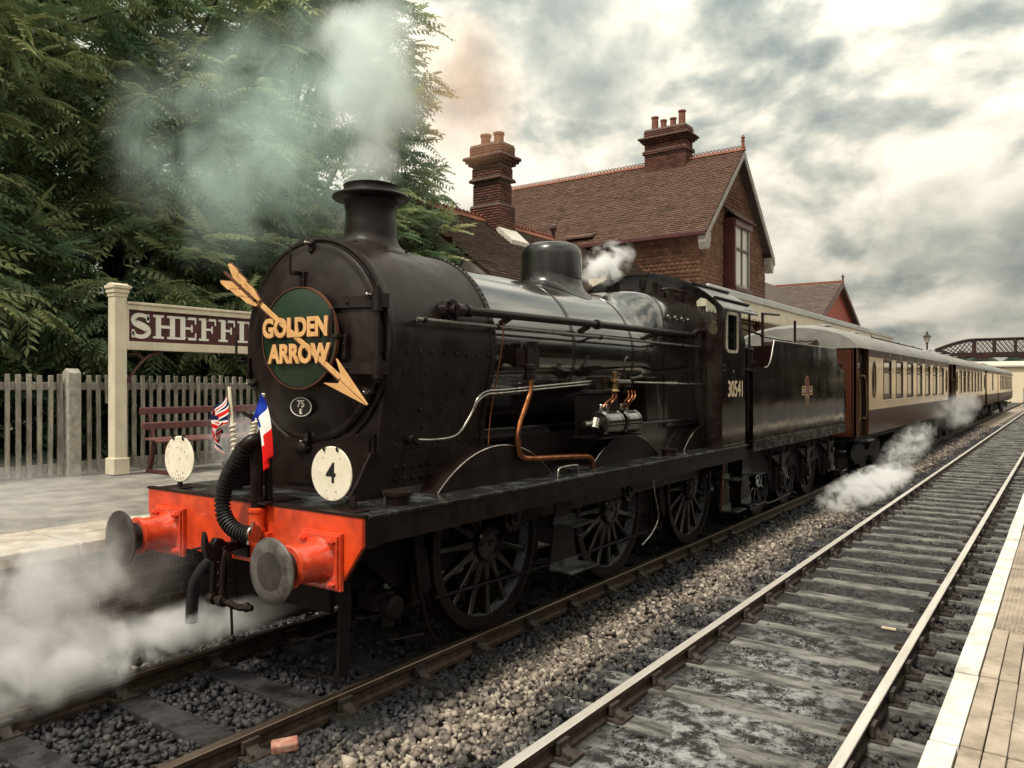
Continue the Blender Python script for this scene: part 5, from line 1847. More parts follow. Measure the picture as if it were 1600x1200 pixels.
def uj_rows(u, v):
    # hoist down the pole, fly furled in folds and drooping
    h = UJ1.lerp(UJ0, .14 + v * .42)
    f_ = u
    fold = .028 * math.sin(u * 17 + v * 3) * min(1, u * 4)
    x = h.x - .135 * math.sin(min(1, f_ * 1.6) * pi / 2) * (1 - .95 * max(0, u - .45) / .55) + .015 * math.sin(u * 9 + v * 4)
    y = h.y - .03 + fold - .05 * u
    z = h.z - .235 * u ** 1.2 - .02 * math.sin(u * 6)
    return (x, y, z)
flag_thing('british_flag', 'small crumpled Union Jack on a white stick beside the black hose', [tuple(UJ0), tuple(UJ1)], [(-.035, -.06, 1.63), (-.065, -.06, 1.84)], uj_rows, 72, 44, union,
           ['flag_white', 'flag_red', 'flag_navy'])
FR0, FR1 = Vector((.205, -.10, 1.72)), Vector((.315, -.08, 2.055))
def fr_rows(u, v):
    h = FR1.lerp(FR0, v * .55)
    fold = .022 * math.sin(v * 8 + u * 2) * min(1, u * 4)
    t = u
    p = Vector((h.x + .05 * math.sin(t * pi * .5) + .055 * t - v * (.02 - .03 * t), h.y - .02 + fold, h.z - .42 * t ** 1.15 + .05 * math.sin(t * pi) + .02 * v * t * 4))
    return tuple(p)
flag_thing('french_flag', 'small blue, white and red French tricolour hanging before the smokebox', [tuple(FR0), tuple(FR1)], [(.20, -.10, 1.71), (.25, -.095, 1.87)], fr_rows, 48, 20,
           lambda u, v: 0 if u < .36 else (1 if u < .68 else 2), ['flag_blue', 'flag_white', 'flag_red'])

# ------------------------------------------------------------------ carriages
def carriage(label, y0, y1, wins, ovals, style, group, letter=None, x_c=0.0):
    t_ = thing('carriage', (x_c, (y0 + y1) / 2, 0), label, 'carriage', group)
    XS = 1.345
    up, low = ('coach_cream', 'coach_umber') if style != 'maroon' else ('coach_cream', 'coach_frame')
    zb, zw, zl, zt = 1.03, 1.56, 2.71, 2.87
    wz0, wz1 = 1.764, 2.683
    vest = .98 if style == 'pullman' else 0
    ya = y0 + vest
    for sx in (1, -1):
        b = MB()
        holes = [rrect(a, c_, wz0, wz1, .03, 3) for a, c_ in wins] if sx > 0 else []
        if sx > 0:
            for oy in ovals:
                holes.append([(oy + .17 * math.cos(2 * pi * i / 28), 2.22 + .38 * math.sin(2 * pi * i / 28)) for i in range(28)])
        holed(b, [(ya, zw), (y1 - vest * .6, zw), (y1 - vest * .6, zl), (ya, zl)], holes, 'x', sx * (XS - .03), sx * XS)
        b.build('upper_side', up, t_, smooth=20)
        b = MB()
        pr = [(zb, XS - .012), (zb + .2, XS - .002), (zw - .002, XS + .002)]
        for (za, xa), (zb2, xb) in zip(pr, pr[1:]):
            v = [(sx * xa, ya, za), (sx * xa, y1 - vest * .6, za), (sx * xb, y1 - vest * .6, zb2), (sx * xb, ya, zb2)]
            v += [(sx * (q[0] * sx - .03), q[1], q[2]) for q in v]
            b.add(v, [(0, 1, 2, 3), (7, 6, 5, 4), (0, 4, 5, 1), (1, 5, 6, 2), (2, 6, 7, 3), (3, 7, 4, 0)])
        b.build('lower_side', low, t_, smooth=40)
        b = MB()
        b.box(sx * (XS - .03), sx * (XS + .002), ya, y1 - vest * .6, zl + .001, zt)
        b.build('letterboard', 'coach_umber', t_, smooth=0)
        if vest:
            b = MB()
            b.box(sx * (XS - .16), sx * (XS - .12), y0 + .02, ya + .1, zb, zt)
            MB().box(sx * (XS - .118), sx * (XS - .05), y0 + .02, y0 + .16, zb, zt + .05).build('corner_pillar', 'coach_umber', t_, smooth=0, bev=.01)
            b.box(sx * (XS - .12), sx * XS, ya - .05, ya - .001, zb, zt)
            MB().box(sx * (XS - .16), sx * (XS - .12), y1 - vest * .6, y1 - .02, zb, zt).build('vestibule', 'coach_umber', t_, smooth=0)
            ve = b.build('vestibule', 'coach_umber', t_, smooth=0, bev=.01)
            b = MB()
            b.box(sx * (XS - .118), sx * (XS - .10), y0 + .25, y0 + .80, zb + .06, zt - .15)
            dr = b.build('door', 'coach_umber', t_, smooth=0, bev=.012)
            b = MB()
            b.box(sx * (XS - .099), sx * (XS - .092), y0 + .33, y0 + .72, 1.85, 2.58)
            b.build('door_pane', 'coach_glass', dr, smooth=0)
            b = MB()
            for y in (y0 + .20, y0 + .86):
                b.tube(spline([(sx * (XS - .10), y, 1.40), (sx * (XS - .03), y, 1.44), (sx * (XS - .03), y, 2.10), (sx * (XS - .06), y - .05, 2.28), (sx * (XS - .10), y - .05, 2.30)], 5), .017, 8)
            b.build('door_handrail', 'brass', dr)
            b = MB()
            b.box(sx * (XS - .15), sx * (XS + .12), y0 + .18, y0 + .90, zb - .10, zb - .07)
            b.build('door_step', 'deck_black', t_, smooth=0)
    # windows: frame with a ventilator bar, pane behind
    for a, c_ in wins:
        b = MB()
        holed(b, rrect(a - .02, c_ + .02, wz0 - .02, wz1 + .02, .04, 3), [rrect(a + .03, c_ - .03, wz0 + .03, wz1 - .03, .02, 3)], 'x', XS - .012, XS + .006)
        b.box(XS - .02, XS + .004, a + .02, c_ - .02, wz1 - .30, wz1 - .265)
        wf = b.build('window', 'coach_frame', t_, smooth=0)
        b = MB()
        b.box(XS - .028, XS - .020, a, c_, wz0, wz1)
        b.build('pane', 'coach_glass', wf, smooth=0)
        b = MB()
        b.box(XS - .002, XS + .016, a - .01, c_ + .01, wz0 - .035, wz0 - .008)
        b.build('sill', 'white_enamel', wf, smooth=0)
        if style == 'pullman' and (c_ - a) > .7:
            for ya_, yb_ in ((a + .05, a + .17), (c_ - .15, c_ - .04)):
                MB().box(XS - .019, XS - .0165, ya_, yb_, wz0 + .06, wz1 - .33).build('curtain', 'curtain', wf, smooth=0)
    for oy in ovals:
        b = MB()
        ring = [(XS + .003, oy + .18 * math.cos(2 * pi * i / 28), 2.22 + .39 * math.sin(2 * pi * i / 28)) for i in range(29)]
        b.tube(ring, .016, 6, cap=False)
        wf = b.build('oval_window', 'coach_frame', t_)
        b = MB()
        b.prism([(oy + .17 * math.cos(2 * pi * i / 28), 2.22 + .38 * math.sin(2 * pi * i / 28)) for i in range(28)], 'x', XS - .026, XS - .018)
        b.build('pane', 'coach_glass', wf, smooth=0)
    # inside, ends, roof, underframe
    b = MB()
    b.box(-XS + .05, XS - .06, ya - .1, y1 - .5, 1.1, 2.8)
    b.build('interior', 'coach_under', t_, smooth=0)
    ra = [(x * 1.0, z) for x, z in [(XS + .02, 2.86), (XS - .005, 2.95), (1.22, 3.09), (1.0, 3.22), (.72, 3.315), (.38, 3.38), (0, 3.40)]]
    ra = ra + [(-x, z) for x, z in ra[-2::-1]]
    b = MB()
    ends = [(y0 + .0, .955, -.06), (y0 + .06, .985, -.015), (y0 + .22, 1, 0), (y1 - .22, 1, 0), (y1 - .06, .985, -.015), (y1, .955, -.06)]
    for y, k, dz in ends:
        b.v += [(x * k, y, 2.86 + (z - 2.86) * (1 + dz * 2.5)) for x, z in ra]
    m2 = len(ra)
    for j in range(len(ends) - 1):
        for i in range(m2 - 1):
            b.f.append((j * m2 + i, j * m2 + i + 1, (j + 1) * m2 + i + 1, (j + 1) * m2 + i))
            b.m.append(0)
    b.f += [tuple(range(m2)), tuple(range((len(ends) - 1) * m2, len(ends) * m2))]
    b.m += [0, 0]
    rf = b.build('roof', 'coach_roof', t_, smooth=40)
    b = MB()
    b.bar((.98, y0 + 3.2, 3.245), (.98, y1 - 4.0, 3.245), .012, .03)
    b.bar((1.05, y0 + 2.7, 3.30), (.98, y0 + 3.2, 3.245), .012, .03)
    b.build('rain_strip', 'coach_under', rf, smooth=0)
    for k in range(int((y1 - y0) / 3)):
        b = MB()
        yv = y0 + 1.6 + k * 3
        b.lathe([(.10, 3.36), (.10, 3.42), (.16, 3.44), (.14, 3.48), (.0, 3.49)], (.28, yv, 0), 'z', 12)
        b.build('roof_vent', 'coach_roof', rf, smooth=30)
    for ye, d_ in ((y0, 1), (y1, -1)):
        b = MB()
        holed(b, [(-XS + .06, zb)] + [(XS - .06, zb), (XS - .06, 2.86)] + [(x * .955, 2.85 + (z - 2.86) * .85) for x, z in ra[1:-1]] + [(-XS + .06, 2.86)], [], 'y', ye + .02 * d_, ye + .05 * d_)
        b.build('end_wall', 'coach_umber', t_, smooth=0)
    b = MB()
    b.box(-.55, .55, y0 - .28, y0 + .02, 1.05, 3.05)
    gw = b.build('gangway', 'coach_frame', t_, smooth=0, bev=.03)
    b = MB()
    for k in range(4):
        b.box(.72 + .0, 1.0, y0 - .005, y0 + .015, 1.25 + k * .42, 1.28 + k * .42)
    b.build('end_step', 'coach_under', t_, smooth=0)
    b = MB()
    b.box(-1.25, 1.25, y0 + .1, y1 - .1, .92, 1.04)
    b.box(-.4, .4, y0 + 4, y1 - 4, .45, .92)
    b.box(.75, 1.15, y0 + 5.2, y0 + 7.4, .40, .92)
    b.build('underframe', 'coach_under', t_, smooth=0)
    for yb in (y0 + 2.3, y1 - 2.3):
        b = MB()
        for sx in (1, -1):
            b.prism([(yb - 1.6, .70), (yb - 1.35, .80), (yb - .5, .80), (yb - .2, .60), (yb + .2, .60), (yb + .5, .80), (yb + 1.35, .80), (yb + 1.6, .70), (yb + 1.6, .55), (yb + 1.1, .36), (yb + .8, .36), (yb + .3, .45), (yb - .3, .45), (yb - .8, .36), (yb - 1.1, .36), (yb - 1.6, .55)], 'x', sx * .98, sx * 1.04)
        b.box(-.9, .9, yb - .4, yb + .4, .55, .9)
        bg = b.build('bogie', 'coach_under', t_, smooth=0)
        for dy in (-1.0, 1.0):
            for sgn in (1, -1):
                b = MB()
                b.lathe([(.0, -.02), (.38, -.02), (.40, .0), (.455, .0), (.455, -.10), (.48, -.12), (.0, -.12)], (0, yb + dy, .455), 'x', 28)
                b.v = [((q[0] + .76) * sgn, q[1], q[2]) for q in b.v]
                b.build('wheel', 'rail_rust', bg, smooth=25)
    if letter:
        for k, chh in enumerate(letter):
            text_mesh('letterboard_letter', chh, .17, 'cream_letter', t_, face_px(XS + .004, y0 + (y1 - y0) * (.22 + .58 * k / max(1, len(letter) - 1)), 2.79), .001, .002, 1)
    return t_
PG = 'carriages behind the tender'
w1 = [(16.28 + 1.655 * k, 17.26 + 1.655 * k) for k in range(7)]
carriage('nearest cream and brown carriage with tall windows, right behind the tender', 13.66, 29.1, w1, [15.18, 28.0], 'pullman', PG, 'PULLMAN')
w2 = [(32.1 + 1.55 * k, 33.0 + 1.55 * k) for k in range(7)]
carriage('second cream and brown carriage, half hidden by drifting steam', 30.05, 44.9, w2, [31.3, 43.8], 'pullman', PG, 'PULLMAN')
carriage('short cream and brown luggage van, third in the row of carriages', 45.6, 53.6, [(49.2, 49.9)], [], 'van', PG)
carriage('last carriage of the train, pale cream above a dark lower side', 54.5, 70.2, [(56 + 1.5 * k, 56.8 + 1.5 * k) for k in range(9)], [], 'maroon', PG)

# ------------------------------------------------------------------ left platform: nameboard, bench, fence
SGX = -5.62
sg = thing('station_sign', (SGX, 2.1, .9), 'cream and maroon station nameboard on square posts, lettered SHEFFIELD PARK', 'sign')
SY_, SE_ = 2.05, 7.0
def sign_post(y):
    b = MB()
    b.box(SGX - .085, SGX + .085, y - .085, y + .085, .905, 3.30)
    p_ = b.build('post', 'cream_paint', sg, smooth=0, bev=.008)
    b = MB()
    b.box(SGX - .112, SGX + .112, y - .112, y + .112, .906, 1.13)
    b.build('plinth', 'cream_paint', p_, smooth=0, bev=.012)
    b = MB()
    for hw, z0, z1 in ((.095, 3.29, 3.34), (.108, 3.34, 3.40), (.122, 3.40, 3.445)):
        b.box(SGX - hw, SGX + hw, y - hw, y + hw, z0, z1)
    b.prism([(SGX - .11, 3.445), (SGX + .11, 3.445), (SGX + .03, 3.475), (SGX - .03, 3.475)], 'y', y - .11, y + .11)
    b.build('cap', 'cream_paint', p_, smooth=0, bev=.006)
sign_post(SY_)
sign_post(SE_)
b = MB()
b.box(SGX + .0, SGX + .035, SY_ + .087, SE_ - .087, 2.70, 3.13)
brd = b.build('board', 'maroon', sg, smooth=0)
b = MB()
b.box(SGX - .02, SGX + .085, SY_ + .087, SE_ - .087, 3.131, 3.20)
b.box(SGX - .02, SGX + .105, SY_ + .087, SE_ - .087, 3.20, 3.235)
b.build('top_moulding', 'cream_paint', sg, smooth=0, bev=.006)
b = MB()
b.box(SGX - .02, SGX + .085, SY_ + .087, SE_ - .087, 2.585, 2.699)
b.build('bottom_moulding', 'cream_paint', sg, smooth=0, bev=.006)
b = MB()
b.box(SGX + .036, SGX + .08, SY_ + .087, SY_ + .115, 2.70, 3.13)
b.build('side_moulding', 'cream_paint', sg, smooth=0)
# slab-serif letters cut from flat shapes
def slab_letter(ch, y, z, h, wd, st):
    """letter with its left foot at (y, z), in the plane facing the tracks"""
    x0, x1 = SGX + .035, SGX + .043
    b = MB()
    sf = st * .55                      # serif overhang
    sh = h * .095                      # serif thickness
    def rect(a0, a1, c0_, c1):
        b.prism([(y + a0, z + c0_), (y + a1, z + c0_), (y + a1, z + c1), (y + a0, z + c1)], 'x', x0, x1)
    def stem(a):
        rect(a, a + st, 0, h)
        rect(a - sf, a, 0, sh); rect(a + st, a + st + sf, 0, sh)
        rect(a - sf, a, h - sh, h); rect(a + st, a + st + sf, h - sh, h)
    def poly(p):
        b.prism([(y + q[0], z + q[1]) for q in p], 'x', x0, x1)
    if ch in 'HEFILDPRK':
        stem(0)
    if ch == 'H':
        stem(wd - st)
        rect(st, wd - st, h * .45, h * .57)
    if ch in 'EF':
        rect(st, wd, h - sh * 1.15, h)
        poly([(wd - sh * .8, h - sh), (wd, h - sh), (wd, h * .70), (wd - sh * .6, h * .70)])
        rect(st, wd * .68, h * .46, h * .56)
        poly([(wd * .68, h * .35), (wd * .68 + sh * .7, h * .35), (wd * .68 + sh * .7, h * .67), (wd * .68, h * .67)])
    if ch in 'EL':
        rect(st, wd, 0, sh * 1.15)
        poly([(wd - sh * .8, sh), (wd - sh * .5, h * .32), (wd, h * .32), (wd, sh)])
    if ch in 'DPR':
        z0, z1 = (0, h) if ch == 'D' else (h * .44, h)
        n = 12
        ro = [(st + (wd - st) * math.sin(pi * i / n), (z0 + z1) / 2 + (z1 - z0) / 2 * -math.cos(pi * i / n)) for i in range(n + 1)]
        ri = [(st + (wd - st - st * .9) * math.sin(pi * i / n), (z0 + z1) / 2 + ((z1 - z0) / 2 - sh * 1.1) * -math.cos(pi * i / n)) for i in range(n + 1)]
        for i in range(n):
            poly([ro[i], ro[i + 1], ri[i + 1], ri[i]])
    if ch in 'RK':
        poly([(st * 1.1, h * .46), (st * 2.0, h * .50), (wd + sf * .5, sh), (wd + sf * .5, 0), (wd - st * .75, 0)])
    if ch == 'K':
        poly([(st, h * .34), (st, h * .52), (wd - st * .9, h), (wd - st * .1, h)])
    if ch == 'A':
        poly([(wd * .46, h), (wd * .58, h), (wd, 0), (wd - st, 0)])
        poly([(wd * .46, h), (wd * .54, h), (st * .55, 0), (0, 0)])
        rect(wd * .2, wd * .8, h * .28, h * .38)
        rect(-sf, st * .55 + sf, 0, sh); rect(wd - st - sf, wd + sf, 0, sh)
    if ch == 'S':
        pts = [(.90, .74), (.80, .88), (.55, .945), (.28, .92), (.12, .79), (.16, .64), (.38, .55), (.64, .47), (.86, .36), (.88, .20), (.70, .08), (.45, .05), (.20, .10), (.08, .25)]
        sp = spline([(p[0] * wd, p[1] * h, 0) for p in pts], 4)
        for i in range(len(sp) - 1):
            p, q = sp[i], sp[i + 1]
            t = i / (len(sp) - 1)
            wt = st * (.34 + .30 * math.exp(-((t - .5) / .22) ** 2))
            d = (sp[min(i + 2, len(sp) - 1)] - sp[max(i - 1, 0)]).normalized()
            d0 = (sp[i + 1] - sp[max(i - 1, 0)]).normalized()
            n0, n1 = Vector((-d0.y, d0.x, 0)), Vector((-d.y, d.x, 0))
            poly([tuple((p + n0 * wt)[:2]), tuple((q + n1 * wt)[:2]), tuple((q - n1 * wt)[:2]), tuple((p - n0 * wt)[:2])])
        rect(wd * .82, wd * .95, h * .66, h * .99)
        rect(wd * .02, wd * .15, 0, h * .34)
    b.build('letter', 'white_letter', brd, smooth=0)
yy = SY_ + .17
WID = {'I': .08, 'S': .265, 'H': .285, 'E': .25, 'F': .24, 'L': .23, 'D': .24, 'P': .22, 'A': .26, 'R': .24, 'K': .25, ' ': .12}
for ch in 'SHEFFIELD PARK':
    if ch != ' ':
        slab_letter(ch, yy, 2.755, .33, WID[ch], .075)
    yy += WID[ch] + .085 + (.0 if ch != ' ' else 0)
b = MB()
for y, s_ in ((SY_ + .125, 1), (SE_ - .125, -1)):
    b.tube(spline([(SGX, y + s_ * .0, 2.13), (SGX, y + s_ * .12, 2.32), (SGX, y + s_ * .30, 2.50), (SGX, y + s_ * .5, 2.575)], 5), .022, 8)
    b.tube(spline([(SGX, y + s_ * .17, 2.37), (SGX, y + s_ * .22, 2.46), (SGX, y + s_ * .16, 2.54)], 5), .018, 6)
    b.tube([(SGX, y + s_ * .02, 2.52), (SGX, y + s_ * .16, 2.54)], .015, 6)
tag(b.build('bracket', 'bench_iron', sg), kind='stuff')

bn = thing('bench', (-5.15, 3.6, .9), 'slatted dusky red platform bench in front of the grey picket fence', 'bench')
BY0, BY1 = 2.30, 4.95
def plank(name, x0, x1, z0, z1, tilt=0):
    b = MB()
    b.box(x0, x1, BY0, BY1, z0, z1)
    return b.build(name, 'bench_paint', bn, smooth=0, bev=.014)
plank('back_slat', -5.545, -5.50, 1.70, 1.80)
plank('back_slat', -5.485, -5.44, 1.495, 1.595)
plank('seat_slat', -5.42, -5.30, 1.355, 1.39)
plank('seat_slat', -5.285, -5.165, 1.352, 1.387)
plank('seat_slat', -5.15, -5.02, 1.335, 1.372)
for y in (BY0 + .14, (BY0 + BY1) / 2, BY1 - .14):
    b = MB()
    b.bar((-5.54, y, 1.78), (-5.42, y, 1.36), .05, .05)
    b.bar((-5.44, y, 1.345), (-5.03, y, 1.335), .05, .035)
    b.bar((-5.38, y, 1.34), (-5.52, y, .93), .05, .06)
    b.bar((-5.12, y, 1.34), (-5.00, y, .93), .05, .06)
    b.bar((-5.56, y, .925), (-4.94, y, .925), .06, .045)
    b.build('bench_frame', 'bench_iron', bn, smooth=0, bev=.006)

FX = -6.03
fn = thing('picket_fence', (FX, 4, .9), 'weathered grey picket fence with concrete posts along the platform back', 'fence')
rail_b = None
post_ys = [-5.85, -3.75, -1.70, .36, 1.47, 3.2, 5.45, 7.8, 10.2]
post_ys = [-5.0, -3.3, -1.4, 1.65, 4.65, 7.6, 10.5]
p0 = None
for i, y in enumerate(post_ys):
    b = MB()
    b.box(FX - .09, FX + .09, y - .085, y + .085, .86, 2.24)
    b.prism([(FX - .09, 2.24), (FX + .09, 2.24), (FX + .09, 2.27), (FX, 2.33), (FX - .09, 2.27)], 'y', y - .085, y + .085)
    b.build('fence_post', 'concrete_post', fn, smooth=0, bev=.012)
for y0, y1 in zip(post_ys, post_ys[1:]):
    for zc in (2.09, 1.03):
        b = MB()
        b.bar((FX - .045, y0 + .085, zc + random.uniform(-.01, .01)), (FX - .045, y1 - .085, zc + random.uniform(-.012, .012)), .04, .10)
        b.build('fence_rail', 'weathered_wood', fn, smooth=0, bev=.006)
y = -5.05
k = 0
while y < 10.4:
    if min(abs(y - q) for q in post_ys) > .115:
        b = MB()
        top = 2.24 + random.uniform(-.012, .012)
        bot = .915 + random.uniform(0, .02)
        if k == 57:
            bot = 1.85
        x = FX - .0 + random.uniform(-.004, .004)
        hw = .0285 + random.uniform(-.003, .004)
        ln = random.uniform(-.012, .012)
        b.add([(x - .02, y - hw, bot), (x + .012, y - hw, bot), (x + .012, y + hw, bot), (x - .02, y + hw, bot),
               (x - .02, y - hw + ln, top), (x + .012, y - hw + ln, top), (x + .012, y + hw + ln, top), (x - .02, y + hw + ln, top)],
              [(0, 3, 2, 1), (4, 5, 6, 7), (0, 1, 5, 4), (1, 2, 6, 5), (2, 3, 7, 6), (3, 0, 4, 7)])
        b.build('picket', 'weathered_wood', fn, smooth=0, bev=.005, segs=1)
    y += .126
    k += 1

# ------------------------------------------------------------------ buildings
def tile_field(name, o, u, v, W, H, gauge, tw, matn, parent, bands=None, thick=.042, keep=None, lift=.045, smooth=False):
    """overlapping tiles, each its own slab of clay; o lower left corner, u along the course, v up the slope"""
    u, v = Vector(u).normalized(), Vector(v).normalized()
    nrm = u.cross(v)
    V, F, A = [], [], []
    rows_ = int(H / gauge)
    for r_ in range(rows_):
        rounded = bands is not None and bands(r_)
        off = .5 * tw * (r_ % 2)
        rowt = random.uniform(0, .30) + (.10 if rounded else 0)
        for k in range(-1, int(W / tw) + 1):
            a0 = k * tw + off
            a1 = a0 + tw * .94
            if a1 < 0.02 or a0 > W - .02:
                continue
            a0, a1 = max(a0, 0), min(a1, W)
            h0 = r_ * gauge
            if keep and not keep((a0 + a1) / 2, h0 + gauge * .5):
                continue
            j = random.uniform(-.006, .006)
            lf = lift + random.uniform(-.005, .007)
            if rounded:
                m_ = (a0 + a1) / 2
                bot = [(a0, h0 + gauge * .55), (a0 + (a1 - a0) * .12, h0 + gauge * .22), (m_, h0 - gauge * .05 + j), (a1 - (a1 - a0) * .12, h0 + gauge * .22), (a1, h0 + gauge * .55)]
            else:
                bot = [(a0, h0 + j), (a0 + (a1 - a0) * .33, h0 + j), ((a0 + a1) / 2, h0 + j), (a1 - (a1 - a0) * .33, h0 + j), (a1, h0 + j + random.uniform(-.004, .004))]
            top = [(a1, h0 + gauge * 1.25), (a0, h0 + gauge * 1.25)]
            b0 = len(V)
            for (p, q) in bot:
                V.append(Vector(o) + u * p + v * q + nrm * lf)
            for (p, q) in top:
                V.append(Vector(o) + u * p + v * q + nrm * (lf - thick))
            for (p, q) in bot:
                V.append(Vector(o) + u * p + v * q + nrm * (lf - thick))
            F += [(b0, b0 + 1, b0 + 6, b0 + 6), (b0 + 1, b0 + 2, b0 + 6, b0 + 6), (b0 + 2, b0 + 3, b0 + 5, b0 + 6), (b0 + 3, b0 + 4, b0 + 5, b0 + 5)]
            for i in range(4):
                F.append((b0 + i, b0 + 7 + i, b0 + 8 + i, b0 + 1 + i))
            A += [min(1, .62 * random.random() ** 1.2 + rowt)] * 12
    tri = []
    for f in F:
        if f[2] == f[3]:
            tri.append(f[:3])
        else:
            tri += [(f[0], f[1], f[2]), (f[0], f[2], f[3])]
    ob = np_obj(name, np.array([tuple(q) for q in V]), np.array(tri), matn, parent, {'rnd': np.array(A)})
    return tag(ob, kind='stuff')
def bricks(name, x0, x1, y0, y1, z0, z1, parent, faces=('-y', '+x'), matn='house_brick'):
    """brick courses with real joints on the faces one can see"""
    V, F, A = [], [], []
    def bx(a, b_):
        o_ = len(V)
        for z in (a[2], b_[2]):
            for y in (a[1], b_[1]):
                for x in (a[0], b_[0]):
                    V.append((x, y, z))
        for q in [(0, 2, 3, 1), (4, 5, 7, 6), (0, 1, 5, 4), (2, 6, 7, 3), (0, 4, 6, 2), (1, 3, 7, 5)]:
            F.append(tuple(i + o_ for i in q))
        A.extend([random.random()] * 8)
    n = int((z1 - z0) / .075)
    for r_ in range(n):
        z = z0 + r_ * .075
        for fc in faces:
            L0, L1 = (x0, x1) if fc == '-y' else (y0, y1)
            p = L0 - (.0 if r_ % 2 else .112)
            while p < L1 - .01:
                a, c_ = max(p, L0), min(p + .215, L1)
                if c_ - a > .03:
                    if fc == '-y':
                        bx((a, y0 - .008, z), (c_, y0 + .05, z + .064))
                    else:
                        bx((x1 - .05, a, z), (x1 + .008, c_, z + .064))
                p += .226
    o = np_obj(name, np.array(V), np.array(F), matn, parent, {'rnd': np.array(A)})
    return tag(o, kind='stuff')

house = thing('station_house', (-9, 27.7, .9), 'tall tile-hung station house with steep red-brown roof and gable', 'house')
GX, HY0, HY1, EZ, RZ, RY = -6.2, 24.1, 31.35, 8.15, 11.62, 27.72
HX0 = -18.0
b = MB()
b.box(HX0, GX - .03, HY0 + .03, HY1 - .03, .8, EZ - .22)
b.prism([(HY0 + .03, EZ - .22), (HY1 - .03, EZ - .22), (RY, RZ - .40)], 'x', HX0, GX - .03)
b.build('wall', 'house_brick', house, smooth=0)
def bandf(r_):
    return (r_ // 4) % 2 == 1
# tile hanging: side towards the camera and the gable end
tile_field('hung_tiles', (-12.6, HY0 + .03, 4.6), (1, 0, 0), (0, 0, 1), 6.4, EZ - 4.62, .15, .21, 'hung_tile', house, bandf, keep=lambda a, h: not (.95 < a < 1.75 and 2.35 < h < 3.4))
win_y0, win_y1, win_z0, win_z1 = 26.55, 28.35, 5.95, 8.35
def gable_keep(a, h):
    y, z = HY0 + a, 4.6 + h
    if z > EZ and (z - EZ) > (RZ - .2 - EZ) * (1 - abs(y - RY) / (RY - HY0)):
        return False
    return not (win_y0 - .15 < y < win_y1 + .15 and win_z0 - .1 < z < win_z1 + .1)
tile_field('hung_tiles', (GX - .03, HY0, 4.6), (0, 1, 0), (0, 0, 1), HY1 - HY0, RZ - 4.7, .15, .21, 'hung_tile', house, bandf, keep=gable_keep)
# roof
sl = math.hypot(RY - HY0 + .45, RZ - EZ + .42)
dv = (0, RY - HY0 + .45, RZ - EZ + .42)
b = MB()
OH = .42
kk = (RZ - EZ) / (RY - HY0)
yl, zl_ = HY0 - .42, EZ - .42 * kk
yr, zr = HY1 + .42, EZ - .42 * kk
b.prism([(yl, zl_ - .06), (RY, RZ - .06), (yr, zr - .06), (yr, zr - .14), (RY, RZ - .16), (yl, zl_ - .14)], 'x', HX0, GX + .40)
roof_h = b.build('roof', 'roof_tile_dark', house, smooth=0)
sl = math.hypot(RY - yl, RZ - zl_)
tile_field('roof_tiles', (HX0, yl, zl_ - .05), (1, 0, 0), (0, RY - yl, RZ - zl_), GX + .40 - HX0, sl, .135, .20, 'roof_tile', roof_h)
tile_field('roof_tiles', (GX + .40, yr, zr - .05), (-1, 0, 0), (0, RY - yr, RZ - zr), 3.0, sl, .135, .20, 'roof_tile', roof_h)
# pierced ridge crest, finial
b = MB()
x = HX0
while x < GX + .38:
    b.prism([(RY - .10, RZ - .06), (RY + .10, RZ - .06), (RY + .02, RZ + .05), (RY - .02, RZ + .05)], 'x', x, x + .168)
    b.lathe([(.045, -.02), (.075, -.02), (.075, .02), (.045, .02), (.045, -.02)], (x + .085, RY, RZ + .09), 'y', 12, cap=False)
    x += .17
tag(b.build('ridge_crest', 'ridge_tile', roof_h, smooth=30), kind='stuff')
b = MB()
b.lathe([(.07, RZ), (.06, RZ + .3), (.09, RZ + .33), (.05, RZ + .38), (.085, RZ + .46), (.05, RZ + .54), (.0, RZ + .60)], (GX + .34, RY, 0), 'z', 12)
b.build('finial', 'ridge_tile', roof_h)
# bargeboards, gutter, brackets
for ye, ze in ((yl, zl_), (yr, zr)):
    b = MB()
    b.prism([(ye, ze - .10), (RY, RZ - .10), (RY, RZ - .36), (ye, ze - .36)], 'x', GX + .36, GX + .41)
    b.build('bargeboard', 'barge_white', house, smooth=0)
    b = MB()
    s_ = 1 if ye < RY else -1
    b.prism([(ye + s_ * .02, ze - .05), (ye + s_ * .50, ze - .05), (ye + s_ * .50, ze - .30), (ye + s_ * .36, ze - .62), (ye + s_ * .14, ze - .70), (ye + s_ * .02, ze - .45)], 'x', GX + .05, GX + .36)
    b.build('eaves_bracket', 'barge_white', house, smooth=0)
b = MB()
b.box(HX0, GX + .36, yl - .09, yl + .06, zl_ - .20, zl_ - .05)
b.build('gutter', 'house_maroon', house, smooth=0, bev=.02)
b = MB()
b.box(HX0, GX + .06, HY0 - .06, HY0 + .02, EZ - .42, EZ - .18)
b.build('eaves_board', 'barge_white', house, smooth=0)
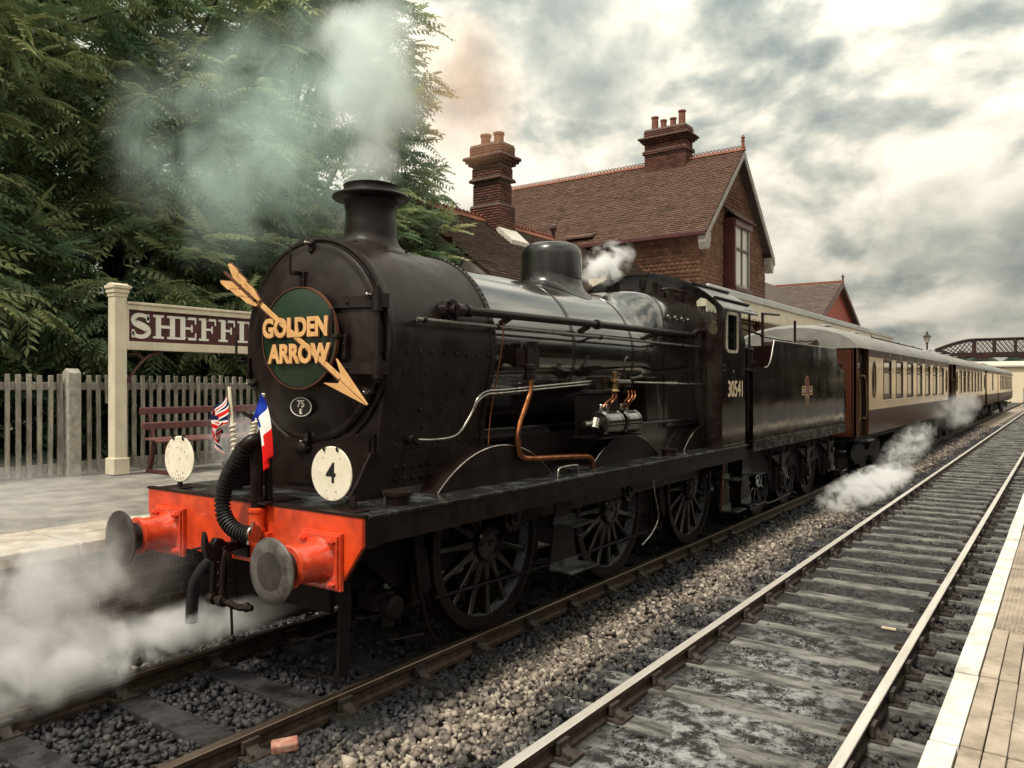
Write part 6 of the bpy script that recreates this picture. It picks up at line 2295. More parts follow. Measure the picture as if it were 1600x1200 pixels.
# oriel window on the gable
b = MB()
b.box(GX - .02, GX + .42, win_y0, win_y0 + .10, win_z0, win_z1)
b.box(GX - .02, GX + .42, win_y1 - .10, win_y1, win_z0, win_z1)
b.box(GX - .02, GX + .50, win_y0 - .08, win_y1 + .08, win_z0 - .14, win_z0)
b.box(GX - .02, GX + .50, win_y0 - .08, win_y1 + .08, win_z1, win_z1 + .30)
b.box(GX + .36, GX + .42, win_y0 + .1, win_y1 - .1, 7.42, 7.52)
b.box(GX + .37, GX + .41, (win_y0 + win_y1) / 2 - .03, (win_y0 + win_y1) / 2 + .03, win_z0, win_z1)
wf = b.build('oriel_window', 'house_maroon', house, smooth=0, bev=.01)
b = MB()
b.box(GX + .34, GX + .36, win_y0 + .1, win_y1 - .1, win_z0, win_z1)
b.build('pane', 'house_glass', wf, smooth=0)
b = MB()
b.prism([(GX - .02, win_z1 + .75), (GX + .62, win_z1 + .26), (GX + .62, win_z1 + .32), (GX - .02, win_z1 + .83)], 'y', win_y0 - .22, win_y1 + .22)
b.build('window_hood', 'roof_tile_dark', wf, smooth=0)
b = MB()
b.box(GX + .40, GX + .425, win_y0 + .10, win_y0 + .16, win_z0, win_z1)
b.box(GX + .40, GX + .425, win_y1 - .16, win_y1 - .10, win_z0, win_z1)
b.box(GX + .40, GX + .425, win_y0 + .10, win_y1 - .10, win_z0, win_z0 + .08)
b.build('sash', 'barge_white', wf, smooth=0)
# small window on the side towards the camera
b = MB()
b.box(-11.62, -10.88, HY0 - .14, HY0 + .02, 6.95, 7.98)
sw = b.build('side_window', 'house_maroon', house, smooth=0)
b = MB()
b.box(-11.50, -11.0, HY0 - .16, HY0 - .141, 7.05, 7.9)
b.build('pane', 'coach_glass', sw, smooth=0)
b = MB()
b.box(-11.04, -10.98, HY0 - .17, HY0 - .161, 7.05, 7.9)
b.box(-11.5, -11.0, HY0 - .17, HY0 - .161, 7.45, 7.5)
b.build('sash', 'barge_white', sw, smooth=0)
b = MB()
b.prism([(HY0 + .02, 8.0), (HY0 - .40, 7.98), (HY0 - .40, 8.05), (HY0 + .02, 8.22)], 'x', -11.85, -10.6)
b.build('window_hood', 'roof_tile', sw, smooth=0)
# lean-to beyond the gable
b = MB()
b.box(-10.5, GX - .9, HY1 - .02, 34.4, .8, 7.9)
b.prism([(HY1 - .1, 8.75), (34.75, 8.0), (34.75, 7.88), (HY1 - .1, 8.6)], 'x', -10.5, GX - .6)
lt = b.build('lean_to', 'house_brick', house, smooth=0)
tile_field('hung_tiles', (GX - .9, HY1 + .1, 4.6), (0, 1, 0), (0, 0, 1), 3.0, 3.2, .15, .21, 'hung_tile', house, None)
tile_field('roof_tiles', (GX - .6, 34.75, 8.0), (-1, 0, 0), (0, -3.4, .75), 3.4, 3.4, .135, .20, 'roof_tile', house)
b = MB()
b.box(GX - .9, GX - .84, HY1 + .1, HY1 + .45, 4.0, 7.7)
b.box(GX - .9, GX - .6, 34.3, 34.5, 7.6, 7.95)
b.build('drainpipe', 'house_maroon', house, smooth=0)

def chimney_stack(cx_, cyy, wx, wy, z0, ztop, parent, pots, corb):
    """corbelled brick stack with pots"""
    b = MB()
    b.box(cx_ - wx / 2 + .12, cx_ + wx / 2 - .12, cyy - wy / 2 + .12, cyy + wy / 2 - .12, z0, ztop)
    st = b.build('chimney', 'brick_mortar', parent, smooth=0)
    segs_ = corb
    for (za, zb_, g_) in segs_:
        if True:
            b = MB()
            b.box(cx_ - wx / 2 - g_ + .012, cx_ + wx / 2 + g_ - .012, cyy - wy / 2 - g_ + .012, cyy + wy / 2 + g_ - .012, za, zb_ - .008)
            b.build('brick_stage', 'brick_mortar', st, smooth=0)
        bricks('bricks', cx_ - wx / 2 - g_, cx_ + wx / 2 + g_, cyy - wy / 2 - g_, cyy + wy / 2 + g_, za, zb_, st)
    for px_, py_, h_, r_ in pots:
        b = MB()
        b.lathe([(r_ * .95, ztop - .02), (r_, ztop + .04), (r_ * .86, ztop + .06), (r_ * .82, ztop + h_ - .08), (r_ * .98, ztop + h_ - .06), (r_ * .98, ztop + h_), (r_ * .7, ztop + h_), (r_ * .7, ztop + .1)], (cx_ + px_, cyy + py_, 0), 'z', 18, cap=False)
        b.build('chimney_pot', 'terracotta', st)
    return st
chimney_stack(-9.1, 27.72, 1.85, .80, 11.0, 13.05, house, [(-.62, 0, .62, .17), (-.22, 0, .42, .15), (.22, 0, .42, .15), (.62, 0, .66, .17)],
              [(11.0, 11.95, 0), (11.95, 12.12, .07), (12.12, 12.42, 0), (12.42, 12.50, .08), (12.50, 12.58, .15), (12.58, 12.68, .22), (12.68, 13.05, .02)])

wing = thing('station_wing', (-9, 17, .9), 'lower tiled wing with tall corbelled brick chimney, left of the station house', 'building')
WRX, WRZ, WY0, WY1 = -9.0, 6.88, 11.0, 24.0
WEX, WEZ = -5.75, 4.45
kx = (WRZ - WEZ) / (WEX - WRX)
b = MB()
b.box(-12.2, -6.2, WY0 + .3, WY1, .8, 4.7)
b.prism([(-12.2, 4.7), (-6.2, 4.7), (-9, 6.7)], 'y', WY0 + .3, WY1)
b.build('wall', 'house_brick', wing, smooth=0)
b = MB()
b.prism([(WEX, WEZ - .06), (WRX, WRZ - .06), (2 * WRX - WEX, WEZ - .06), (2 * WRX - WEX, WEZ - .14), (WRX, WRZ - .16), (WEX, WEZ - .14)], 'y', WY0, WY1)
wr = b.build('roof', 'roof_tile_dark', wing, smooth=0)
sl = math.hypot(WRX - WEX, WRZ - WEZ)
tile_field('roof_tiles', (WEX, WY0, WEZ - .05), (0, 1, 0), (WRX - WEX, 0, WRZ - WEZ), WY1 - WY0, sl, .135, .20, 'roof_tile_dark', wr)
b = MB()
y = WY0
while y < 18.3:
    b.prism([(WRX - .11, WRZ - .07), (WRX + .11, WRZ - .07), (WRX + .02, WRZ + .04), (WRX - .02, WRZ + .04)], 'y', y, y + .168)
    b.lathe([(.03, -.02), (.07, -.02), (.07, .02), (.03, .02), (.03, -.02)], (WRX, y + .085, WRZ + .075), 'x', 12, cap=False)
    y += .17
tag(b.build('ridge_crest', 'ridge_tile', wr, smooth=30), kind='stuff')
b = MB()
b.lathe([(.06, WRZ), (.06, WRZ + .25), (.13, WRZ + .36), (.12, WRZ + .46), (.0, WRZ + .54)], (WRX, 18.35, 0), 'z', 12)
b.build('finial', 'house_maroon', wr)
for s_ in (1, -1):
    ex = WEX if s_ > 0 else 2 * WRX - WEX
    b = MB()
    b.prism([(ex, WEZ - .12), (WRX, WRZ - .12), (WRX, WRZ - .42), (ex, WEZ - .42)], 'y', WY0 - .03, WY0 + .02)
    b.build('bargeboard', 'barge_white', wing, smooth=0)
b = MB()
b.bar((-7.1, WY0 + .02, 4.6), (-7.1, WY0 + .02, 5.2), .06, .10)
b.bar((-7.6, WY0 + .02, 4.75), (-6.4, WY0 + .02, 4.75), .06, .10)
b.bar((-8.9, WY0 + .02, 5.6), (-7.2, WY0 + .02, 5.6), .06, .12)
b.lathe([(.10, -.03), (.14, -.03), (.14, .03), (.10, .03), (.10, -.03)], (-7.0, WY0, 5.05), 'y', 16, cap=False)
b.build('gable_timber', 'house_maroon', wing, smooth=0)
chimney_stack(-8.97, 14.95, 1.10, .74, 6.1, 9.12, wing, [(-.24, 0, .36, .17), (.24, 0, .34, .17)],
              [(6.1, 7.35, .0), (7.35, 8.02, -.07), (8.02, 8.13, .02), (8.13, 8.50, -.05), (8.50, 8.58, .03), (8.58, 8.66, .09), (8.66, 8.76, .15), (8.76, 9.12, .0)])
b = MB()
b.prism([(-8.55, 6.60), (-8.40, 6.60), (-8.25, 6.25), (-8.40, 6.25)], 'y', 14.56, 15.34)
b.prism([(-8.42, 6.40), (-7.95, 6.05), (-7.95, 6.20), (-8.42, 6.62)], 'y', 14.50, 15.40)
b.build('flashing', 'flashing', wing, smooth=0)

# awning over the platform
can = thing('platform_awning', (-4.5, 28, .9), 'long pale grey platform awning with cream fascia behind the cab', 'awning')
b = MB()
AY0, AY1 = 16.5, 44
b.prism([(-3.0, 4.66), (-6.2, 5.25), (-6.2, 5.33), (-2.98, 4.74)], 'y', AY0, AY1)
b.build('roof', 'canopy_roof', can, smooth=0)
b = MB()
k = 0
y = AY0
while y < AY1:
    b.box(-3.03, -3.0, y, y + .135, 4.06 + (.05 if k % 2 else 0), 4.655)
    y += .137
    k += 1
tag(b.build('valance_boards', 'cream_paint', can, smooth=0), kind='stuff')
b = MB()
b.box(-3.035, -2.94, AY0, AY1, 4.60, 4.80)
b.build('gutter', 'canopy_roof', can, smooth=0, bev=.02)
b = MB()
b.prism([(-3.02, 4.2), (-3.02, 4.66), (-6.2, 5.24), (-6.2, 4.2)], 'y', AY0 - .03, AY0)
b.build('end_board', 'cream_paint', can, smooth=0)
for y in (18, 22.5, 27, 31.5, 36, 40.5):
    b = MB()
    b.lathe([(.13, .9), (.13, 1.2), (.08, 1.25), (.07, 3.9), (.12, 3.95), (.12, 4.05), (.08, 4.1), (.08, 4.8)], (-3.6, y, 0), 'z', 12)
    b.build('column', 'bench_iron', can)
b = MB()
b.box(-6.6, -6.21, AY0, AY1, .9, 5.2)
b.build('back_wall', 'cream_paint', can, smooth=0)

rg = thing('goods_building', (-9, 45.5, .9), 'red gabled building with dark slate roof beyond the station house', 'building')
b = MB()
b.box(-16, -6.25, 41.1, 49.9, .8, 5.95)
b.build('wall', 'red_render', rg, smooth=0)
b = MB()
b.prism([(41.1, 5.9), (49.9, 5.9), (45.5, 8.0)], 'x', -16, -6.25)
b.build('gable', 'red_render', rg, smooth=0)
b = MB()
b.prism([(40.6, 5.72), (45.5, 8.13), (50.4, 5.72), (50.4, 5.62), (45.5, 7.98), (40.6, 5.62)], 'x', -16, -5.95)
rr_ = b.build('roof', 'slate', rg, smooth=0)
tile_field('slates', (-16, 40.6, 5.73), (1, 0, 0), (0, 4.9, 2.41), 10.05, 5.4, .22, .30, 'slate', rr_, thick=.025)
b = MB()
b.box(-16, -5.9, 45.40, 45.60, 8.10, 8.24)
b.build('ridge_tiles', 'ridge_tile', rr_, smooth=0)
b = MB()
b.lathe([(.06, 8.2), (.05, 8.4), (.10, 8.46), (.0, 8.62)], (-5.95, 45.5, 0), 'z', 10)
b.build('finial', 'house_maroon', rr_)
for s_ in (-1, 1):
    b = MB()
    ye = 45.5 + s_ * 4.95
    b.prism([(ye, 5.70), (45.5, 8.12), (45.5, 7.86), (ye, 5.44)], 'x', -5.97, -5.90)
    b.build('bargeboard', 'house_maroon', rg, smooth=0)
b = MB()
b.prism([(-16, 35.5), (-6.9, 35.5), (-6.9, 41.2), (-16, 41.2)], 'z', .8, 5.3)
b.build('side_block', 'house_brick', rg, smooth=0)
b = MB()
b.prism([(-6.2, 5.2), (-9.5, 8.05), (-13, 5.2)], 'y', 35.2, 44)
b.build('cross_roof', 'slate', rg, smooth=0)

# footbridge far down the line
br_ = thing('footbridge', (0, 85, 0), 'dark red lattice footbridge spanning the line beyond the train', 'footbridge')
BYF, BYB = 85.0, 87.2
def bz(x):
    # bottom chord and top chord of the arched end
    t = min(1, max(0, (x + 5.9) / 3.6))
    return 4.95, 5.55 + .95 * math.sin(t * pi / 2)
for yb in (BYF, BYB):
    b = MB()
    xs = np.linspace(-5.9, 12, 60)
    top = [(x, yb, bz(x)[1]) for x in xs]
    b.tube(top, .10, 4)
    b.box(-4.6, 12, yb - .06, yb + .06, 4.75, 5.20)
    b.prism([(-5.9, 5.45), (-5.9, 5.7), (-4.6, 5.2), (-4.6, 4.75), (-5.2, 5.0)], 'y', yb - .05, yb + .05)
    b.build('chord', 'bridge_iron', br_, smooth=0)
    b = MB()
    for i in range(46):
        x = -5.4 + i * .38
        for d_ in (1, -1):
            xa, xb = x, x + .95 * d_
            za, zb_ = 5.2, bz(xb)[1]
            b.bar((xa, yb + .02 * d_, za), (xb, yb + .02 * d_, zb_), .03, .05)
    tag(b.build('lattice', 'bridge_iron', br_, smooth=0), kind='stuff')
    for x in (-2.6, -.9, .85, 2.6, 4.4):
        b = MB()
        b.box(x - .09, x + .09, yb - .08, yb + .08, 5.0, bz(x)[1])
        b.build('post', 'bridge_iron', br_, smooth=0)
b = MB()
b.box(-5.2, 12, BYF, BYB, 4.88, 4.96)
for x in (-1.8, 1.6, 5):
    b.box(x - .5, x + .5, BYF - .1, BYB, 4.55, 4.80)
b.build('deck', 'bridge_iron', br_, smooth=0)
for x in (-5.6, 6.0):
    b = MB()
    for yb in (BYF + .1, BYB - .1):
        b.box(x - .15, x + .15, yb - .15, yb + .15, -.2, 5.0)
    b.build('pier', 'bridge_iron', br_, smooth=0)
lamp = thing('lamp_post', (-2.1, 50, .9), 'old gas-style lamp post rising above the carriage roofs near the footbridge', 'lamp')
b = MB()
b.lathe([(.14, .9), (.10, 1.6), (.06, 1.7), (.05, 4.55), (.09, 4.6), (.04, 4.66)], (-2.1, 50, 0), 'z', 12)
b.build('pole', 'bridge_iron', lamp)
b = MB()
b.lathe([(.12, 4.66), (.21, 5.0), (.0, 5.0)], (-2.1, 50, 0), 'z', 4)
b.build('lantern', 'house_glass', lamp, smooth=0)
b = MB()
b.lathe([(.25, 5.0), (.10, 5.14), (.05, 5.2), (.07, 5.26), (.0, 5.34)], (-2.1, 50, 0), 'z', 8)
b.build('lantern_cap', 'bridge_iron', lamp)
shed = thing('carriage_shed', (2, 115, 0), 'long low cream shed standing across the end of the line', 'shed')
b = MB()
b.box(-7, 30, 112, 130, -.3, 4.3)
b.build('wall', 'shed_wall', shed, smooth=0)
b = MB()
b.prism([(111.6, 4.28), (111.6, 4.45), (121, 5.2), (130.4, 4.45), (130.4, 4.28)], 'x', -7.3, 30.3)
b.build('roof', 'shed_roof', shed, smooth=0)
bl = thing('equipment_box', (1.2, 80, 0), 'small blue equipment cabinet beside the last carriage', 'cabinet')
b = MB()
b.box(1.72, 2.32, 79.6, 80.3, .0, 1.75)
b.build('cabinet', 'blue_box', bl, smooth=0, bev=.03)
b = MB()
b.prism([(1.66, 1.75), (2.38, 1.75), (2.02, 1.92)], 'y', 79.5, 80.4)
b.build('cabinet_roof', 'shed_roof', bl, smooth=0)
# odd bits lying on the ballast
for (x, y, s_, lab) in ((.98, -.30, .075, 'broken red brick lying beside the loco rail at the bottom of the picture'), ):
    b = MB()
    b.box(-.085, .075, -.045, .045, -.03, .03)
    o = b.build('broken_brick', 'brick_chip', None, smooth=0, bev=.012)
    o.location = (.90, -.36, -.085)
    o.rotation_euler = (.12, -.08, .9)
    tag(o, lab, 'brick')
b = MB()
b.box(-.06, .06, -.02, .02, -.008, .008)
o = b.build('wood_scrap', 'wood_chip', None, smooth=0, bev=.003)
o.location = (3.46, 4.4, -.125)
o.rotation_euler = (0, .05, .2)
tag(o, 'pale scrap of wood lying against the right-hand rail of the near track', 'wood')

# ------------------------------------------------------------------ vegetation
def frond_base(pairs, droop):
    """one pinnate leaf: leaflets in pairs along a drooping stalk; x forward, y sideways, z up"""
    V, F = [], []
    def pt(t):
        return np.array([t, 0, -droop * t * t])
    def leaflet(p, d, L, W):
        d = d / np.linalg.norm(d)
        sd = np.cross(d, [0, 0, 1.0])
        sd /= np.linalg.norm(sd)
        o_ = len(V)
        V.extend([p, p + d * L * .45 + sd * W + np.array([0, 0, .010]), p + d * L + np.array([0, 0, -.10 * L]), p + d * L * .45 - sd * W + np.array([0, 0, .010])])
        F.extend([(o_, o_ + 1, o_ + 2), (o_, o_ + 2, o_ + 3)])
    for i in range(pairs):
        t = .22 + .72 * i / (pairs - 1)
        L = .34 * (1 - .35 * abs(t - .5) * 1.6)
        for s_ in (1, -1):
            leaflet(pt(t), np.array([.50, s_ * 1.0, -.62]), L, L * .19)
    leaflet(pt(.97), np.array([1, 0, -.5]), .30, .052)
    w_ = .008
    o_ = len(V)
    for t in (0, .5, 1):
        V.extend([pt(t) + [0, w_, 0], pt(t) - [0, w_, 0]])
    F.extend([(o_, o_ + 1, o_ + 3), (o_, o_ + 3, o_ + 2), (o_ + 2, o_ + 3, o_ + 5), (o_ + 2, o_ + 5, o_ + 4)])
    return np.array(V, float), np.array(F)
def crown(name, blobs, n_clusters, per, size, matn, parent, seed, shell=(.74, 1.06), pairs=6):
    r = np.random.default_rng(seed)
    V0, F0 = frond_base(pairs, .55)
    vols = np.array([b_[1][0] * b_[1][1] * b_[1][2] for b_ in blobs]) ** .75
    cnt = np.maximum(8, (n_clusters * vols / vols.sum()).astype(int))
    C, N, T = [], [], []
    for (c_, rad), k in zip(blobs, cnt):
        d = r.normal(size=(k, 3))
        d /= np.linalg.norm(d, axis=1)[:, None]
        q = r.uniform(shell[0], shell[1], k) ** .8
        lump = 1 + .10 * np.sin(d[:, 0] * 5 + c_[0]) * np.cos(d[:, 1] * 6 + c_[1]) + .10 * np.sin(d[:, 2] * 7 + c_[2] * 3)
        C.append(np.array(c_) + d * np.array(rad) * (q * lump)[:, None])
        N.append(d)
        T.append(q)
    C, N, T = np.concatenate(C), np.concatenate(N), np.concatenate(T)
    k = len(C)
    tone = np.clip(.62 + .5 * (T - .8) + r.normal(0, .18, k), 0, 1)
    M = k * per
    az = (np.arange(per) * 2 * pi / per)[None] + r.uniform(0, 6.28, (k, 1)) + r.normal(0, .25, (k, per))
    el = r.uniform(-.25, .65, (k, per))
    f = np.stack([np.cos(az) * np.cos(el), np.sin(az) * np.cos(el), np.sin(el)], -1) + N[:, None, :] * .75
    f = f.reshape(-1, 3)
    f /= np.linalg.norm(f, axis=1)[:, None]
    up = np.array([0, 0, 1.0]) + r.normal(0, .28, (M, 3))
    s_ = np.cross(up, f)
    s_ /= np.linalg.norm(s_, axis=1)[:, None] + 1e-9
    u_ = np.cross(f, s_)
    Rm = np.stack([f, s_, u_], -1)
    sz = size * r.uniform(.55, 1.35, M)
    P_ = np.einsum('nij,kj->nki', Rm, V0) * sz[:, None, None] + np.repeat(C, per, 0)[:, None, :]
    Fx = F0[None] + (np.arange(M) * len(V0))[:, None, None]
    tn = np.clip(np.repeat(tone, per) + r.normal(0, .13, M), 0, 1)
    return np_obj(name, P_.reshape(-1, 3), Fx.reshape(-1, 3), matn, parent, {'rnd': np.repeat(tn, len(V0))})
def tree(label, base, height, blobs, n, per, size, seed, group, matn='leaf'):
    t_ = thing('broadleaf_tree', base, label, 'tree', group)
    random.seed(seed)
    b = MB()
    bx_, by_, bz_ = base
    trunk = spline([(bx_, by_, bz_ - .1), (bx_ + .1, by_ + .05, bz_ + height * .25), (bx_ - .08, by_ + .15, bz_ + height * .5), (bx_ + .05, by_ + .1, bz_ + height * .85)], 5)
    b.tube(trunk, [.26 * (1 - .8 * i / (len(trunk) - 1)) + .03 for i in range(len(trunk))], 10)
    for c_, rad in blobs:
        for j in range(5):
            st = trunk[random.randint(3, len(trunk) - 3)]
            e = Vector(c_) + Vector((random.uniform(-.75, .75) * rad[0], random.uniform(-.75, .75) * rad[1], random.uniform(-.5, .75) * rad[2]))
            m1 = st.lerp(e, .45) + Vector((random.uniform(-.3, .3), random.uniform(-.3, .3), .25))
            br2 = spline([tuple(st), tuple(m1), tuple(e)], 5)
            b.tube(br2, [.07 * (1 - .85 * i / (len(br2) - 1)) + .008 for i in range(len(br2))], 6)
    b.build('trunk', 'bark', t_, smooth=60)
    crown('crown', blobs, n, per, size, matn, t_, seed)
    return t_
TG = 'trees behind the picket fence'
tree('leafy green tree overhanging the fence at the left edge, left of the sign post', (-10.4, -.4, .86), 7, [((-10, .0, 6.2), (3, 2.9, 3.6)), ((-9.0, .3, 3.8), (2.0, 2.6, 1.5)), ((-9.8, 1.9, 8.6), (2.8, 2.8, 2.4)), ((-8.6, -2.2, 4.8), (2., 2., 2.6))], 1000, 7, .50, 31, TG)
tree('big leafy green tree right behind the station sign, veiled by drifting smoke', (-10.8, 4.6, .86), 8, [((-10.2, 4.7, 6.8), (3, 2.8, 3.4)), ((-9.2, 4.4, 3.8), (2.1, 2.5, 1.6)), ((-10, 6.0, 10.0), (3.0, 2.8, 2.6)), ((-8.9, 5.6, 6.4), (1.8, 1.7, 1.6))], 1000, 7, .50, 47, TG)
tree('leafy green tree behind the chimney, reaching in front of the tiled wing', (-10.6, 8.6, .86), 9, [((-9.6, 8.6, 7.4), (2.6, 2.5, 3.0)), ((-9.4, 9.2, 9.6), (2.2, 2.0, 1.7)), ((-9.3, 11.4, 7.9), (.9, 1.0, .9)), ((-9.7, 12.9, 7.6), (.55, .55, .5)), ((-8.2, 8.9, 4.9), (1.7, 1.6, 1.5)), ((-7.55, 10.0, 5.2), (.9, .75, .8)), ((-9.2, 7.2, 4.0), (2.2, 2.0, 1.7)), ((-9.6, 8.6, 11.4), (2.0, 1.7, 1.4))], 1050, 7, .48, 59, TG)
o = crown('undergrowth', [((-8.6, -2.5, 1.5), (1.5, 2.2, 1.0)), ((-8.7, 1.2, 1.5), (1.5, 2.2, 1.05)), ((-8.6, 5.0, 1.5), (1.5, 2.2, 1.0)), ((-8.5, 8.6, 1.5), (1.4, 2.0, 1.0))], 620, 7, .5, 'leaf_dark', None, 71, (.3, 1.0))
tag(o, 'dark leafy undergrowth filling the gaps behind the picket fence', 'undergrowth', kind='stuff')
o = crown('tree_belt', [((-15.5, -14 + 4.2 * k, 5.0 + math.sin(k * 2.2)), (2.2, 3.4, 5.2)) for k in range(7)], 1500, 7, 1.0, 'leaf', None, 77, (.2, 1.0), 5)
tag(o, 'darker trees closing the view behind the leafy trees', 'woodland', kind='stuff')
# low weeds at the foot of the fence
gr = rng.uniform(0, 1, (900, 2))
gv, gf, ga = [], [], []
for i in range(900):
    x, y = -6.12 - .55 * gr[i, 0], -3 + 13 * gr[i, 1]
    h, a, l_ = rng.uniform(.05, .20), rng.uniform(0, 6.28), rng.uniform(-.06, .06)
    o_ = len(gv)
    gv += [(x - .008 * math.cos(a), y - .008 * math.sin(a), .86), (x + .008 * math.cos(a), y + .008 * math.sin(a), .86), (x + l_, y + l_ * .7, .86 + h)]
    gf.append((o_, o_ + 1, o_ + 2))
    ga += [rng.random()] * 3
o = np_obj('weeds', np.array(gv), np.array(gf), 'leaf', None, {'rnd': np.array(ga)})
tag(o, 'thin grass and weeds at the foot of the picket fence', 'weeds', kind='stuff')
# unseen trees added beyond the near platform to darken reflections in the polished paint
bl_ = []
for k in range(17):
    y = -26 + k * 6.2
    bl_.append(((17.5 + 1.2 * math.sin(k * 2.1), y, 4.2 + .8 * math.sin(k * 1.3)), (3.0, 4.2, 3.8)))
    bl_.append(((15.2, y + 3, 2.4), (2.0, 3.6, 1.8)))
o = crown('reflection_trees', bl_, 2600, 7, 1.15, 'leaf_deep', None, 83, (.35, 1.0), 5)
tag(o, 'unseen dark trees beyond the near platform, added for the reflections in the paint', 'woodland', kind='stuff')
# far wood on the skyline
n = 420
v0, f0 = ico()
pos = np.stack([rng.uniform(-70, 70, n), rng.uniform(215, 260, n), rng.uniform(1, 7.5, n)], 1)
v = v0[None] * (1 + rng.uniform(-.25, .25, (n, 12, 1))) * rng.uniform(2.0, 4.2, (n, 1, 1)) * np.array([1.3, 1, .9]) + pos[:, None]
f = f0[None] + (np.arange(n) * 12)[:, None, None]
o = np_obj('far_wood', v.reshape(-1, 3), f.reshape(-1, 3), 'leaf_dark', None, {'rnd': np.repeat(rng.random(n), 12)})
tag(o, 'distant blue-green wood on the skyline under the footbridge', 'woodland', kind='stuff')

# ------------------------------------------------------------------ steam and smoke
def steam(name, label, c_, rad, rot, dens, nscale, col, thr=.42, gain=3.2, core=1.0, absorb=0., seed=0., taper=None, step_=.6, aniso=.25, soft=1.0):
    """a puff of real vapour: an ellipsoid of scattering air, torn by noise"""
    b = MB()
    b.ball((0, 0, 0), 1.0, 20, 12)
    m = bpy.data.materials.new(name)
    m.use_nodes = True
    MATS[name] = m
    t = m.node_tree
    t.nodes.clear()
    L = t.links.new
    out = t.nodes.new('ShaderNodeOutputMaterial')
    pv = t.nodes.new('ShaderNodeVolumePrincipled')
    pv.inputs['Color'].default_value = (*col, 1)
    pv.inputs['Anisotropy'].default_value = aniso
    tc = t.nodes.new('ShaderNodeTexCoord')
    def mth(op, a, b_=None, cl=False):
        n = t.nodes.new('ShaderNodeMath')
        n.operation = op
        n.use_clamp = cl
        for i, q in enumerate((a, b_)):
            if q is None:
                continue
            if isinstance(q, (int, float)):
                n.inputs[i].default_value = q
            else:
                L(q, n.inputs[i])
        return n.outputs[0]
    g = t.nodes.new('ShaderNodeNewGeometry')
    mp = t.nodes.new('ShaderNodeMapping')
    mp.inputs['Location'].default_value = (seed, seed * 1.7, seed * .6)
    L(g.outputs['Position'], mp.inputs[0])
    nz = t.nodes.new('ShaderNodeTexNoise')
    nz.inputs['Scale'].default_value = nscale
    nz.inputs['Detail'].default_value = 6
    nz.inputs['Roughness'].default_value = .58
    nz.inputs['Distortion'].default_value = .5
    L(mp.outputs[0], nz.inputs['Vector'])
    vec = tc.outputs['Object']
    sx = t.nodes.new('ShaderNodeSeparateXYZ')
    L(vec, sx.inputs[0])
    x, y, z = sx.outputs
    if taper:
        # narrow at one end of the local axis (where it leaves the engine), wide at the other
        k = mth('ADD', mth('MULTIPLY', z if taper[0] == 'z' else x, taper[1]), taper[2])
        if taper[0] == 'z':
            r2 = mth('ADD', mth('MULTIPLY', x, x), mth('MULTIPLY', y, y))
            ends = mth('POWER', mth('ABSOLUTE', z), 4.0)
        else:
            r2 = mth('ADD', mth('MULTIPLY', z, z), mth('MULTIPLY', y, y))
            ends = mth('POWER', mth('ABSOLUTE', x), 4.0)
        rr = mth('ADD', mth('DIVIDE', mth('SQRT', r2), mth('MAXIMUM', k, .05)), ends)
    else:
        r2 = mth('ADD', mth('ADD', mth('MULTIPLY', x, x), mth('MULTIPLY', y, y)), mth('MULTIPLY', z, z))
        rr = mth('SQRT', r2)
    fall = mth('SUBTRACT', 1.0, rr, True)
    fall = mth('POWER', fall, soft)
    body_ = mth('ADD', mth('MULTIPLY', mth('SUBTRACT', nz.outputs['Fac'], thr), gain), mth('MULTIPLY', mth('SUBTRACT', fall, .35), core))
    dn = mth('MULTIPLY', mth('MULTIPLY', mth('MAXIMUM', body_, 0.0), mth('MULTIPLY', fall, 2.2, True)), dens)
    L(dn, pv.inputs['Density'])
    if absorb:
        pv.inputs['Absorption Color'].default_value = (.5, .35, .25, 1)
    L(pv.outputs[0], out.inputs['Volume'])
    m.cycles.volume_step_rate = step_ * 1.6
    o = b.build(name, name, None, smooth=0)
    o.location = c_
    o.scale = rad
    o.rotation_euler = rot
    return tag(o, label, 'steam' if 'steam' in name else 'smoke', kind='stuff')
WH = (.99, .985, .97)
TEAL = (.78, .95, .89)
steam('chimney_smoke', 'pale smoke rising straight out of the locomotive chimney', (-.04, 1.28, 4.60), (.86, .80, 1.0), (0, R(-8), 0), 3.4, 2.4, (.92, .975, .95), .45, 3.8, 1.4, taper=('z', .16, .72), seed=1, aniso=0)
steam('drifting_smoke', 'thin blue-green smoke drifting left of the chimney in front of the trees', (-1.9, 1.2, 4.45), (1.75, 1.1, 1.35), (0, .2, 0), .90, 1.5, TEAL, .47, 3.4, .7, seed=4, aniso=0)
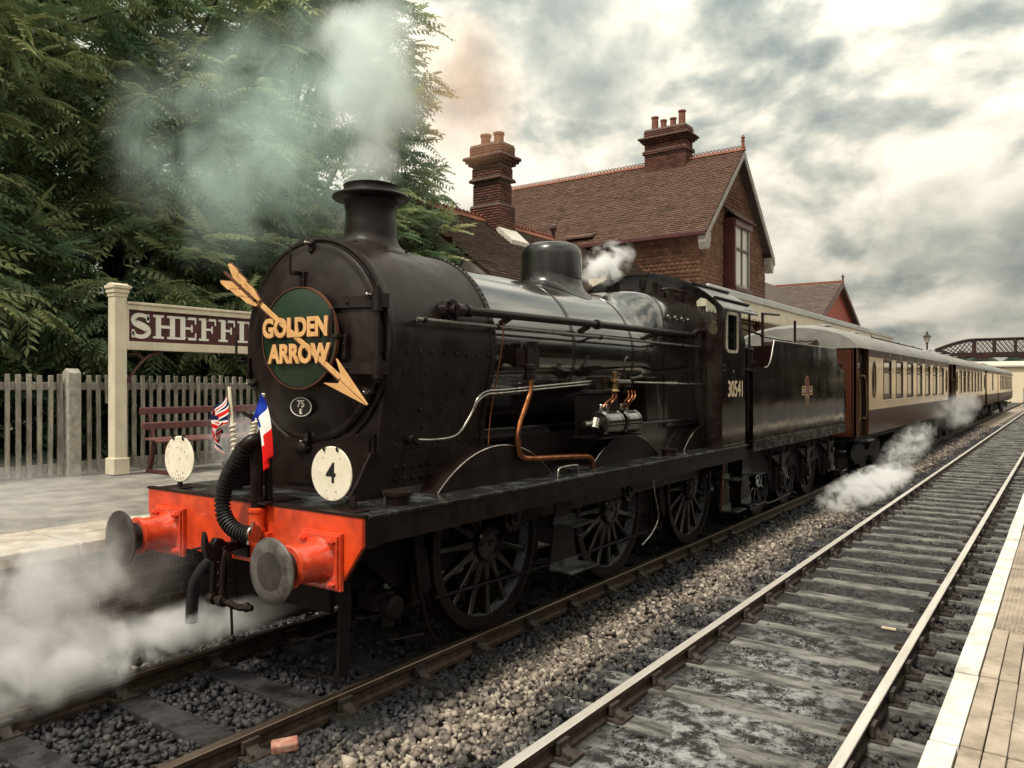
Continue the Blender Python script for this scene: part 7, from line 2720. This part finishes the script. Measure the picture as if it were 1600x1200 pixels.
steam('smoke_veil', 'faint teal smoke veil between chimney and trees', (-.75, 1.5, 4.65), (1.6, 1.0, 1.4), (0, 0, 0), .70, 1.6, TEAL, .42, 2.6, .6, seed=9, aniso=0)
steam('brown_smoke', 'thin brownish smoke right of the chimney against the sky', (.40, 1.95, 4.72), (.78, .65, .9), (0, .25, 0), 1.5, 1.3, (.96, .58, .36), .42, 2.4, .7, seed=3, aniso=0)
steam('cylinder_steam', 'dense white steam blown from the cylinders along the far rail', (-.85, -.85, .24), (2.1, .85, .56), (0, R(5), R(66) + pi), 8.0, 2.7, WH, .45, 5.2, 1.3, taper=('x', .42, .58), seed=6, aniso=0, step_=.4)
steam('cylinder_steam_wisp', 'torn steam curling up the brick platform face', (-1.0, -1.25, .70), (1.4, .45, .66), (0, 0, R(75)), 4.0, 2.3, WH, .46, 3.8, .8, seed=12, aniso=0)
steam('platform_steam', 'thin steam haze lying over the left platform edge', (-3.0, -.9, 1.12), (2.2, 2.0, .40), (0, 0, R(20)), .40, 1.1, WH, .40, 2.2, .7, seed=15, aniso=0)
steam('bench_steam', 'wisp of steam between the bench and the smokebox', (-3.2, 2.5, 1.35), (.85, .85, .62), (0, 0, 0), 1.3, 1.9, WH, .46, 3.2, .8, seed=18, aniso=0)
steam('valve_steam', 'white puff of steam blowing from the safety valves', (-.02, 5.42, 3.66), (.30, .72, .28), (R(24), 0, 0), 12, 5.5, WH, .49, 6.0, 1.0, seed=21, aniso=0, step_=.3)
steam('drain_steam', 'white steam jet blowing out along the ballast below the tender end', (1.75, 12.7, .20), (.50, 3.0, .34), (R(1.5), 0, R(-4)), 11, 5.0, WH, .51, 8.5, .8, seed=24, aniso=0, step_=.3)
steam('carriage_steam', 'ragged steam drifting up the side of the first carriage', (1.72, 17.4, .62), (.40, 4.2, .52), (R(4), 0, 0), 2.8, 4.2, WH, .54, 9.0, .3, seed=27, aniso=0, step_=.3)
steam('far_steam', 'thin steam drifting past the second carriage', (1.7, 29, 1.2), (.5, 7.5, .75), (0, 0, 0), .9, 1.4, WH, .50, 5.0, .5, seed=30, aniso=0)
